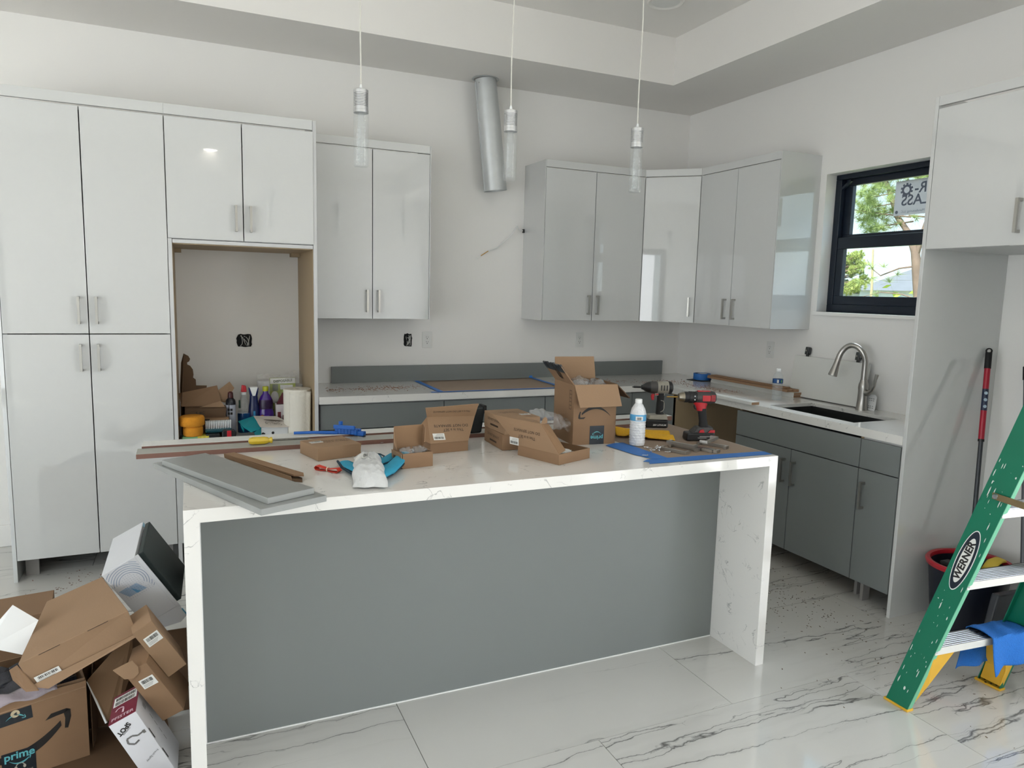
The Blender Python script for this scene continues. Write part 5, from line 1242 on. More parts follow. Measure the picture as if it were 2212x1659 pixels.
# red and black drill
t = tool('cordless_drill', 'red and black cordless drill standing on its battery near the island edge', (-1.654, -2.350, ZT_+0.0008), YAW)
DK = pm('drill_dark_grey', (58, 56, 55), 0.5, var=0.15, scale=40); RD = pm('drill_red', (176, 30, 40), 0.4, var=0.12, scale=30); GN = pm('chuck_metal', (150, 142, 128), 0.3, metal=1.0, var=0.15); BR = pm('bit_brass', (160, 130, 70), 0.35, metal=1.0, var=0.2)
AX = 0.195
body = L_(t, [(0.020, -0.022), (0.0275, -0.018), (0.0285, 0.0), (0.0290, 0.030), (0.0290, 0.055), (0.026, 0.066), (0.018, 0.072)], 28, 'motor_housing', DK, AX)
L_(t, [(0.0250, -0.052), (0.0265, -0.050), (0.0265, -0.036), (0.0250, -0.034), (0.0262, -0.032), (0.0262, -0.020)], 28, 'torque_collar', BLACKP, AX)
L_(t, [(0.0235, -0.072), (0.0245, -0.068), (0.0245, -0.053)], 28, 'chuck_sleeve', BLACKP, AX)
L_(t, [(0.010, -0.098), (0.016, -0.097), (0.019, -0.090), (0.0215, -0.082), (0.0225, -0.072)], 28, 'chuck_jaw_ring', GN, AX)
L_(t, [(0.0010, -0.152), (0.0028, -0.147), (0.0030, -0.120), (0.0034, -0.100)], 10, 'drill_bit', BR, AX)
for s_ in (-1,):
    q = MB(ROOT[t]); q.box(0.004, 0.040, s_*0.0300-0.0015, s_*0.0300+0.0015, AX-0.014, AX+0.012); q.build('side_badge', RD, body, bev=0.001)
    q = MB(ROOT[t]); q.box(0.043, 0.062, s_*0.0295-0.0015, s_*0.0295+0.0015, AX-0.014, AX+0.014); q.build('vent_panel', RD, body, bev=0.001)
    for k in range(4): MB(ROOT[t]).box(0.044, 0.060, -0.0318, -0.0308, AX-0.011+0.0065*k, AX-0.0085+0.0065*k).build('vent_slot', BLACKP, body)
MB(ROOT[t]).box(-0.012, 0.045, -0.010, 0.010, AX+0.0255, AX+0.0305).build('top_switch', RD, body, bev=0.002)
for k in range(2): MB(ROOT[t]).cyl((-0.030, -0.026, AX-0.008+0.016*k), (-0.030, -0.0272, AX-0.008+0.016*k), 0.0025).build('collar_mark', WHITEPL, t)
grip(t, [(0.004, AX-0.020), (0.006, AX-0.040), (0.010, AX-0.060)], [0.036, 0.026, 0.021], [0.019, 0.017, 0.016], RD, 'upper_grip')
grip(t, [(0.012, AX-0.050), (0.017, AX-0.080), (0.022, AX-0.110), (0.025, AX-0.135)], [0.019, 0.018, 0.018, 0.022], [0.0165, 0.0165, 0.0165, 0.018], BLACKR, 'rubber_grip')
grip(t, [(-0.016, AX-0.030), (-0.019, AX-0.042), (-0.015, AX-0.054)], [0.008, 0.008, 0.006], [0.008, 0.008, 0.007], BLACKP, 'trigger')
MB(ROOT[t]).prism([(0.026, AX-0.045), (0.034, AX-0.045), (0.042, AX-0.105), (0.036, AX-0.100)], -0.0172, -0.0158, Matrix.Rotation(pi/2, 4, 'X') @ Matrix.Rotation(0, 4, 'X')).build('grip_stripe', RD, t)
q = MB(ROOT[t]); q.hexa([(-0.034, -0.034, 0.036), (0.066, -0.034, 0.036), (0.066, 0.034, 0.036), (-0.034, 0.034, 0.036)], [(-0.008, -0.026, 0.062), (0.060, -0.026, 0.064), (0.060, 0.026, 0.064), (-0.008, 0.026, 0.062)]); q.build('battery_mount', DK, t, bev=0.004)
bt = MB(ROOT[t]).hexa([(-0.060, -0.036, 0.002), (0.070, -0.036, 0.0), (0.070, 0.036, 0.0), (-0.060, 0.036, 0.002)], [(-0.056, -0.036, 0.035), (0.068, -0.036, 0.040), (0.068, 0.036, 0.040), (-0.056, 0.036, 0.035)]).build('battery', BLACKP, t, bev=0.005)
MB(ROOT[t]).prism([(0.036, 0.040), (0.066, 0.040), (0.066, 0.052), (0.046, 0.052)], 0.0335, 0.0365, Matrix.Rotation(pi/2, 4, 'X')).build('latch', RD, bt)
MB(ROOT[t]).prism([(-0.006, 0.040), (0.020, 0.040), (0.014, 0.055), (0.000, 0.052)], 0.0335, 0.0365, Matrix.Rotation(pi/2, 4, 'X')).build('latch', RD, bt)
decal(bt, [rect(-0.012, 0.052, -0.0035, 0.0005), rect(-0.02, 0.02, -0.0095, -0.0065)], LM(t, (0.010, -0.0364, 0.024), (1, 0, 0), (0, 0, 1)), pm('print_grey', (150, 148, 146), 0.5), 'print', 0.0006)

# grey impact driver
t = tool('impact_driver', 'grey and black impact driver with a red trigger standing behind the milky bottle', (-1.660, -2.014, ZT_+0.0008), YAW-0.02)
GY = pm('driver_grey', (150, 146, 134), 0.5, var=0.22, scale=35); DG = pm('driver_dark', (62, 60, 58), 0.5, var=0.15)
AX = 0.196
L_(t, [(0.006, -0.068), (0.010, -0.066), (0.012, -0.060), (0.022, -0.045), (0.027, -0.030), (0.0285, -0.022)], 26, 'nose_cone', BLACKP, AX)
L_(t, [(0.0285, -0.024), (0.0300, -0.014), (0.0300, 0.006), (0.0290, 0.012)], 26, 'hammer_case', DG, AX)
body = L_(t, [(0.0290, 0.010), (0.0300, 0.020), (0.0300, 0.066), (0.027, 0.076)], 26, 'motor_housing', GY, AX)
L_(t, [(0.0310, 0.066), (0.0320, 0.070), (0.0300, 0.082), (0.020, 0.088)], 26, 'rear_cap', BLACKP, AX)
L_(t, [(0.0015, -0.112), (0.0032, -0.106), (0.0036, -0.068)], 8, 'driver_bit', DG, AX)
L_(t, [(0.0052, -0.104), (0.0055, -0.070)], 10, 'bit_holder', BLACKP, AX)
for k in range(3): MB(ROOT[t]).box(0.024+0.014*k, 0.030+0.014*k, -0.0315, -0.0295, AX-0.012, AX+0.014).build('vent_slot', DG, body)
MB(ROOT[t]).box(0.0, 0.05, -0.012, 0.012, AX-0.040, AX-0.026).build('trigger_guard', GY, t, bev=0.003)
MB(ROOT[t]).box(0.004, 0.018, -0.0135, -0.0115, AX-0.036, AX-0.030).build('direction_switch', REDP, t, bev=0.001)
grip(t, [(0.032, AX-0.028), (0.032, AX-0.060), (0.030, AX-0.090), (0.030, AX-0.125), (0.034, AX-0.135)], [0.018, 0.017, 0.017, 0.018, 0.022], [0.017, 0.0165, 0.0165, 0.0165, 0.018], BLACKR, 'rubber_grip')
MB(ROOT[t]).tube([(0.030, -0.0165, AX-0.062), (0.044, -0.0130, AX-0.066), (0.049, -0.0110, AX-0.078), (0.049, -0.0110, AX-0.102), (0.043, -0.0140, AX-0.114), (0.030, -0.0170, AX-0.120)], 0.002, 6).build('grip_trim', GY, t)
grip(t, [(-0.004, AX-0.032), (-0.009, AX-0.044), (-0.006, AX-0.062)], [0.009, 0.009, 0.006], [0.008, 0.008, 0.007], REDP, 'trigger')
MB(ROOT[t]).hexa([(-0.030, -0.034, 0.040), (0.066, -0.034, 0.040), (0.066, 0.034, 0.040), (-0.030, 0.034, 0.040)], [(-0.024, -0.030, 0.062), (0.060, -0.030, 0.066), (0.060, 0.030, 0.066), (-0.024, 0.030, 0.062)]).build('battery_mount', GY, t, bev=0.004)
bt = MB(ROOT[t]).box(-0.046, 0.068, -0.036, 0.036, 0.0, 0.040).build('battery', BLACKP, t, bev=0.007)
text(bt, '20V LITHIUM', 0.0115, LM(t, (0.024, -0.0362, 0.014), (1, 0, 0), (0, 0, 1)), LABELW, shear=0.15, weight=0.0002)
# ------------------------------------------------------------------ cleaning supplies in the niche
ZN = NSH+0.0004
# tall folded cardboard sheet standing in the left corner
t = thing('cardboard_insert', 'tall wavy-edged brown cardboard insert standing in the left of the niche', 'cardboard', (-3.77, -0.33, ZN))
pf = [(-3.800, ZN), (-3.700, ZN), (-3.712, 0.935), (-3.714, 1.000), (-3.728, 1.012), (-3.725, 1.030), (-3.728, 1.060), (-3.742, 1.082), (-3.757, 1.090), (-3.757, 1.102), (-3.746, 1.108), (-3.741, 1.122), (-3.750, 1.140), (-3.775, 1.155), (-3.790, 1.10), (-3.800, 0.95)]
Mx = Matrix(((1, 0, 0, 0), (0, 0, -1, 0), (0, 1, 0, 0), (0, 0, 0, 1)))
MB().prism(pf, 0.330, 0.334, Mx).build('front_sheet', CARDD, t)
MB().panel([(-3.806, -0.334, ZN), (-3.772, -0.334, 1.150), (-3.774, -0.345, 1.152), (-3.806, -0.43, ZN)], 0.003).build('side_sheet', CARDD, t)

# pile of opened cartons
t = thing('crushed_carton', 'crushed brown carton with raised flaps behind the yellow sponges', 'box', (-3.69, -0.40, ZN))
MB().hexa([(-3.785, -0.47, ZN), (-3.575, -0.47, ZN), (-3.575, -0.36, ZN), (-3.785, -0.36, ZN)], [(-3.778, -0.47, 0.852), (-3.556, -0.47, 0.845), (-3.556, -0.36, 0.845), (-3.778, -0.36, 0.852)]).build('body', CARDD, t, bev=0.002)
MB().panel([(-3.795, -0.40, 0.852), (-3.575, -0.40, 0.848), (-3.600, -0.36, 0.965), (-3.808, -0.36, 0.925)], 0.003).build('flap', CARDB, t)
MB().panel([(-3.70, -0.44, 0.850), (-3.560, -0.44, 0.846), (-3.585, -0.42, 0.880)], 0.003).build('flap', CARDB2, t)
MB().panel([(-3.594, -0.37, 0.870), (-3.558, -0.37, 0.862), (-3.504, -0.35, 0.945), (-3.530, -0.35, 0.985), (-3.596, -0.36, 0.935)], 0.003).build('flap', CARDB2, t)
MB().panel([(-3.735, -0.335, 0.90), (-3.66, -0.335, 0.90), (-3.655, -0.325, 0.962), (-3.730, -0.325, 0.965)], 0.003).build('flap', CARDD, t)
decal(t, [rect(-0.028, -0.024, -0.007, 0.007), rect(-0.024, -0.014, -0.007, -0.003), rect(-0.010, -0.004, -0.007, 0.007), rect(0, 0.004, -0.007, 0.007), rect(0.007, 0.016, -0.007, -0.004), rect(0.007, 0.016, 0.004, 0.007)], frame((-3.690, -0.4702, 0.822), (1, 0, 0), (0, 0, 1)), PRINTK, 'print')
t = thing('small_carton', 'small flat brown carton lying in front of the crushed one', 'box', (-3.62, -0.50, ZN))
MB().box(-3.700, -3.545, -0.515, -0.475, ZN, 0.795).build('body', CARDB, t, bev=0.002)
decal(t, [rect(-0.016, 0.016, -0.010, 0.010)], frame((-3.665, -0.5152, 0.782), (1, 0, 0), (0, 0, 1)), PRINTK, 'print')

# sponges on a scouring-pad pack
t = thing('scouring_pads', 'green and yellow pack of scouring pads under the sponges', 'pack', (-3.73, -0.58, ZN))
MB().box(-3.795, -3.655, -0.612, -0.535, ZN, ZN+0.040).build('pack', pm('green_wrap', (120, 170, 120), 0.4, var=0.25, scale=12), t, bev=0.006)
MB().box(-3.715, -3.656, -0.6135, -0.534, ZN+0.008, ZN+0.0412).build('printed_band', pm('yellow_pattern', (206, 190, 70), 0.5, var=0.5, scale=90), t, bev=0.002)
SPG = pm('orange_sponge', (226, 150, 40), 0.95, var=0.12, scale=40, bump=0.6, bscale=220)
for k, (x, y, z0, rr, hh, lab) in enumerate(((-3.738, -0.572, ZN+0.0412, 0.052, 0.056, 'round orange sponge, the lower of two'), (-3.742, -0.572, ZN+0.0976, 0.066, 0.056, 'wider round orange sponge on top of the other'))):
    o = MB().lathe([(rr*0.9, 0), (rr, 0.008), (rr, hh-0.012), (rr*0.93, hh-0.003), (rr*0.8, hh)], 32, Matrix.Translation((x, y, z0))).build('round_sponge', SPG, smooth=50); tag(o, lab, 'sponge')

# scrubbing brush bristles up
t = thing('scrub_brush', 'white bristled scrub brush with a dark teal back', 'brush', (-3.60, -0.545, 0.72))
MB().box(-3.676, -3.534, -0.575, -0.525, 0.722, 0.745).build('brush_back', pm('dark_teal', (22, 74, 84), 0.4), t, bev=0.008)
BRS = pm('white_bristle', (222, 224, 224), 0.6)
for i in range(15):
    for j in range(3):
        x = -3.669+0.0092*i; y = -0.568+0.018*j
        m = MB().lathe([(0.0022, 0.744), (0.0042, 0.786)], 6, Matrix.Translation((x, y, 0))); m.build('bristle_tuft', BRS, t)
t2 = thing('tool_case', 'black plastic case lying under the scrub brush', 'case', (-3.61, -0.57, ZN)); MB().box(-3.672, -3.600, -0.61, -0.52, ZN, 0.7215).build('body', BLACKP, t2, bev=0.004)
t = thing('tape_measure', 'black tape measure with a red stripe on the niche shelf', 'tape measure', (-3.55, -0.58, ZN))
MB().prism([(-3.590, ZN), (-3.514, ZN), (-3.514, 0.722), (-3.524, 0.738), (-3.575, 0.741), (-3.588, 0.730)], 0.565, 0.605, Mx).build('shell', BLACKP, t, bev=0.005)
MB().box(-3.562, -3.538, -0.6065, -0.562, ZN+0.002, 0.736).build('red_stripe', REDP, t, bev=0.002)

# bottles and cans
def bottle(name, label, loc, prof, mat, cat='bottle', n=28, sy=0.75, extra=None):
    t = thing(name, label, cat, loc); MB(ROOT[t]).lathe(prof, n, None, sy=sy).build('bottle_body', mat, t, smooth=45); return t
t = bottle('aerosol_can', 'black and white aerosol can behind the small carton', (-3.530, -0.42, ZN), [(0.027, 0), (0.028, 0.004), (0.028, 0.200), (0.026, 0.212), (0.016, 0.224)], pm('can_black', (26, 28, 36), 0.3), 'can', sy=1.0)
MB(ROOT[t]).lathe([(0.0284, 0.020), (0.0284, 0.185)], 28, None, cap0=False, cap1=False).build('paper_wrap', pm('can_label', (168, 172, 184), 0.4, var=0.10, scale=20), t, smooth=40)
MB(ROOT[t]).lathe([(0.014, 0.224), (0.016, 0.226), (0.014, 0.256), (0.006, 0.262)], 18).build('spray_cap', pm('dark_red_cap', (80, 34, 34), 0.4), t, smooth=40)
m = MB(ROOT[t])
for k, (a, z_) in enumerate(((-2.0, 0.150), (-1.5, 0.150), (-2.0, 0.128), (-1.5, 0.128))):
    m.box(0.0283, 0.0290, -0.006, 0.006, z_, z_+0.014, Matrix.Rotation(a, 4, 'Z'))
m.build('print', PRINTK, t)
MB(ROOT[t]).tube([(-0.012, -0.0290, 0.05), (-0.011, -0.0292, 0.25)], 0.0016, 6).build('straw', BLACKP, t)
GLZ = pm('blue_liquid', (22, 70, 120), 0.15, var=0.15, scale=12, coat=0.4)
t = bottle('glass_cleaner', 'clear spray bottle of blue glass cleaner with a red cap', (-3.452, -0.34, ZN), [(0.036, 0), (0.038, 0.006), (0.038, 0.110), (0.037, 0.118)], GLZ)
MB(ROOT[t]).lathe([(0.0375, 0.118), (0.034, 0.150), (0.026, 0.185), (0.016, 0.215), (0.013, 0.230)], 28, None, cap0=False, sy=0.75).build('upper_body', CLEARP, t, smooth=45)
MB(ROOT[t]).lathe([(0.014, 0.229), (0.015, 0.232), (0.015, 0.246)], 20).build('collar', WHITEPL, t, smooth=40)
MB(ROOT[t]).hexa([(-0.016, -0.012, 0.246), (0.018, -0.012, 0.246), (0.018, 0.012, 0.246), (-0.016, 0.012, 0.246)], [(-0.010, -0.009, 0.290), (0.014, -0.009, 0.284), (0.014, 0.009, 0.284), (-0.010, 0.009, 0.290)]).build('spray_trigger', REDP, t, bev=0.005)
MB(ROOT[t]).box(-0.030, -0.020, -0.025, -0.010, 0.15, 0.20).build('green_tag', pm('green_label', (34, 66, 50), 0.5), t, bev=0.002)
t = bottle('spray_bottle', 'navy spray bottle with a white and navy trigger head', (-3.395, -0.34, ZN), [(0.033, 0), (0.035, 0.006), (0.035, 0.120), (0.030, 0.155), (0.024, 0.190), (0.022, 0.225)], pm('navy_bottle', (16, 30, 78), 0.3, var=0.15))
MB(ROOT[t]).hexa([(-0.022, -0.016, 0.222), (0.022, -0.016, 0.222), (0.022, 0.016, 0.222), (-0.022, 0.016, 0.222)], [(-0.030, -0.020, 0.272), (0.028, -0.020, 0.272), (0.028, 0.020, 0.272), (-0.030, 0.020, 0.272)]).build('trigger_head', pm('navy_plastic2', (20, 34, 90), 0.35), t, bev=0.004)
MB(ROOT[t]).hexa([(-0.008, -0.0215, 0.222), (0.008, -0.0215, 0.222), (0.008, -0.017, 0.222), (-0.008, -0.017, 0.222)], [(-0.024, -0.0235, 0.276), (0.024, -0.0235, 0.276), (0.024, 0.018, 0.276), (-0.024, 0.018, 0.276)]).build('trigger_face', WHITEPL, t, bev=0.003)
MB(ROOT[t]).box(-0.006, 0.006, -0.0272, -0.0262, 0.06, 0.13).build('stripe', pm('cyan_stripe', (60, 140, 190), 0.4), t)
t = bottle('purple_cleaner', 'purple bottle of floor cleaner with a yellow-green cap', (-3.325, -0.33, ZN), [(0.044, 0), (0.047, 0.006), (0.047, 0.110), (0.041, 0.135), (0.042, 0.165), (0.039, 0.195), (0.028, 0.218), (0.016, 0.232), (0.015, 0.248)], pm('purple_liquid', (66, 30, 130), 0.2, var=0.2, scale=10, coat=0.4))
MB(ROOT[t]).lathe([(0.0165, 0.246), (0.0175, 0.249), (0.0175, 0.272), (0.016, 0.275)], 22).build('cap', pm('lime_cap', (176, 178, 40), 0.4), t, smooth=40)
MB(ROOT[t]).lathe([(0.0425, 0.137), (0.0432, 0.164), (0.0400, 0.194)], 28, None, cap0=False, cap1=False, sy=0.755).build('dark_band', pm('dark_violet', (44, 20, 60), 0.35, var=0.2), t, smooth=40)
for k in range(3): MB(ROOT[t]).box(-0.024+0.004*k, 0.024-0.004*k, -0.0368, -0.0358, 0.05+0.022*k, 0.056+0.022*k).build('print_line', pm('violet_print', (110, 80, 180), 0.4), t)
MB(ROOT[t]).prism([(-0.040, 0.098), (-0.022, 0.104), (-0.014, 0.098), (-0.024, 0.094)], 0.0345, 0.036, Mx).build('orange_print', pm('orange_print', (200, 130, 50), 0.5), t)

# disposable cup pack, in a clear bag behind the roll
t = thing('plate_pack', 'lime green printed pack of disposable bowls in clear wrap', 'pack', (-3.22, -0.16, ZN))
MB().lathe([(0.052, 0), (0.064, 0.02), (0.064, 0.28), (0.06, 0.292)], 24, Matrix.Translation((-3.300, -0.16, ZN))).build('cup_stack', pm('cup_white', (206, 206, 206), 0.4, var=0.1, scale=60, stretch=(0.1, 0.1, 3)), t, smooth=40)
MB().box(-3.290, -3.135, -0.235, -0.225, ZN, 0.985).build('printed_wrap', pm('lime_print', (150, 165, 30), 0.35, var=0.15, scale=8), t)
m = MB(); m.box(-3.288, -3.137, -0.2365, -0.2355, 0.950, 0.984); m.build('white_header', LABELW, t)
text(t, 'DISPOSABLE', 0.021, frame((-3.212, -0.2368, 0.966), (1, 0, 0.06), (0, 0, 1)), pm('olive_print', (70, 76, 30), 0.5), weight=0.0006)
m = MB(); m.box(-3.228, -3.152, -0.2365, -0.2355, 0.912, 0.940); m.build('white_box_print', LABELW, t); MB().box(-3.275, -3.242, -0.2365, -0.2355, 0.905, 0.945).build('dark_box_print', pm('olive_dark', (90, 100, 60), 0.5), t)
MB().lathe([(0.020, 0), (0.024, 0.004), (0.020, 0.008)]*5, 16, Matrix.Translation((-3.262, -0.2375, 0.865)) @ Matrix.Rotation(pi/2, 4, 'X') @ Matrix.Diagonal((1, 1.6, 0.1, 1))).build('bowl_picture', WHITEPL, t)
o = MB().grid(lambda u, v: (-3.362+0.265*u, -0.246-0.008*sin(9*u+2*v)*v+0.05*max(0, v-0.9)*10, ZN+0.01+(0.315+0.012*sin(9*u)+0.02*u)*v+0.004*sin(40*u)*v), 30, 12).build('wrap_film', BAGM, t, smooth=60)
o = MB().lathe([(0.05, 0), (0.055, 0.01), (0.055, 0.245), (0.05, 0.255)], 20, Matrix.Translation((-3.125, -0.13, ZN))).build('cup_stack', pm('cup_clear', (190, 192, 192), 0.3, var=0.15, scale=50), t, smooth=40)

# box of red and white wipes
t = thing('wipes_box', 'dark red and white box half hidden behind the paper towel roll', 'box', (-3.22, -0.33, ZN))
MB().box(-3.268, -3.170, -0.36, -0.28, ZN, 0.835).build('carton', pm('box_pattern', (214, 206, 206), 0.5, var=0.1), t, bev=0.002)
MB().prism([(-3.262, 0.838), (-3.172, 0.838), (-3.172, 0.915), (-3.228, 0.905)], 0.33, 0.355, Mx).build('upper_panel', pm('maroon_print', (92, 30, 42), 0.5, var=0.15), t)
decal(t, [rect(-0.04, -0.02, -0.06, 0.03), rect(-0.01, 0.0, -0.06, 0.01), rect(0.02, 0.04, -0.05, 0.04)], frame((-3.22, -0.3602, 0.76), (1, 0, 0), (0, 0, 1)), pm('maroon_print2', (110, 36, 46), 0.5), 'print')

# paper towel roll
t = thing('paper_towel_roll', 'white paper towel roll standing at the right of the niche', 'paper towel', (-3.158, -0.49, ZN))
T = Matrix.Translation((-3.158, -0.49, ZN)); PT = pm('paper_towel', (226, 222, 210), 0.85, var=0.05, scale=6, bump=0.4, bscale=55)
MB().lathe([(0.020, 0.0), (0.080, 0.0), (0.081, 0.004), (0.081, 0.272), (0.079, 0.277), (0.021, 0.277), (0.020, 0.20)], 40, T, cap0=False, cap1=False).build('roll', PT, t, smooth=40)
MB().lathe([(0.0205, 0.002), (0.0205, 0.274)], 20, T, cap0=False, cap1=False).build('core', CARDD, t, smooth=60)
MB().grid(lambda u, v: (-3.158+0.0825*cos(-2.3+1.55*u)+0.010*max(0, u-0.75)*4*(0.3+0.7*v), -0.49+0.0825*sin(-2.3+1.55*u)-0.012*max(0, u-0.8)*5, ZN+0.004+0.262*v), 16, 8).build('loose_sheet', PT, t, smooth=60, solid=0.0008)

# opened box with teal lining
t = thing('opened_gift_box', 'opened white product box with a teal inner flap', 'box', (-3.30, -0.50, ZN))
MB().box(-3.372, -3.222, -0.545, -0.42, ZN, 0.733).build('carton', pm('box_white', (212, 214, 214), 0.4, var=0.05), t, bev=0.001)
tp = MB().panel([(-3.378, -0.549, 0.738), (-3.310, -0.560, 0.733), (-3.215, -0.550, 0.729), (-3.222, -0.47, 0.748), (-3.270, -0.40, 0.770), (-3.405, -0.40, 0.778)], 0.0025).build('lid', pm('lid_cream', (214, 206, 196), 0.4, var=0.05), t)
TL = pm('teal_card', (18, 140, 152), 0.45, var=0.08, scale=8)
MB().panel([(-3.405, -0.425, 0.782), (-3.372, -0.545, 0.728), (-3.432, -0.585, 0.715), (-3.470, -0.56, 0.742), (-3.495, -0.50, 0.768)], 0.002).build('inner_flap', TL, t)
MB().panel([(-3.374, -0.548, 0.735), (-3.374, -0.548, ZN+0.002), (-3.400, -0.57, ZN+0.002), (-3.415, -0.58, 0.712)], 0.002).build('side_flap', TL, t)
MB().panel([(-3.485, -0.53, 0.755), (-3.470, -0.565, 0.735), (-3.470, -0.565, 0.715), (-3.480, -0.54, 0.735)], 0.002).build('tab', TL, t)
Mlid = frame((-3.30, -0.50, 0.7525), (1, -0.05, -0.1), (0, 1, 0.28)); decal(tp, [circle(0, 0.025, 0.055, 18, 0.006)], Mlid, PRINTB, 'picture', 0.002)
r = random.Random(7); decal(tp, [rect(x, x+0.006, y, y+0.003) for x, y in [(r.uniform(-0.05, 0.045), r.uniform(-0.035, 0.008)) for _ in range(40)]], Mlid, PRINTB, 'print', 0.002)
m = MB(); m.build
decal(t, [[(-0.010, 0.0), (0.012, 0.0), (0.012, 0.005), (0.0, 0.012), (-0.008, 0.008)], circle(0.055, 0.006, 0.008, 14)], frame((-3.362, -0.5452, 0.692), (1, 0, 0), (0, 0, 1)), PRINTK, 'print')
# ------------------------------------------------------------------ cartons piled on the floor left of the island
flat = tag(MB().panel([(-4.60, -2.62, 0.004), (-3.80, -2.70, 0.004), (-3.86, -2.16, 0.004), (-4.30, -2.20, 0.004)], 0.006).build('flattened_carton', CARDD), 'flattened brown carton lying on the floor under the pile', 'cardboard')
# shipping carton standing on it
t = thing('shipping_carton', 'open brown shipping carton on the floor with a smiling arrow and black tape', 'box', mat4=Matrix.Translation((-4.079, -2.360, 0.0085)) @ Matrix.Rotation(RAD(14), 4, 'Z'))
w_, d, h = 0.46, 0.30, 0.262
M0 = ROOT[t]
m = MB(M0); th = 0.004
m.box(-w_, 0, 0, d, 0, th); m.box(-w_, 0, 0, th, th, h); m.box(-w_, 0, d-th, d, th, h); m.box(-w_, -w_+th, th, d-th, th, h); m.box(-th, 0, th, d-th, th, h)
body = m.build('carton_body', CARDB, t)
lp(t, 'crushed_rim', [(-w_, -0.001, h-0.045), (-0.002, -0.001, h-0.022), (-0.001, 0.018, h+0.003), (-w_, 0.030, h-0.012)], CARDB2)
MF = LM(t, (0, -0.0002, 0), (1, 0, 0), (0, 0, 1))
decal(body, smile(0.30), MF @ Matrix.Translation((-0.205, 0.150, 0)) @ Matrix.Rotation(0.10, 4, 'Z'), PRINTK, 'arrow_print', 0.0006)
tpp = decal(body, [rect(-0.044, 0.044, -0.002, 0.092)], MF @ Matrix.Translation((-0.190, 0.002, 0)), TAPEK, 'tape', 0.0010)
text(tpp, 'prime', 0.034, MF @ Matrix.Translation((-0.188, 0.080, 0.0012)), TEAL, weight=0.0008); decal(tpp, smile(0.055), MF @ Matrix.Translation((-0.188, 0.066, 0.0006)), TEAL, 'arrow_print', 0.0010)
wp = pm('tape_print', (170, 164, 150), 0.5)
decal(tpp, ring(0, 0, 0.010, 0.0125, 0, pi, 12)+[circle(-0.0115, -0.002, 0.004, 10, 0.006), circle(0.0115, -0.002, 0.004, 10, 0.006)], MF @ Matrix.Translation((-0.188, 0.040, 0.0006)), wp, 'headphone_print', 0.0010)
text(tpp, 'free listening', 0.0135, MF @ Matrix.Translation((-0.190, 0.0225, 0.0012)), wp); decal(tpp, [rect(-0.03, 0.028, 0, 0.002), rect(-0.02, 0.02, -0.006, -0.004)], MF @ Matrix.Translation((-0.190, 0.012, 0.0006)), wp, 'fine_print', 0.0010)
tq = decal(body, [rect(-0.045, 0.048, 0.0, 0.042)], MF @ Matrix.Translation((-0.195, 0.186, 0)) @ Matrix.Rotation(0.07, 4, 'Z'), TAPEK, 'tape', 0.0010)
cr = pm('tape_cream', (196, 182, 150), 0.5)
decal(tq, [circle(0, 0, 0.012, 18)], MF @ Matrix.Translation((-0.192, 0.217, 0.0008)), cr, 'tab_print', 0.0008); decal(tq, [[(-0.005, 0), (0.004, -0.005), (0.004, 0.005)]], MF @ Matrix.Translation((-0.192, 0.217, 0.0014)), TAPEK, 'tab_mark', 0.0008)
decal(tq, smile(0.05), MF @ Matrix.Translation((-0.192, 0.200, 0.0008)) @ Matrix.Scale(-1, 4, (0, 1, 0)), TEAL, 'arrow_print', 0.0008)
# dark plastic in the carton
o = MB().grid(lambda u, v: tuple(M0 @ Vector((-w_+0.02+(w_-0.04)*u, 0.015+0.24*v, h-0.010+0.060*(1-abs(2*u-0.7))*sin(pi*v)+0.012*sin(19*u+7*v)+0.008*sin(33*v-11*u)))), 28, 18).build('dark_plastic_bag', pm('dark_film', (44, 46, 54), 0.25, var=0.4, scale=18, bump=0.8, bscale=25), None, smooth=40, solid=0.001); tag(o, 'crumpled dark plastic bag filling the shipping carton on the floor', 'bag')
o = MB().grid(lambda u, v: tuple(M0 @ Vector((-w_+0.02+(w_-0.10)*u, -0.016+0.07*v, h-0.012+0.022*sin(pi*v)+0.006*sin(21*u+5*v)+0.012*u))), 26, 8).build('grey_plastic_bag', pm('grey_film', (150, 140, 146), 0.25, var=0.2, scale=18, bump=0.8, bscale=30), None, smooth=40, solid=0.001); tag(o, 'greyish plastic film hanging over the rim of the shipping carton', 'bag')

# carton behind, on the left
t = thing('shipping_carton', 'brown carton standing on the floor behind the other pile', 'box', (-4.40, -1.95, 0))
MB().hexa([(-4.66, -1.93, 0), (-4.25, -1.88, 0), (-4.27, -1.66, 0), (-4.66, -1.72, 0)], [(-4.66, -1.93, 0.325), (-4.245, -1.88, 0.325), (-4.265, -1.66, 0.325), (-4.66, -1.72, 0.325)]).build('carton', CARDB, t, bev=0.002)
# sheet of paper
o = MB().panel([(-4.275, -2.30, 0.535), (-4.207, -2.31, 0.477), (-4.252, -2.33, 0.378), (-4.345, -2.31, 0.410), (-4.330, -2.30, 0.470)], 0.0015).build('paper_sheet', WHITEP); tag(o, 'white paper sheet sticking up from the pile on the left', 'paper')

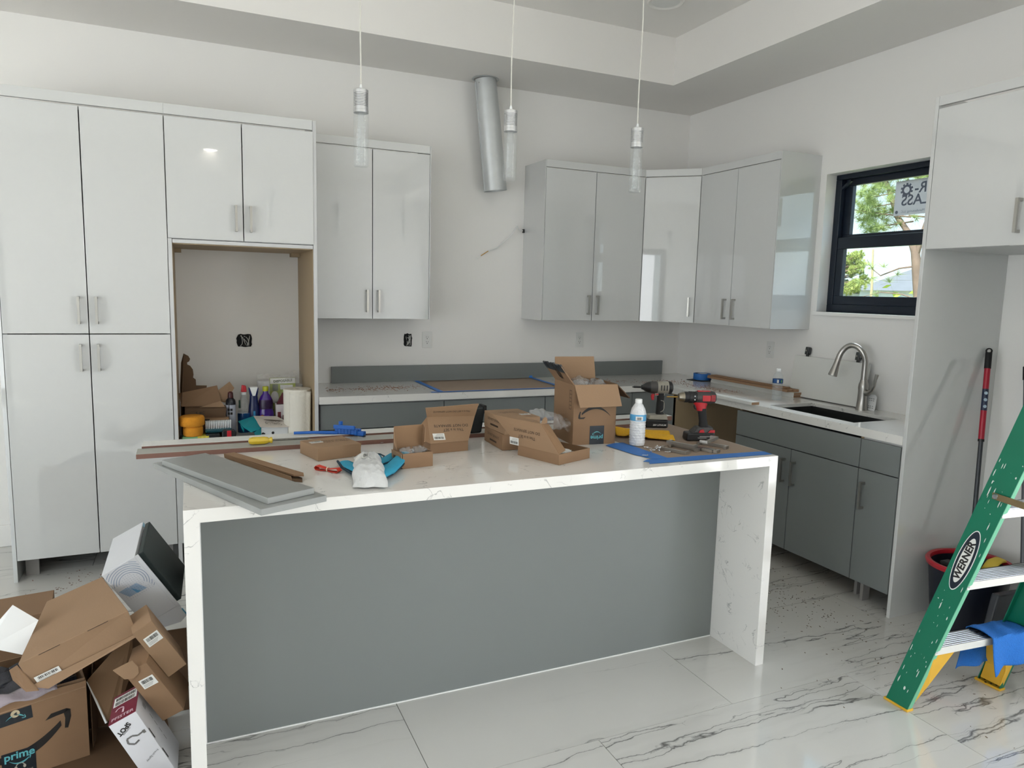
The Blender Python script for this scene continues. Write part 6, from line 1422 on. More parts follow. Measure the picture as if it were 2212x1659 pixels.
# large brown mailer box lying on the shipping carton
t = thing('mailer_box', 'large flat brown mailer box lying tilted on top of the shipping carton', 'box', (-4.1, -2.35, 0.35))
T4 = [(-4.241, -2.45, 0.405), (-3.9425, -2.45, 0.526), (-4.042, -2.15, 0.5365), (-4.209, -2.15, 0.4735)]
B4 = [(-4.212, -2.438, 0.322), (-3.917, -2.45, 0.440), (-4.020, -2.150, 0.452), (-4.190, -2.150, 0.392)]
bx = MB().hexa(B4, T4).build('box_body', CARDB2, t, bev=0.002)
v = [Vector(p) for p in T4]; q = [Vector(p) for p in B4]
MB().panel([q[0]+Vector((-0.012, -0.006, 0.004)), q[0]+Vector((0.045, -0.010, -0.012)), q[1]+Vector((0.0, -0.008, 0.0)), q[1]+Vector((0.002, -0.004, 0.010)), q[0]+Vector((0.02, -0.006, 0.012))], 0.003).build('bottom_lip', CARDB2, t)
MB().panel([v[0]+Vector((-0.004, 0.004, -0.005)), v[0]+Vector((-0.028, 0.03, -0.028)), q[0]+Vector((-0.050, 0.02, 0.020)), q[0]+Vector((-0.012, -0.01, -0.010)), q[0]+Vector((0.020, -0.012, -0.012))], 0.003).build('side_ear', CARDB, t)
MB().panel([v[3]+Vector((0.004, 0.0, -0.002)), v[3]+Vector((-0.020, -0.10, -0.055)), v[3]+Vector((-0.010, -0.14, -0.05)), v[3]+Vector((-0.012, -0.12, -0.03))], 0.003).build('side_ear', CARDB, t)
fe = (v[1]-v[0]); nf = (q[0]-v[0])
for a in (0.18, 0.62):
    p0 = v[0]+fe*a+nf*0.015; p1 = v[0]+fe*(a+0.19)+nf*0.015; MB().panel([p0+Vector((0, -0.0012, 0)), p1+Vector((0, -0.0012, 0)), p1+Vector((0, -0.0012, -0.002)), p0+Vector((0, -0.0012, -0.002))], 0.0006).build('tab_slot', PRINTB, bx)
label_on(t, bx, frame(q[0]+(q[1]-q[0])*0.155+Vector((0, -0.0035, 0.012)), q[1]-q[0], v[0]-q[0]), 0.072, 0.026, 21)

def pnp_box(name, label, pos, Rm, dims, mat, cat='box', part='carton', bev=0.0015):
    M = Matrix(Rm).to_4x4(); M.translation = Vector(pos)
    t = thing(name, label, cat, mat4=M); dx, dy, dz = [q_/2 for q_ in dims]
    b = MB(M).box(-dx, dx, -dy, dy, -dz, dz).build(part, mat, t, bev=bev)
    return t, b, M, (dx, dy, dz)
# white patterned box, tilted, with a dark tray showing at its open side
t, b, M, (dx, dy, dz) = pnp_box('patterned_box', 'white patterned product box tipped on its side against the island, dark tray showing', (-3.916, -2.091, 0.514), ((0.4995, 0.0503, 0.8649), (0.1026, 0.9879, -0.1167), (-0.8602, 0.147, 0.4882)), (0.244, 0.269, 0.119), pm('box_white_matte', (206, 207, 210), 0.45, var=0.03))
FM = M @ frame((0, -dy, 0), (1, 0, 0), (0, 0, 1))
PB = pm('pattern_blue_grey', (110, 132, 160), 0.5); pol = []
for k in range(6):
    r0 = 0.038+0.008*k; pol += ring(-0.045, 0.0, r0, r0+0.0016, RAD(60-4*k), RAD(250+4*k), 26)
pol = [q_ for q_ in pol if all(abs(p_[1]) < dz-0.002 and abs(p_[0]) < dx-0.002 for p_ in q_)]
decal(b, pol, FM, PB, 'ring_pattern', 0.0008)
pol = []
for i in range(15):
    for j in range(12):
        x = -0.098+0.0075*i; y = -0.045+0.0080*j
        if (x+0.045)**2+y*y < 0.035**2 or (x > -0.01 and x < 0.02 and abs(y) < 0.05): pol.append(rect(x, x+0.0018, y, y+0.0018))
decal(b, pol, FM, pm('pattern_grey', (150, 154, 162), 0.5), 'dot_pattern', 0.0008)
pol = [rect(-0.036+0.004*k, -0.034+0.004*k, -0.052+0.002*k, -0.020+0.003*k) for k in range(9)]+[rect(-0.034+0.004*k, -0.032+0.004*k, -0.016+0.001*k, 0.010+0.002*k) for k in range(9)]
decal(b, pol, FM, pm('pattern_blue', (96, 150, 190), 0.5), 'stripe_pattern', 0.0010)
MB(M).box(-0.118, 0.112, -dy+0.012, dy-0.02, dz+0.008, dz+0.026).build('dark_tray', pm('dark_foam', (26, 38, 38), 0.6, var=0.15), t, bev=0.003)
MB(M).box(-dx, dx+0.006, -dy, -dy+0.004, dz, dz+0.012).build('inner_rim', pm('box_white_matte', (206, 207, 210), 0.45), t)
m = MB(M); m.prism([(-dz-0.0, 0.0), (dz+0.01, 0.0), (dz+0.012, 0.05), (dz-0.02, 0.062), (-0.02, 0.045), (-dz+0.01, 0.015)], 0, 0.003, Matrix(((0, 1, 0, dx), (0, 0, 1, -dy), (1, 0, 0, 0), (0, 0, 0, 1)))).build('end_flap', pm('box_white_matte', (206, 207, 210), 0.45), t)
MB(M).box(dx+0.018, dx+0.050, -dy-0.0015, -dy+0.0015, dz+0.009, dz+0.013).build('flap_edge', pm('flap_cyan', (96, 160, 190), 0.5), t)
MB(M).prism([(0.0, -0.0), (0.03, 0.0), (0.02, 0.02), (0.0, 0.012)], 0, 0.001, M.inverted() @ M @ Matrix(((0, 1, 0, -dx+0.002), (-1, 0, 0, dy-0.004), (0, 0, 1, dz), (0, 0, 0, 1)))).build('tape_tab', pm('blue_tab', (120, 170, 196), 0.4), t)

# two slim brown cartons with barcodes leaning on the island side
t, b, M, (dx, dy, dz) = pnp_box('slim_carton', 'slim brown carton with a barcode label, the upper of two leaning on the island', (-3.864, -2.429, 0.401), ((0.4784, -0.16, 0.8635), (0.0934, 0.987, 0.1311), (-0.8732, 0.0179, 0.4871)), (0.200, 0.130, 0.063), CARDB2)
label_on(t, b, M @ frame((-0.045, -dy, 0.004), (0, 0, 1), (-1, 0, 0)), 0.046, 0.036, 31)
t, b, M, (dx, dy, dz) = pnp_box('slim_carton', 'slim brown carton with a barcode label, the lower of two leaning on the island', (-3.864, -2.460, 0.284), ((0.4689, 0.1263, 0.8742), (0.0837, 0.9789, -0.1863), (-0.8793, 0.1606, 0.4484)), (0.216, 0.13, 0.072), CARDB)
label_on(t, b, M @ frame((-0.045, -dy, 0.006), (0, 0, 1), (-1, 0, 0)), 0.046, 0.036, 32)
MB(M).prism([(-0.052, -0.03), (0.010, -0.03), (0.012, 0.0), (0.002, 0.020), (-0.02, 0.028), (-0.042, 0.016)], 0, 0.003, Matrix(((0, 1, 0, -dx-0.002), (0, 0, 1, -dy-0.004), (1, 0, 0, 0.0), (0, 0, 0, 1)))).build('tuck_flap', CARDB2, t)
# faucet box
t, b, M, (dx, dy, dz) = pnp_box('faucet_box', 'white and dark red faucet box leaning at the bottom of the pile', (-3.903, -2.510, 0.128), ((0.415, 0.0252, 0.9095), (0.0356, 0.9984, -0.0439), (-0.9091, 0.0506, 0.4134)), (0.262, 0.150, 0.082), pm('box_white_gloss', (214, 214, 218), 0.3, var=0.02))
MAR = pm('maroon_card', (112, 14, 44), 0.35, var=0.05)
MB(M).box(-dx-0.0012, -dx, -dy, dy, -dz, dz).build('red_end', MAR, t)
ME = M @ frame((-dx-0.0014, 0, 0), (0, 0, 1), (0, 1, 0)) if False else M @ Matrix(((0, 0, -1, -dx-0.0014), (0, 1, 0, 0), (1, 0, 0, 0), (0, 0, 0, 1)))
text(t, 'PFISTER', 0.020, ME @ Matrix.Translation((0.0, -0.058, 0)) @ Matrix.Rotation(0.0, 4, 'Z'), pm('pink_print', (214, 186, 196), 0.4), weight=0.0003)
decal(t, ring(0, 0, 0.010, 0.014, 0.2, pi, 10)+[rect(0.008, 0.014, -0.02, 0)], ME @ Matrix.Translation((-0.012, -0.02, 0)), pm('pink_print', (214, 186, 196), 0.4), 'faucet_print', 0.0006)
l = decal(t, [rect(-0.036, 0.036, 0.01, 0.06)], ME, LABELW, 'shipping_label', 0.0006); decal(l, bars(-0.03, 0.03, 0.014, 0.032, 5, 22)+bars(-0.03, 0.03, 0.038, 0.054, 6, 22), ME, PRINTK, 'barcode', 0.0010)
MFc = M @ Matrix(((0, 1, 0, 0), (0, 0, -1, -dy), (-1, 0, 0, 0), (0, 0, 0, 1)))   # on the white long face: local x across the box (to the left), y along it
MFc = M @ frame((0, -dy-0.0002, 0), (1, 0, 0), (0, 0, 1))
text(b, 'SPOT', 0.020, MFc @ Matrix.Translation((-0.098, -0.012, 0)) @ Matrix.Rotation(RAD(-65), 4, 'Z'), PRINTK, weight=0.0008); text(b, 'DEFENSE', 0.0075, MFc @ Matrix.Translation((-0.088, -0.009, 0)) @ Matrix.Rotation(RAD(-65), 4, 'Z'), PRINTK)
gx = [(-0.060, 0.030), (-0.056, 0.010), (-0.064, -0.004), (-0.062, -0.020), (-0.046, -0.024), (-0.034, -0.010), (-0.040, 0.006)]
pol = []
for i in range(len(gx)-1):
    a, c = Vector(gx[i]), Vector(gx[i+1]); n_ = Vector((-(c-a).y, (c-a).x)).normalized()*0.0028; pol.append([tuple(a-n_), tuple(c-n_), tuple(c+n_), tuple(a+n_)])
pol.append([(-0.064, 0.034), (-0.052, 0.034), (-0.052, 0.026), (-0.064, 0.026)])
decal(b, pol, MFc, pm('faucet_picture', (110, 108, 106), 0.4), 'faucet_picture', 0.0008)
text(b, 'Fresh Spray', 0.010, MFc @ Matrix.Translation((0.03, 0.012, 0)) @ Matrix.Rotation(RAD(-65), 4, 'Z'), pm('grey_print', (130, 130, 130), 0.6))
MT = M @ frame((0, 0, dz+0.0002), (1, 0, 0), (0, 1, 0)); decal(b, [rect(-0.055, -0.015, -0.070, -0.064), rect(0.03, 0.07, -0.070, -0.064)], MT, PRINTK, 'slots', 0.0008); decal(b, bars(-0.105, -0.085, -0.01, 0.01, 8, 9)+[rect(-0.06+0.03*k, -0.04+0.03*k, 0.0, 0.003) for k in range(4)], MT, pm('grey_print', (130, 130, 130), 0.6), 'fine_print', 0.0008)
# torn carton; dark back and side walls added to shade the gap
t = thing('torn_carton', 'torn open brown carton standing between the shipping carton and the faucet box', 'box', (-4.0, -2.25, 0.0085))
MB().panel([(-4.083, -2.300, 0.240), (-3.948, -2.250, 0.372), (-3.952, -2.262, 0.235), (-4.000, -2.330, 0.110), (-4.030, -2.345, 0.105)], 0.003).build('open_flap', CARDIN, t)
MB().panel([(-4.084, -2.305, 0.238), (-4.031, -2.350, 0.103), (-4.026, -2.352, 0.106), (-4.060, -2.320, 0.185)], 0.004).build('torn_edge', WHITEP, t)
MB().panel([(-4.108, -2.20, 0.010), (-3.78, -2.20, 0.010), (-3.78, -2.21, 0.33), (-4.108, -2.21, 0.33)], 0.004).build('shade_back_wall', CARDD, t)
MB().panel([(-4.072, -2.33, 0.012), (-4.072, -2.20, 0.010), (-4.072, -2.21, 0.30), (-4.074, -2.32, 0.20)], 0.003).build('shade_side_wall', CARDD, t)

# ------------------------------------------------------------------ stepladder
t = thing('stepladder', 'green fibreglass stepladder with aluminium treads and yellow feet at the right edge', 'ladder', (-1.0, -3.5, 0))
GRN = pm('green_fibreglass', (8, 112, 84), 0.40, var=0.10, scale=10); GRNLIT = pm('green_fibreglass_lit', (112, 186, 150), 0.45, var=0.12, scale=10); YEL = pm('yellow_plastic', (222, 172, 48), 0.45, var=0.06); PAINT = pm('paint_splash', (214, 222, 216), 0.6)  # paler green puts the light on the front flange into its colour
SL = 0.280; KX = 0.055; HL = 1.78
def rail_pt(x0, y0, kx, z): return Vector((x0+kx*z, y0-SL*z, z))
LX, LY, RX, RY = -1.274, -3.203, -0.752, -3.243
LX2, RX2 = LX, RX
def front_rail(x0, y0, kx, sgn):
    """channel rail: web in the side plane (0.092 deep), flanges turned inwards"""
    dirv = Vector((kx, -SL, 1)).normalized(); dep = Vector((0, 0.092, 0)); tk_ = Vector((0.004*sgn, 0, 0)); fl_ = Vector((0.026*sgn, 0, 0))
    a, b_ = rail_pt(x0, y0, kx, 0.006), rail_pt(x0, y0, kx, HL)
    web = MB().hexa([a, a+tk_, a+tk_+dep, a+dep], [b_, b_+tk_, b_+tk_+dep, b_+dep]).build('rail_web', GRN, t)
    f_ = Vector((0, 0.004, 0))
    MB().hexa([a+tk_, a+fl_, a+fl_+f_, a+tk_+f_], [b_+tk_, b_+fl_, b_+fl_+f_, b_+tk_+f_]).build('rail_flange', GRNLIT if sgn > 0 else GRN, t)
    MB().hexa([a+tk_+dep-f_, a+fl_+dep-f_, a+fl_+dep, a+tk_+dep], [b_+tk_+dep-f_, b_+fl_+dep-f_, b_+fl_+dep, b_+tk_+dep]).build('rail_flange', GRN, t)
    # foot
    fb = MB().box(x0-0.003 if sgn > 0 else x0-0.032, x0+0.032 if sgn > 0 else x0+0.003, y0-0.006, y0+0.098, 0.0, 0.010).build('foot', YEL, t, bev=0.002)
    return web
wl = front_rail(LX, LY, KX, 1); wr = front_rail(RX, RY, -KX, -1)
STEPS = [0.262, 0.545, 0.832, 1.12, 1.41]
for k, zs in enumerate(STEPS):
    pl, pr_ = rail_pt(LX, LY, KX, zs), rail_pt(RX, RY, -KX, zs); xa, xb = pl.x+0.005, pr_.x-0.005
    ya, yb = pl.y, pr_.y
    def Y(x): return ya+(yb-ya)*(x-xa)/(xb-xa)
    def pc(y0, y1, z0, z1): return MB().hexa([(xa, Y(xa)+y0, z0), (xb, Y(xb)+y0, z0), (xb, Y(xb)+y1, z0), (xa, Y(xa)+y1, z0)], [(xa, Y(xa)+y0, z1), (xb, Y(xb)+y0, z1), (xb, Y(xb)+y1, z1), (xa, Y(xa)+y1, z1)])
    st = pc(-0.002, 0.086, zs+0.024, zs+0.028).build('tread', pm('tread_aluminium', (186, 192, 198), 0.38, metal=0.9, var=0.12, scale=20), t)
    pc(-0.003, 0.001, zs, zs+0.028).build('tread_nose', pm('tread_nose', (206, 206, 200), 0.4, metal=0.4, var=0.08, scale=20), st)
    pc(0.082, 0.086, zs, zs+0.028).build('tread_back', ALU, st)
    for j in range(7): pc(0.003+0.0115*j, 0.008+0.0115*j, zs+0.028, zs+0.0305).build('tread_rib', ALU, st)
    for (px_, s_) in ((pl, 1), (pr_, -1)):
        MB().cyl((px_.x+0.013*s_, px_.y-0.004, zs+0.012), (px_.x+0.013*s_, px_.y+0.001, zs+0.012), 0.006, 0.007, 10).build('rivet', ALU, t)
# yellow braces under the first tread
def brace(x0, y0, kx, s_):
    a = rail_pt(x0, y0, kx, 0.012); b_ = rail_pt(x0, y0, kx, 0.258)
    p = [a+Vector((0.006*s_, 0.002, 0)), a+Vector((0.030*s_, 0.002, 0.012)), a+Vector((0.060*s_, -0.03, 0.10)), b_+Vector((0.125*s_, 0.002, -0.002)), b_+Vector((0.006*s_, 0.002, 0))]
    MB().panel(p, 0.003).build('foot_brace', YEL, t)
    p2 = [q_+Vector((0, 0.075, 0)) for q_ in p]; MB().panel(p2, 0.003).build('foot_brace', YEL, t)
    MB().panel([p[1], p[2], p2[2], p2[1]], 0.003).build('brace_web', YEL, t); MB().panel([p[2], p[3], p2[3], p2[2]], 0.003).build('brace_web', YEL, t)
brace(LX, LY, KX, 1); brace(RX, RY, -KX, -1)
for i in range(5): MB().cyl((RX-0.012-0.010*(i % 3), RY+0.02+0.016*i, 0.0102), (RX-0.012-0.010*(i % 3), RY+0.02+0.016*i, 0.012), 0.004).build('bolt', pm('rust_bolt', (70, 50, 36), 0.7), t)
# label on the outer face of the left rail
c = rail_pt(LX, LY, KX, 0.648)+Vector((-0.0006, 0.046, 0)); ax = Vector((KX, -SL, 1)).normalized(); Mw = frame(c, ax, Vector((0, 1, SL)))
def flipz(M_): return M_ if (M_.to_3x3() @ Vector((0, 0, 1))).x < 0 else M_
Mw = flipz(Mw)
NAV = pm('navy_print', (24, 34, 48), 0.4)
e0 = decal(wl, [circle(0, 0, 0.124, 40, 0.030)], Mw, WHITEPL, 'badge_rim', 0.0006)
e1 = decal(wl, [circle(0, 0, 0.120, 40, 0.027)], Mw, NAV, 'badge', 0.0010); decal(e1, [circle(0, 0, 0.092, 40, 0.019)], Mw, LABELW, 'badge_field', 0.0014)
text(e1, 'WERNER', 0.034, Mw @ Matrix.Translation((0, 0, 0.0012)), PRINTK, sx=1.12, weight=0.0012)
# paint splashes
r = random.Random(12); pol = []
ups = Vector((KX, -SL, 1))
for i in range(70):
    z_ = r.uniform(0.08, 1.05); q_ = r.uniform(0.006, 0.086); s_ = r.uniform(0.0006, 0.0022)*(2.4 if i % 11 == 0 else 1)
    cx_, cy_ = z_-0.648, q_-0.046
    if abs(cx_) < 0.13 and abs(cy_) < 0.032: continue
    pol.append([(cx_*1.04+s_*el*r.uniform(0.8, 1.2)*cos(a), cy_*0.96+s_*sin(a)*r.uniform(0.7, 1.1)) for el in [r.choice((1, 1.5, 4, 8))] for a in [2*pi*k/9 for k in range(9)]])
decal(wl, pol, frame(c, ax, Vector((0, 1, 0)) if True else None), PAINT, 'paint_specks', 0.0008)['kind'] = 'stuff'
# spreader bars, rear legs, top cap
for (x0, y0, kx, s_) in ((LX, LY, KX, -1), (RX, RY, -KX, 1)):
    a = rail_pt(x0, y0, kx, 0.905)+Vector((0.008*s_, 0.040, 0)); b_ = Vector((a.x, -4.02, 0.860))
    MB().panel([a+Vector((0, 0.012, 0.011)), a+Vector((0, 0.012, -0.011)), b_+Vector((0, 0, -0.011)), b_+Vector((0, 0, 0.011))], 0.005).build('spreader', pm('spreader_brown', (128, 110, 78), 0.5, metal=0.4, var=0.2), t)
    MB().cyl(a+Vector((0.004*s_, 0, 0)), a+Vector((0.009*s_, 0, 0)), 0.010, 0.008, 12).build('rivet', ALU, t)
    a0, b0 = Vector((x0+0.01, -4.34, 0.0)), Vector((x0+kx*HL, -3.76, HL))
    MB().hexa([a0, a0+Vector((0.03, 0, 0)), a0+Vector((0.03, 0.05, 0)), a0+Vector((0, 0.05, 0))], [b0, b0+Vector((0.03, 0, 0)), b0+Vector((0.03, 0.05, 0)), b0+Vector((0, 0.05, 0))]).build('rear_leg', GRN, t)
for z_ in (0.3, 0.75, 1.2):
    xa, xb = LX+KX*z_+0.02, RX-KX*z_; yy = -4.34+0.58*z_/HL+0.02; MB().cyl((xa, yy, z_), (xb, yy, z_), 0.010).build('rear_rung', ALU, t, smooth=40)
MB().box(LX+KX*HL-0.03, RX-KX*HL+0.03, -3.80, -3.60, HL, HL+0.035).build('top_cap', YEL, t, bev=0.006)
# blue microfibre cloth over the first tread
zs = STEPS[0]; yb0 = LY-SL*zs
def clf(u, v):
    x = -0.985+0.20*u+0.012*sin(5*v)+(0.05*(v-0.62) if v > 0.62 else -0.06*(0.35-v) if v < 0.35 else 0)
    if v < 0.35: q_ = (0.35-v)/0.35; y = yb0+0.082+0.012+0.010*sin(9*u)*q_; z_ = zs+0.034-0.175*q_
    elif v < 0.62: q_ = (v-0.35)/0.27; y = yb0+0.090-0.108*q_; z_ = zs+0.0345+0.004*sin(12*u+3*q_)+0.004*sin(pi*q_)
    else: q_ = (v-0.62)/0.38; y = yb0-0.018-0.012*sin(7*u+2)*q_-0.010*q_; z_ = zs+0.033-(0.085+0.075*u*(1-u)*2+0.06*(u < 0.35)*(0.35-u)/0.35)*q_
    return (x, y-0.041*(x+1.27)/0.52, z_)
o = MB().grid(clf, 26, 44).build('blue_cloth', pm('blue_microfibre', (36, 112, 196), 0.9, var=0.12, scale=90, bump=0.6, bscale=220), None, smooth=60, solid=0.0025); tag(o, 'blue microfibre cloth draped over the lowest ladder tread', 'cloth')

# ------------------------------------------------------------------ mop, bucket, broom in the empty fridge space
t = thing('mop_bucket', 'black mop bucket with a red rim behind the ladder', 'bucket', (-0.36, -2.80, 0))
T = Matrix.Translation((-0.345, -2.803, 0))
MB().lathe([(0.0, 0.004), (0.130, 0.0), (0.138, 0.01), (0.168, 0.310), (0.162, 0.310), (0.132, 0.012), (0.0, 0.008)], 36, T, cap0=False, cap1=False, sx=1.10).build('bucket_body', pm('bucket_black', (26, 30, 42), 0.4, var=0.1), t, smooth=45)
MB().lathe([(0.160, 0.308), (0.178, 0.306), (0.182, 0.322), (0.176, 0.330), (0.162, 0.328), (0.158, 0.314), (0.160, 0.308)], 36, T, cap0=False, cap1=False, sx=1.10).build('rim', pm('bucket_red', (176, 30, 44), 0.35), t, smooth=45)
MB().box(-0.47, -0.40, -2.93, -2.73, 0.255, 0.327).build('wringer', BLACKP, t, bev=0.012)
o = pad('glove_cuff', [(-0.30, -2.86, 0.30), (-0.27, -2.86, 0.33), (-0.24, -2.87, 0.345), (-0.21, -2.88, 0.34)], [0.03, 0.032, 0.028, 0.014], pm('yellow_glove', (214, 186, 70), 0.5), 0.5, None); o.name = 'rubber_glove'; tag(o, 'yellow rubber glove lying in the mop bucket', 'glove')
t = thing('floor_mop', 'mop with a red and dark grey handle leaning in the fridge space corner', 'mop', (-0.26, -2.75, 0.2))
a, b_ = Vector((-0.285, -2.770, 0.10)), Vector((-0.098, -2.628, 1.318)); dv = b_-a
def seg(s0, s1, r_, mat, nm, n=16): return MB().cyl(a+dv*s0, a+dv*s1, r_, None, n).build(nm, mat, t, smooth=40)
seg(0.0, 0.70, 0.0105, pm('pole_grey', (62, 64, 68), 0.4, metal=0.3), 'lower_pole'); seg(0.255, 0.262, 0.0125, REDP, 'stop_ring'); rp = seg(0.648, 0.938, 0.0135, pm('pole_red', (166, 24, 48), 0.35), 'upper_pole'); seg(0.640, 0.650, 0.0145, BLACKP, 'collar')
lb = MB().cyl(a+dv*0.765, a+dv*0.852, 0.0139, None, 16).build('printed_sleeve', pm('label_navy', (26, 38, 66), 0.4), rp, smooth=40)
for k in range(3):
    c = a+dv*(0.782+0.027*k)+Vector((-0.010, -0.0100, 0.0015)); MB().lathe([(0.0, 0.0002), (0.008, 0.0)], 14, Matrix.Translation(c) @ Vector((-0.7, -0.7, 0.15)).to_track_quat('Z', 'Y').to_matrix().to_4x4(), cap0=False).build('round_print', pm('label_pale', (170, 190, 204), 0.4, var=0.3, scale=90), lb)
m = MB().cyl(a+dv*0.935, b_+dv.normalized()*0.0, 0.0150, 0.0150, 16); m.build('hand_grip', BLACKR, t, smooth=40)
MB().lathe([(0.009, -0.005), (0.015, -0.004), (0.015, 0.004), (0.009, 0.005), (0.009, -0.005)], 18, Matrix.Translation(b_+dv.normalized()*0.008) @ Vector((-1, -1, 0)).to_track_quat('Z', 'Y').to_matrix().to_4x4(), cap0=False, cap1=False).build('hang_loop', BLACKR, t, smooth=40)
for k in range(14):
    an = 2*pi*k/14; MB().tube([a+Vector((0, 0, 0.03)), a+Vector((0.03*cos(an), 0.03*sin(an), -0.01)), a+Vector((0.05*cos(an), 0.05*sin(an), -0.075))], 0.006, 6).build('mop_strand', pm('mop_grey', (120, 120, 120), 0.9), t)
# broom with a lobby dustpan
t = thing('broom', 'grey-handled angle broom leaning in front of the mop bucket', 'broom', (-0.42, -3.03, 0))
a, b_ = Vector((-0.300, -3.025, 0.25)), Vector((-0.062, -2.790, 1.262)); dv = b_-a
MB().cyl(a, a+dv*0.94, 0.0115).build('handle', pm('pole_silver', (96, 98, 102), 0.4, metal=0.4), t, smooth=40)
MB().cyl(a+dv*0.94, b_, 0.0145).build('hand_grip', BLACKR, t, smooth=40)
MB().hexa([(-0.575, -3.055, 0.110), (-0.330, -3.045, 0.145), (-0.330, -3.015, 0.145), (-0.575, -3.025, 0.110)], [(-0.515, -3.050, 0.285), (-0.255, -3.035, 0.265), (-0.255, -3.005, 0.265), (-0.515, -3.015, 0.285)]).build('broom_head', pm('broom_grey', (58, 60, 66), 0.5), t, bev=0.008)
for k in range(11):
    x = -0.562+0.0215*k; zb = 0.118+0.003*k; MB().tube([(x, -3.040, zb), (x-0.016, -3.045, zb*0.55), (x-0.034, -3.050, 0.004)], [0.009, 0.010, 0.011], 6).build('bristle_tuft', pm('bristle_dark', (56, 56, 60), 0.8), t)
# ------------------------------------------------------------------ the garden beyond the window
GRASS = pm('garden_ground', (150, 150, 104), 0.9, var=0.25, scale=0.6)
struct(MB().box(0.25, 150, -80, 150, -0.35, -0.20).build('garden_ground', GRASS), 'sunlit dry grass outside')
BARK = pm('pine_bark', (122, 104, 92), 0.9, var=0.35, scale=6, bump=0.8, bscale=14)
NEED = pm('pine_needles', (150, 168, 104), 0.6, var=0.35, scale=1.2); NEED2 = pm('pine_needles_pale', (168, 180, 104), 0.6, var=0.3, scale=1.2)
LEAF = pm('shrub_leaves', (150, 170, 70), 0.6, var=0.35, scale=2.0)
def tuft(m, c, n, ln, r, wd):
    ax_ = Vector((r.gauss(0, 0.6), r.gauss(0, 0.6), r.gauss(0.4, 0.4)))
    for i in range(n):
        d = (Vector((r.gauss(0, 1), r.gauss(0, 1), r.gauss(0, 1)))+ax_*1.3).normalized(); s_ = d.cross(Vector((r.gauss(0, 1), r.gauss(0, 1), r.gauss(0, 1)))).normalized()*wd
        e = c+d*ln*r.uniform(0.6, 1.1)
        m.add([c-s_, c+s_, e], [(0, 1, 2)])
def pine(label, trunk, branches, tufts, seed, mat, ln=0.30, n=42, wd=0.008, name='pine_tree'):
    r = random.Random(seed); base = trunk[0][0]
    t = thing(name, label, 'tree', base)
    MB().tube([p for p, _ in trunk], [q for _, q in trunk], 9).build('trunk', BARK, t, smooth=60)
    m = MB()
    for br in branches:
        P = [Vector(p) for p in br[0]]; k = len(P); m2 = MB().tube(P, [br[1]*(1-0.75*i/(k-1)) for i in range(k)], 6); m2.build('branch', BARK, t, smooth=60)
        for s_ in range(tufts if len(br) < 3 else br[2]):
            q_ = r.uniform(0.35, 1.0)*(k-1); i = min(int(q_), k-2); c = P[i].lerp(P[i+1], q_-i)+Vector((r.gauss(0, 0.16), r.gauss(0, 0.16), r.gauss(0.04, 0.12)))
            tuft(m, c, n, ln, r, wd)
    o = m.build('needles', mat, t); o['kind'] = 'stuff'
    return t
# near pine: px lines turned into positions 10 m east of the wall
def P10(y, z, dx=0.0): return Vector((10.0+dx, y, z))
tr = [(P10(5.12, -0.25), 0.12), (P10(5.20, 1.4), 0.10), (P10(5.34, 2.2), 0.095), (P10(5.42, 2.6), 0.085), (P10(5.62, 3.0), 0.06), (P10(5.92, 3.35), 0.055), (P10(6.18, 3.95), 0.045), (P10(6.45, 4.5), 0.035), (P10(6.55, 5.2), 0.02)]
br = []
rr = random.Random(17)
br.append(([P10(5.40, 2.45), P10(5.30, 2.95), P10(5.22, 3.5, 0.1), P10(5.10, 4.2, 0.2), P10(4.95, 5.0, 0.2)], 0.06))
br.append(([P10(5.22, 3.3, .1), P10(5.40, 3.55), P10(5.65, 3.62, -.2), P10(6.3, 3.55, -.3), P10(6.9, 3.35, -.2)], 0.022, 14))
br.append(([P10(5.36, 2.3), P10(5.6, 2.25, -.2), P10(5.95, 2.10, -.3), P10(6.25, 2.25, -.2), P10(6.40, 2.45, -.2)], 0.02, 7))
br.append(([P10(5.24, 1.6), P10(5.5, 1.72, -.2), P10(5.9, 1.75, -.3), P10(6.4, 1.66, -.2), P10(6.9, 1.62, -.2)], 0.016, 3))
for i in range(16):
    z0 = rr.uniform(3.2, 5.0); y0 = 5.3+0.5*(z0-2.6)*rr.random(); L = rr.uniform(0.7, 1.7); an = rr.uniform(-0.9, 0.9); dz = rr.uniform(-0.25, 0.45); sg = 1 if rr.random() < 0.75 else -1
    br.append(([P10(y0, z0), P10(y0+sg*0.35*L, z0+dz*0.4, an*0.3), P10(y0+sg*0.7*L, z0+dz*0.9, an*0.7), P10(y0+sg*L, z0+dz*1.1+0.05, an)], 0.018))
pine('tall twisted pine tree close outside the kitchen window', tr, br, 34, 3, NEED, 0.25, 60, 0.0032)
# round pine further off on the left
br = []; rr = random.Random(5); b0 = Vector((34, 28.4, -0.25))
for i in range(46):
    z0 = rr.uniform(2.2, 4.4); an = rr.uniform(0, 2*pi); L = 1.9*(1-((z0-2.6)/3.0)**2*0.8)*rr.uniform(0.6, 1.0)
    br.append(([b0+Vector((0, 0, z0)), b0+Vector((0.5*L*cos(an), 0.5*L*sin(an), z0+0.15)), b0+Vector((L*cos(an), L*sin(an), z0+0.35))], 0.05))
pine('bushy sunlit pine tree in the distance at the left of the window', [(b0, 0.2), (b0+Vector((0, 0, 2)), 0.16), (b0+Vector((0.1, 0, 4.8)), 0.06)], br, 22, 8, NEED2, 0.22, 46, 0.012)
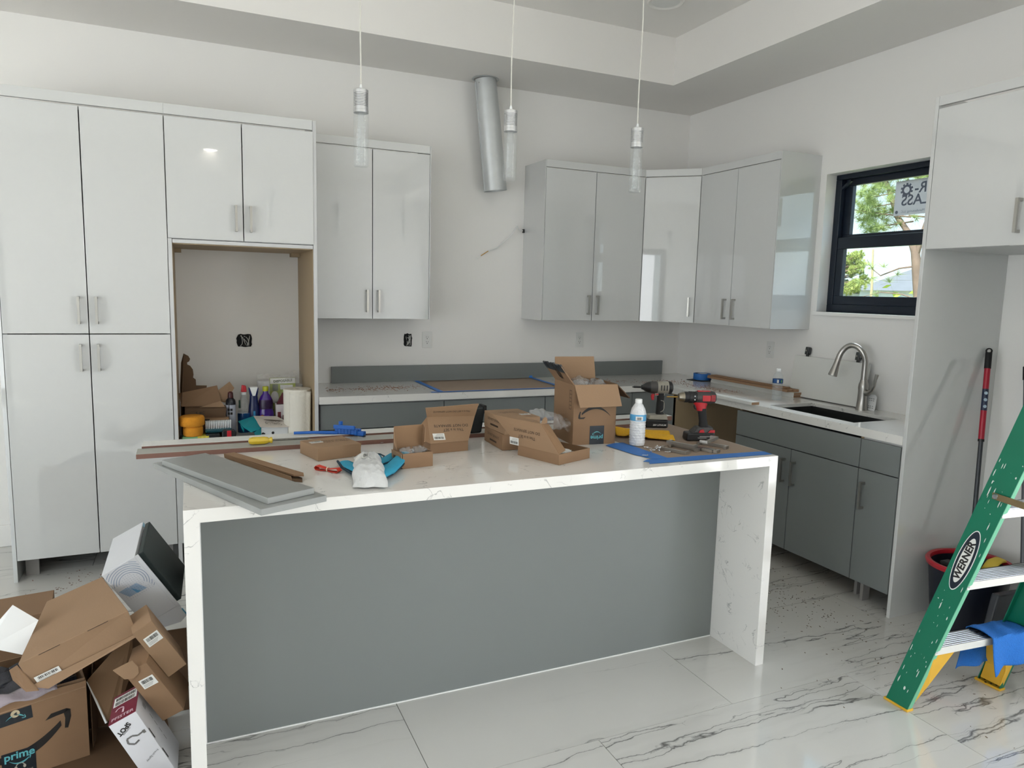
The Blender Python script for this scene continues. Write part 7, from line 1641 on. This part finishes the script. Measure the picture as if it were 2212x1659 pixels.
# leafy shrub at the right
t = thing('leafy_shrub', 'bright green leafy shrub at the lower right of the window view', 'shrub', (10.6, 5.0, -0.2))
r = random.Random(21); m = MB()
for i in range(1500):
    c = Vector((10.6+r.gauss(0, 0.45), 5.05+r.gauss(0, 0.40), r.uniform(0.2, 2.05)*r.uniform(0.75, 1))); d = Vector((r.gauss(0, 1), r.gauss(0, 1), r.gauss(0, 0.6))).normalized()*0.10; s_ = d.cross(Vector((r.gauss(0, 1), r.gauss(0, 1), r.gauss(0, 1)))).normalized()*0.035
    m.add([c-d, c+s_, c+d, c-s_], [(0, 1, 2, 3)])
o = m.build('leaves', LEAF, t); o['kind'] = 'stuff'
for k in range(5): MB().tube([(10.6+0.1*k-0.2, 5.05, -0.2), (10.6+0.2*k-0.4, 5.0+0.1*k, 0.8), (10.6+0.3*k-0.6, 5.0+0.14*k-0.2, 1.7)], [0.03, 0.022, 0.01], 6).build('stem', BARK, t)
# house across the road
HW = pm('house_wall', (226, 230, 234), 0.8, var=0.03, scale=0.5); HR = pm('roof_shingle', (120, 122, 128), 0.8, var=0.12, scale=1.5); HD = pm('house_dark', (96, 118, 146), 0.4); HG = pm('garage_white', (236, 236, 236), 0.6)
Rh = Matrix.Translation((52.5, 37.2, -0.2)) @ Matrix.Rotation(RAD(38), 4, 'Z')
t = thing('neighbour_house', 'pale single-storey house with a grey hipped roof across the road', 'house', mat4=Rh)
MB(Rh).box(-3, 3, -9, 4, 0, 2.7).build('wall', HW, t)
MB(Rh).add([(-3.6, -9.6, 2.65), (3.6, -9.6, 2.65), (3.6, 4.6, 2.65), (-3.6, 4.6, 2.65), (0, -5.5, 4.5), (0, 0.3, 4.5)], [(0, 1, 4), (1, 2, 5, 4), (2, 3, 5), (3, 0, 4, 5), (3, 2, 1, 0)]).build('roof', HR, t)
MB(Rh).box(-1.5, 3, 4.0, 8.5, 0, 2.4).build('wing_wall', HW, t)
MB(Rh).add([(-2.0, 3.6, 2.35), (3.4, 3.6, 2.35), (3.4, 9, 2.35), (-2.0, 9, 2.35), (0.7, 5.2, 3.3), (0.7, 7.2, 3.3)], [(0, 1, 4), (1, 2, 5, 4), (2, 3, 5), (3, 0, 4, 5), (3, 2, 1, 0)]).build('wing_roof', HR, t)
MB(Rh).box(-3.06, -2.98, -7.2, -2.4, 0.0, 2.2).build('garage_door', HG, t)
for k in range(3): MB(Rh).box(-3.10, -3.05, -7.2, -2.4, 0.52+0.55*k, 0.56+0.55*k).build('door_joint', HR, t)
for (y0, y1) in ((0.4, 1.6), ):
    f_ = MB(Rh).box(-3.08, -2.98, y0, y1, 0.9, 2.1).build('window', HW, t); MB(Rh).box(-3.10, -3.08, y0+0.1, y1-0.1, 1.0, 2.0).build('pane', HD, f_)
for (y0, y1) in ((4.7, 5.7), (6.6, 7.8)):
    f_ = MB(Rh).box(-1.58, -1.48, y0, y1, 0.5, 2.1).build('window', HW, t); MB(Rh).box(-1.60, -1.58, y0+0.1, y1-0.1, 0.6, 2.0).build('pane', HD, f_)
# white car in front of it
Rc = Matrix.Translation((44.0, 36.2, 0.0)) @ Matrix.Rotation(RAD(-52), 4, 'Z')
t = thing('parked_car', 'white car parked in front of the house across the road', 'car', mat4=Rc)
CW = pm('car_white', (236, 238, 240), 0.25)
MB(Rc).prism([(-2.2, 0.35), (2.2, 0.35), (2.25, 0.8), (2.1, 1.0), (1.2, 1.08), (0.7, 1.62), (-1.3, 1.70), (-2.0, 1.1), (-2.25, 1.0)], -0.85, 0.85, Mx).build('body', CW, t, bev=0.08)
MB(Rc).prism([(1.05, 1.12), (0.62, 1.55), (-0.2, 1.58), (-0.2, 1.12)], -0.87, 0.87, Mx).build('side_glass', HD, t); MB(Rc).prism([(-0.3, 1.12), (-0.3, 1.58), (-1.2, 1.60), (-1.65, 1.15)], -0.87, 0.87, Mx).build('side_glass', HD, t)
for x in (-1.4, 1.4):
    for y in (-0.8, 0.8): MB(Rc).lathe([(0.33, -0.1), (0.33, 0.1)], 20, Matrix.Translation((x, y, 0.33)) @ Matrix.Rotation(pi/2, 4, 'X')).build('wheel', BLACKR, t, smooth=40)
# utility pole and wire
t = thing('utility_pole', 'thin wooden utility pole with a wire beyond the garden', 'pole', (40, 31.0, -0.2))
MB().tube([(40, 31.05, -0.2), (40, 31.05, 2.5), (40.0, 31.22, 5.15)], [0.09, 0.085, 0.06], 10).build('post', pm('pole_wood', (176, 160, 130), 0.9, var=0.1), t, smooth=60)
MB().tube([(40, 41, 3.05), (40, 36, 2.95), (40, 31.05, 3.0), (40, 26, 3.0)], 0.012, 5).build('cable', pm('cable_grey', (120, 120, 120), 0.6), t)
